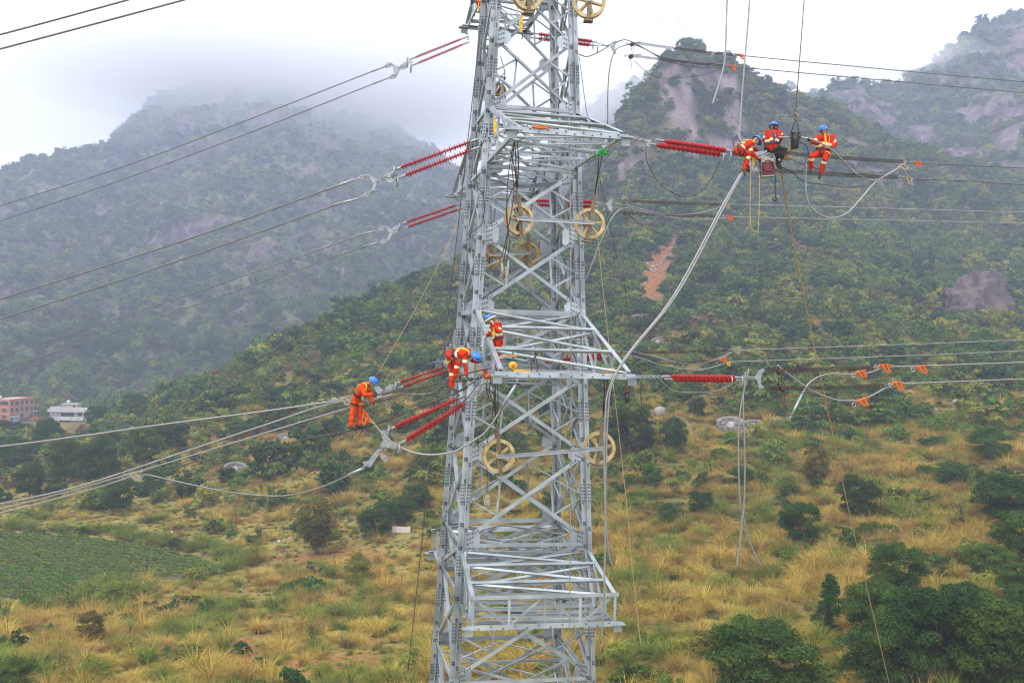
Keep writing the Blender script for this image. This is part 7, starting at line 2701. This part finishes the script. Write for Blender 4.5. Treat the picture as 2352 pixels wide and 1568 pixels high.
def rock_mesh(c_, r, seed, n=3):
    bm_ = bmesh.new()
    bmesh.ops.create_icosphere(bm_, subdivisions=n, radius=1.0)
    v = np.array([x.co[:] for x in bm_.verts])
    d = 1 + .30 * fbm(v * 1.3 + seed, 4) + (.12 if n < 4 else .34) * (np.abs(gnoise(v * np.array([4, 4, 1.6]) + seed)) + .5 * np.abs(gnoise(v * np.array([11, 11, 4]) + seed)))
    v = v * d[:, None] * np.array(r) + np.array(c_)
    fs_ = [tuple(x.index for x in f_.verts) for f_ in bm_.faces]
    bm_.free()
    b = MB()
    b.add([tuple(x) for x in v], fs_, True)
    return b


RUBBLE = plant_collection("rubble_source", [(rock_mesh((0, 0, 0), (.5, .5, .5), 31 + i, 2).mesh("stone"), m_) for i, m_ in enumerate((M_ROCK, mat("red_stone", (.27, .15, .085), .95, 0, var=.3, scale=3)))])
p = G(1514, 955); s = 24 * p.y / F
thing("boulder", rock_mesh(p + Vector((0, 0, s * .35)), (s * .55, s * .5, s * .5), 2.2), M_ROCK, "round pale boulder in dry grass above the wide dark tree", "boulder")
CLEAR.append((p.x, p.y, s * .8)); CLEAR.append((p.x, p.y - 2, s * .6))
p = G(2262, 735); s = 165 * p.y / F
thing("rock_outcrop", rock_mesh(p + Vector((0, s * .25, s * .18)), (s * .42, s * .3, s * .42), 7.7, 5), M_ROCKD, "big dark rock outcrop in the green gully on the right slope", "rock")
CLEAR.append((p.x, p.y, s * .25))
p = G(2225, 740); s = 60 * p.y / F
thing("rock_outcrop", rock_mesh(p + Vector((0, s * .2, s * .2)), (s * .45, s * .4, s * .65), 3.1, 5), M_ROCKD, "smaller dark rock leaning beside the big outcrop", "rock")
for i, (x, y, s0, lab) in enumerate(((2195, 930, 14, "grey rock in the grass right of the lime green tree, biggest of the scatter"), (2150, 945, 9, "small grey rock between lime green tree and other rocks"), (2090, 905, 11, "grey rock in bare soil under the lower conductor"), (2015, 895, 9, "small grey rock in bare soil left of its larger neighbour"))):
    p = G(x, y); s = s0 * p.y / F
    thing("rock", rock_mesh(p + Vector((0, 0, s * .25)), (s * .6, s * .5, s * .45), 11 + i, 2), M_ROCK, lab, "rock")
    CLEAR.append((p.x, p.y, s)); CLEAR.append((p.x, p.y - 3, s))

# fence sheet, blocks and scraps by the three dark trees
p = G(921, 1224); wv = 42 * p.y / F
root = empty("fence_sheet", p, "pale patterned sheet fence beside three dark trees", "fence")
b = MB()
for i in range(8):
    x0 = -wv / 2 + i * wv / 8
    b.prism([p + Vector((x0, .04 * (i % 2), .05)), p + Vector((x0 + wv / 8 - .01, .04 * ((i + 1) % 2), .05)), p + Vector((x0 + wv / 8 - .01, .04 * ((i + 1) % 2), .95)), p + Vector((x0, .04 * (i % 2), .98))], (0, .03, 0))
b.build("sheet", mat("pale_sheet", (.62, .55, .50), .7, 0, var=.1, scale=6), root)
for s in (-1, 1):
    b = MB(); b.tube([p + Vector((s * wv / 2, .1, -.2)), p + Vector((s * wv / 2, .1, 1.05))], .05, 6); b.build("post", M_BARK, root)
CLEAR.append((p.x, p.y - 1.5, 2.0))
p = G(775, 1194)
for i, (dx, lab) in enumerate(((-8, "concrete kerb block near the bamboo clump, left of two"), (8, "concrete kerb block near the bamboo clump, beside dark trees"))):
    q = G(775 + dx, 1194)
    b = MB(); b.box(q + Vector((0, 0, .25)), (1.3, .5, .5), Matrix.Rotation(.2 * i, 3, 'Z')); thing("kerb_block", b, M_STONE, lab, "block")
for i, (x, y, s, lab) in enumerate(((331, 1352, .9, "white plastic rag caught on the thicket by the field"), (622, 1240, .8, "white litter scrap on the lawn left of the bamboo clump"), (640, 1246, .6, "small white litter scrap nearest the bamboo clump"), (395, 1226, .7, "white block at the field's upper edge"))):
    q = G(x, y)
    b = rock_mesh(q + Vector((0, 0, s * .5 if i == 0 else s * .15)), (s * .35, s * .3, s * (.7 if i == 0 else .25)), 20 + i, 2)
    thing("plastic_scrap", b, M_CLOTHW, lab, "litter")
q = G(306, 1106)
b = MB(); b.prism([q + Vector(v) for v in ((-2.2, 0, -.3), (2.0, .3, -.3), (2.2, .4, 1.2), (.2, .2, 1.5), (-2.0, 0, 1.0))], (0, .5, 0)); thing("stone_wall", b, M_STONE, "short grey stone wall under the ivory wire grip", "wall")
CLEAR.append((q.x, q.y, 2.5))

# ---- crop field
def crop_field():
    b = MB()
    vs_ = [Vector((v.x, v.y, FIELD_Z + .06)) for v in FIELD]
    fo = b.add(vs_, [tuple(range(len(vs_)))]).build("field", mat("field_soil", (.12, .095, .045), .95, 0, var=.35, scale=.8))
    fo["kind"] = "structure"
    rng_ = np.random.default_rng(9)
    a = WT(20, 1250, 130); c_ = WT(360, 1302, 119)
    dv = np.array([c_.x - a.x, c_.y - a.y]); dv /= np.linalg.norm(dv)
    nv_ = np.array([-dv[1], dv[0]])
    poly = np.array([(v.x, v.y) for v in FIELD])
    s0, s1 = (poly @ nv_).min(), (poly @ nv_).max()
    sp = 1.75
    k = 0
    s = s0 + .6
    while s < s1 - .3:
        # clip the row to the field
        ts = []
        for i in range(len(poly)):
            p, q = poly[i], poly[(i + 1) % len(poly)]
            d0, d1 = p @ nv_ - s, q @ nv_ - s
            if d0 * d1 < 0:
                x = p + (q - p) * d0 / (d0 - d1)
                ts.append(x @ dv)
        ts.sort()
        for t0, t1 in zip(ts[::2], ts[1::2]):
            L = t1 - t0 - 1.0
            if L < 2:
                continue
            n = int(L * 95)
            t = rng_.uniform(t0 + .5, t1 - .5, n)
            h = rng_.uniform(0, 1, n)
            wob = .12 * np.sin(t * .35 + k)
            off = np.clip(rng_.normal(0, .22, n), -.40, .40) + wob
            z = FIELD_Z + .12 + .52 * np.exp(-(off - wob) ** 2 / .16) * rng_.uniform(.5, 1.1, n) * (1 + .3 * np.sin(t * 1.7 + k * 2))
            xy = t[:, None] * dv + (s + off)[:, None] * nv_
            cen = np.column_stack([xy, z])
            nr = np.column_stack([rng_.normal(0, .5, n), rng_.normal(0, .5, n), np.full(n, 1.0)])
            nr /= np.linalg.norm(nr, axis=1)[:, None]
            c0 = cen.mean(0); c0[2] = FIELD_Z
            me_ = leaves_mesh("crop_row", cen - c0, nr, 0.17, rng_.uniform(0, 1, n), rng_)
            o = obj("crop_row", me_, L_CROP)
            o.location = c0
            tag(o, "low dark green crop row running across the field", "crop row", "crop rows of the field")
            k += 1
        s += sp
    print("crop rows", k)


L_CROP = leaf_mat("crop_leaf", (0.055, 0.125, 0.014), (0.150, 0.240, 0.030), objvar=0.1)
crop_field()
plant_trees()
grow_ground_cover()
# ------------------------------------------------------------------ haze and low cloud
def volume_mat(name, color, density, aniso=0.0):
    m = bpy.data.materials.new(name)
    m.use_nodes = True
    nt = m.node_tree
    nt.nodes.clear()
    out = nt.nodes.new("ShaderNodeOutputMaterial")
    v = nt.nodes.new("ShaderNodeVolumePrincipled")
    v.inputs["Color"].default_value = (*color, 1)
    v.inputs["Density"].default_value = density
    v.inputs["Anisotropy"].default_value = aniso
    nt.links.new(v.outputs[0], out.inputs["Volume"])
    m.cycles.homogeneous_volume = True
    return m


mb = MB()
mb.box((0, 950, 298), (4700, 2800, 604))
hz = mb.build("haze", volume_mat("haze_air", (0.66, 0.735, 0.98), 0.00047))
hz["kind"] = "stuff"
tag(hz, "pale bluish haze filling the air of the valley", "haze")


def ellipsoid(mb_, c_, r, nu=28, nv=16):
    vs_, fs_ = [], []
    for j in range(nv + 1):
        th = math.pi * j / nv
        for i in range(nu):
            ph = 2 * math.pi * i / nu
            vs_.append((c_[0] + r[0] * math.sin(th) * math.cos(ph), c_[1] + r[1] * math.sin(th) * math.sin(ph), c_[2] + r[2] * math.cos(th)))
    for j in range(nv):
        for i in range(nu):
            fs_.append((j * nu + i, (j + 1) * nu + i, (j + 1) * nu + (i + 1) % nu, j * nu + (i + 1) % nu))
    mb_.add(vs_, fs_, True)


def low_cloud(label, lumps, dens, shells=4):
    """a cloud bank: nested soft lumps of thin even vapour, denser towards the middle"""
    root = empty("low_cloud", lumps[0][0], label, "cloud")
    root["kind"] = "stuff"
    m = volume_mat("cloud_vapour_%.4f" % dens, (1.0, 1.0, 1.0), dens)
    for (c_, r) in lumps:
        for s in range(shells):
            k = 1.0 - 0.2 * s
            b = MB()
            ellipsoid(b, c_, (r[0] * k, r[1] * k, r[2] * k))
            o = b.build("vapour", m, root)
            o["kind"] = "stuff"


low_cloud("white cloud wrapped round the top of the big mountain", [
    (WT(600, 105, 1180), (430, 210, 112)), (WT(880, 190, 1150), (240, 170, 86)), (WT(390, 125, 1160), (230, 170, 60))], 0.0042)
low_cloud("thin veil of mist hanging down the big mountain's upper slopes", [
    (WT(620, 190, 1120), (560, 210, 165))], 0.0013, 4)
low_cloud("mist drifting over the saddle and shoulder of the steep mountain", [
    (WT(2030, 150, 850), (115, 70, 32)), (WT(1370, 235, 900), (90, 80, 48))], 0.0035, 3)
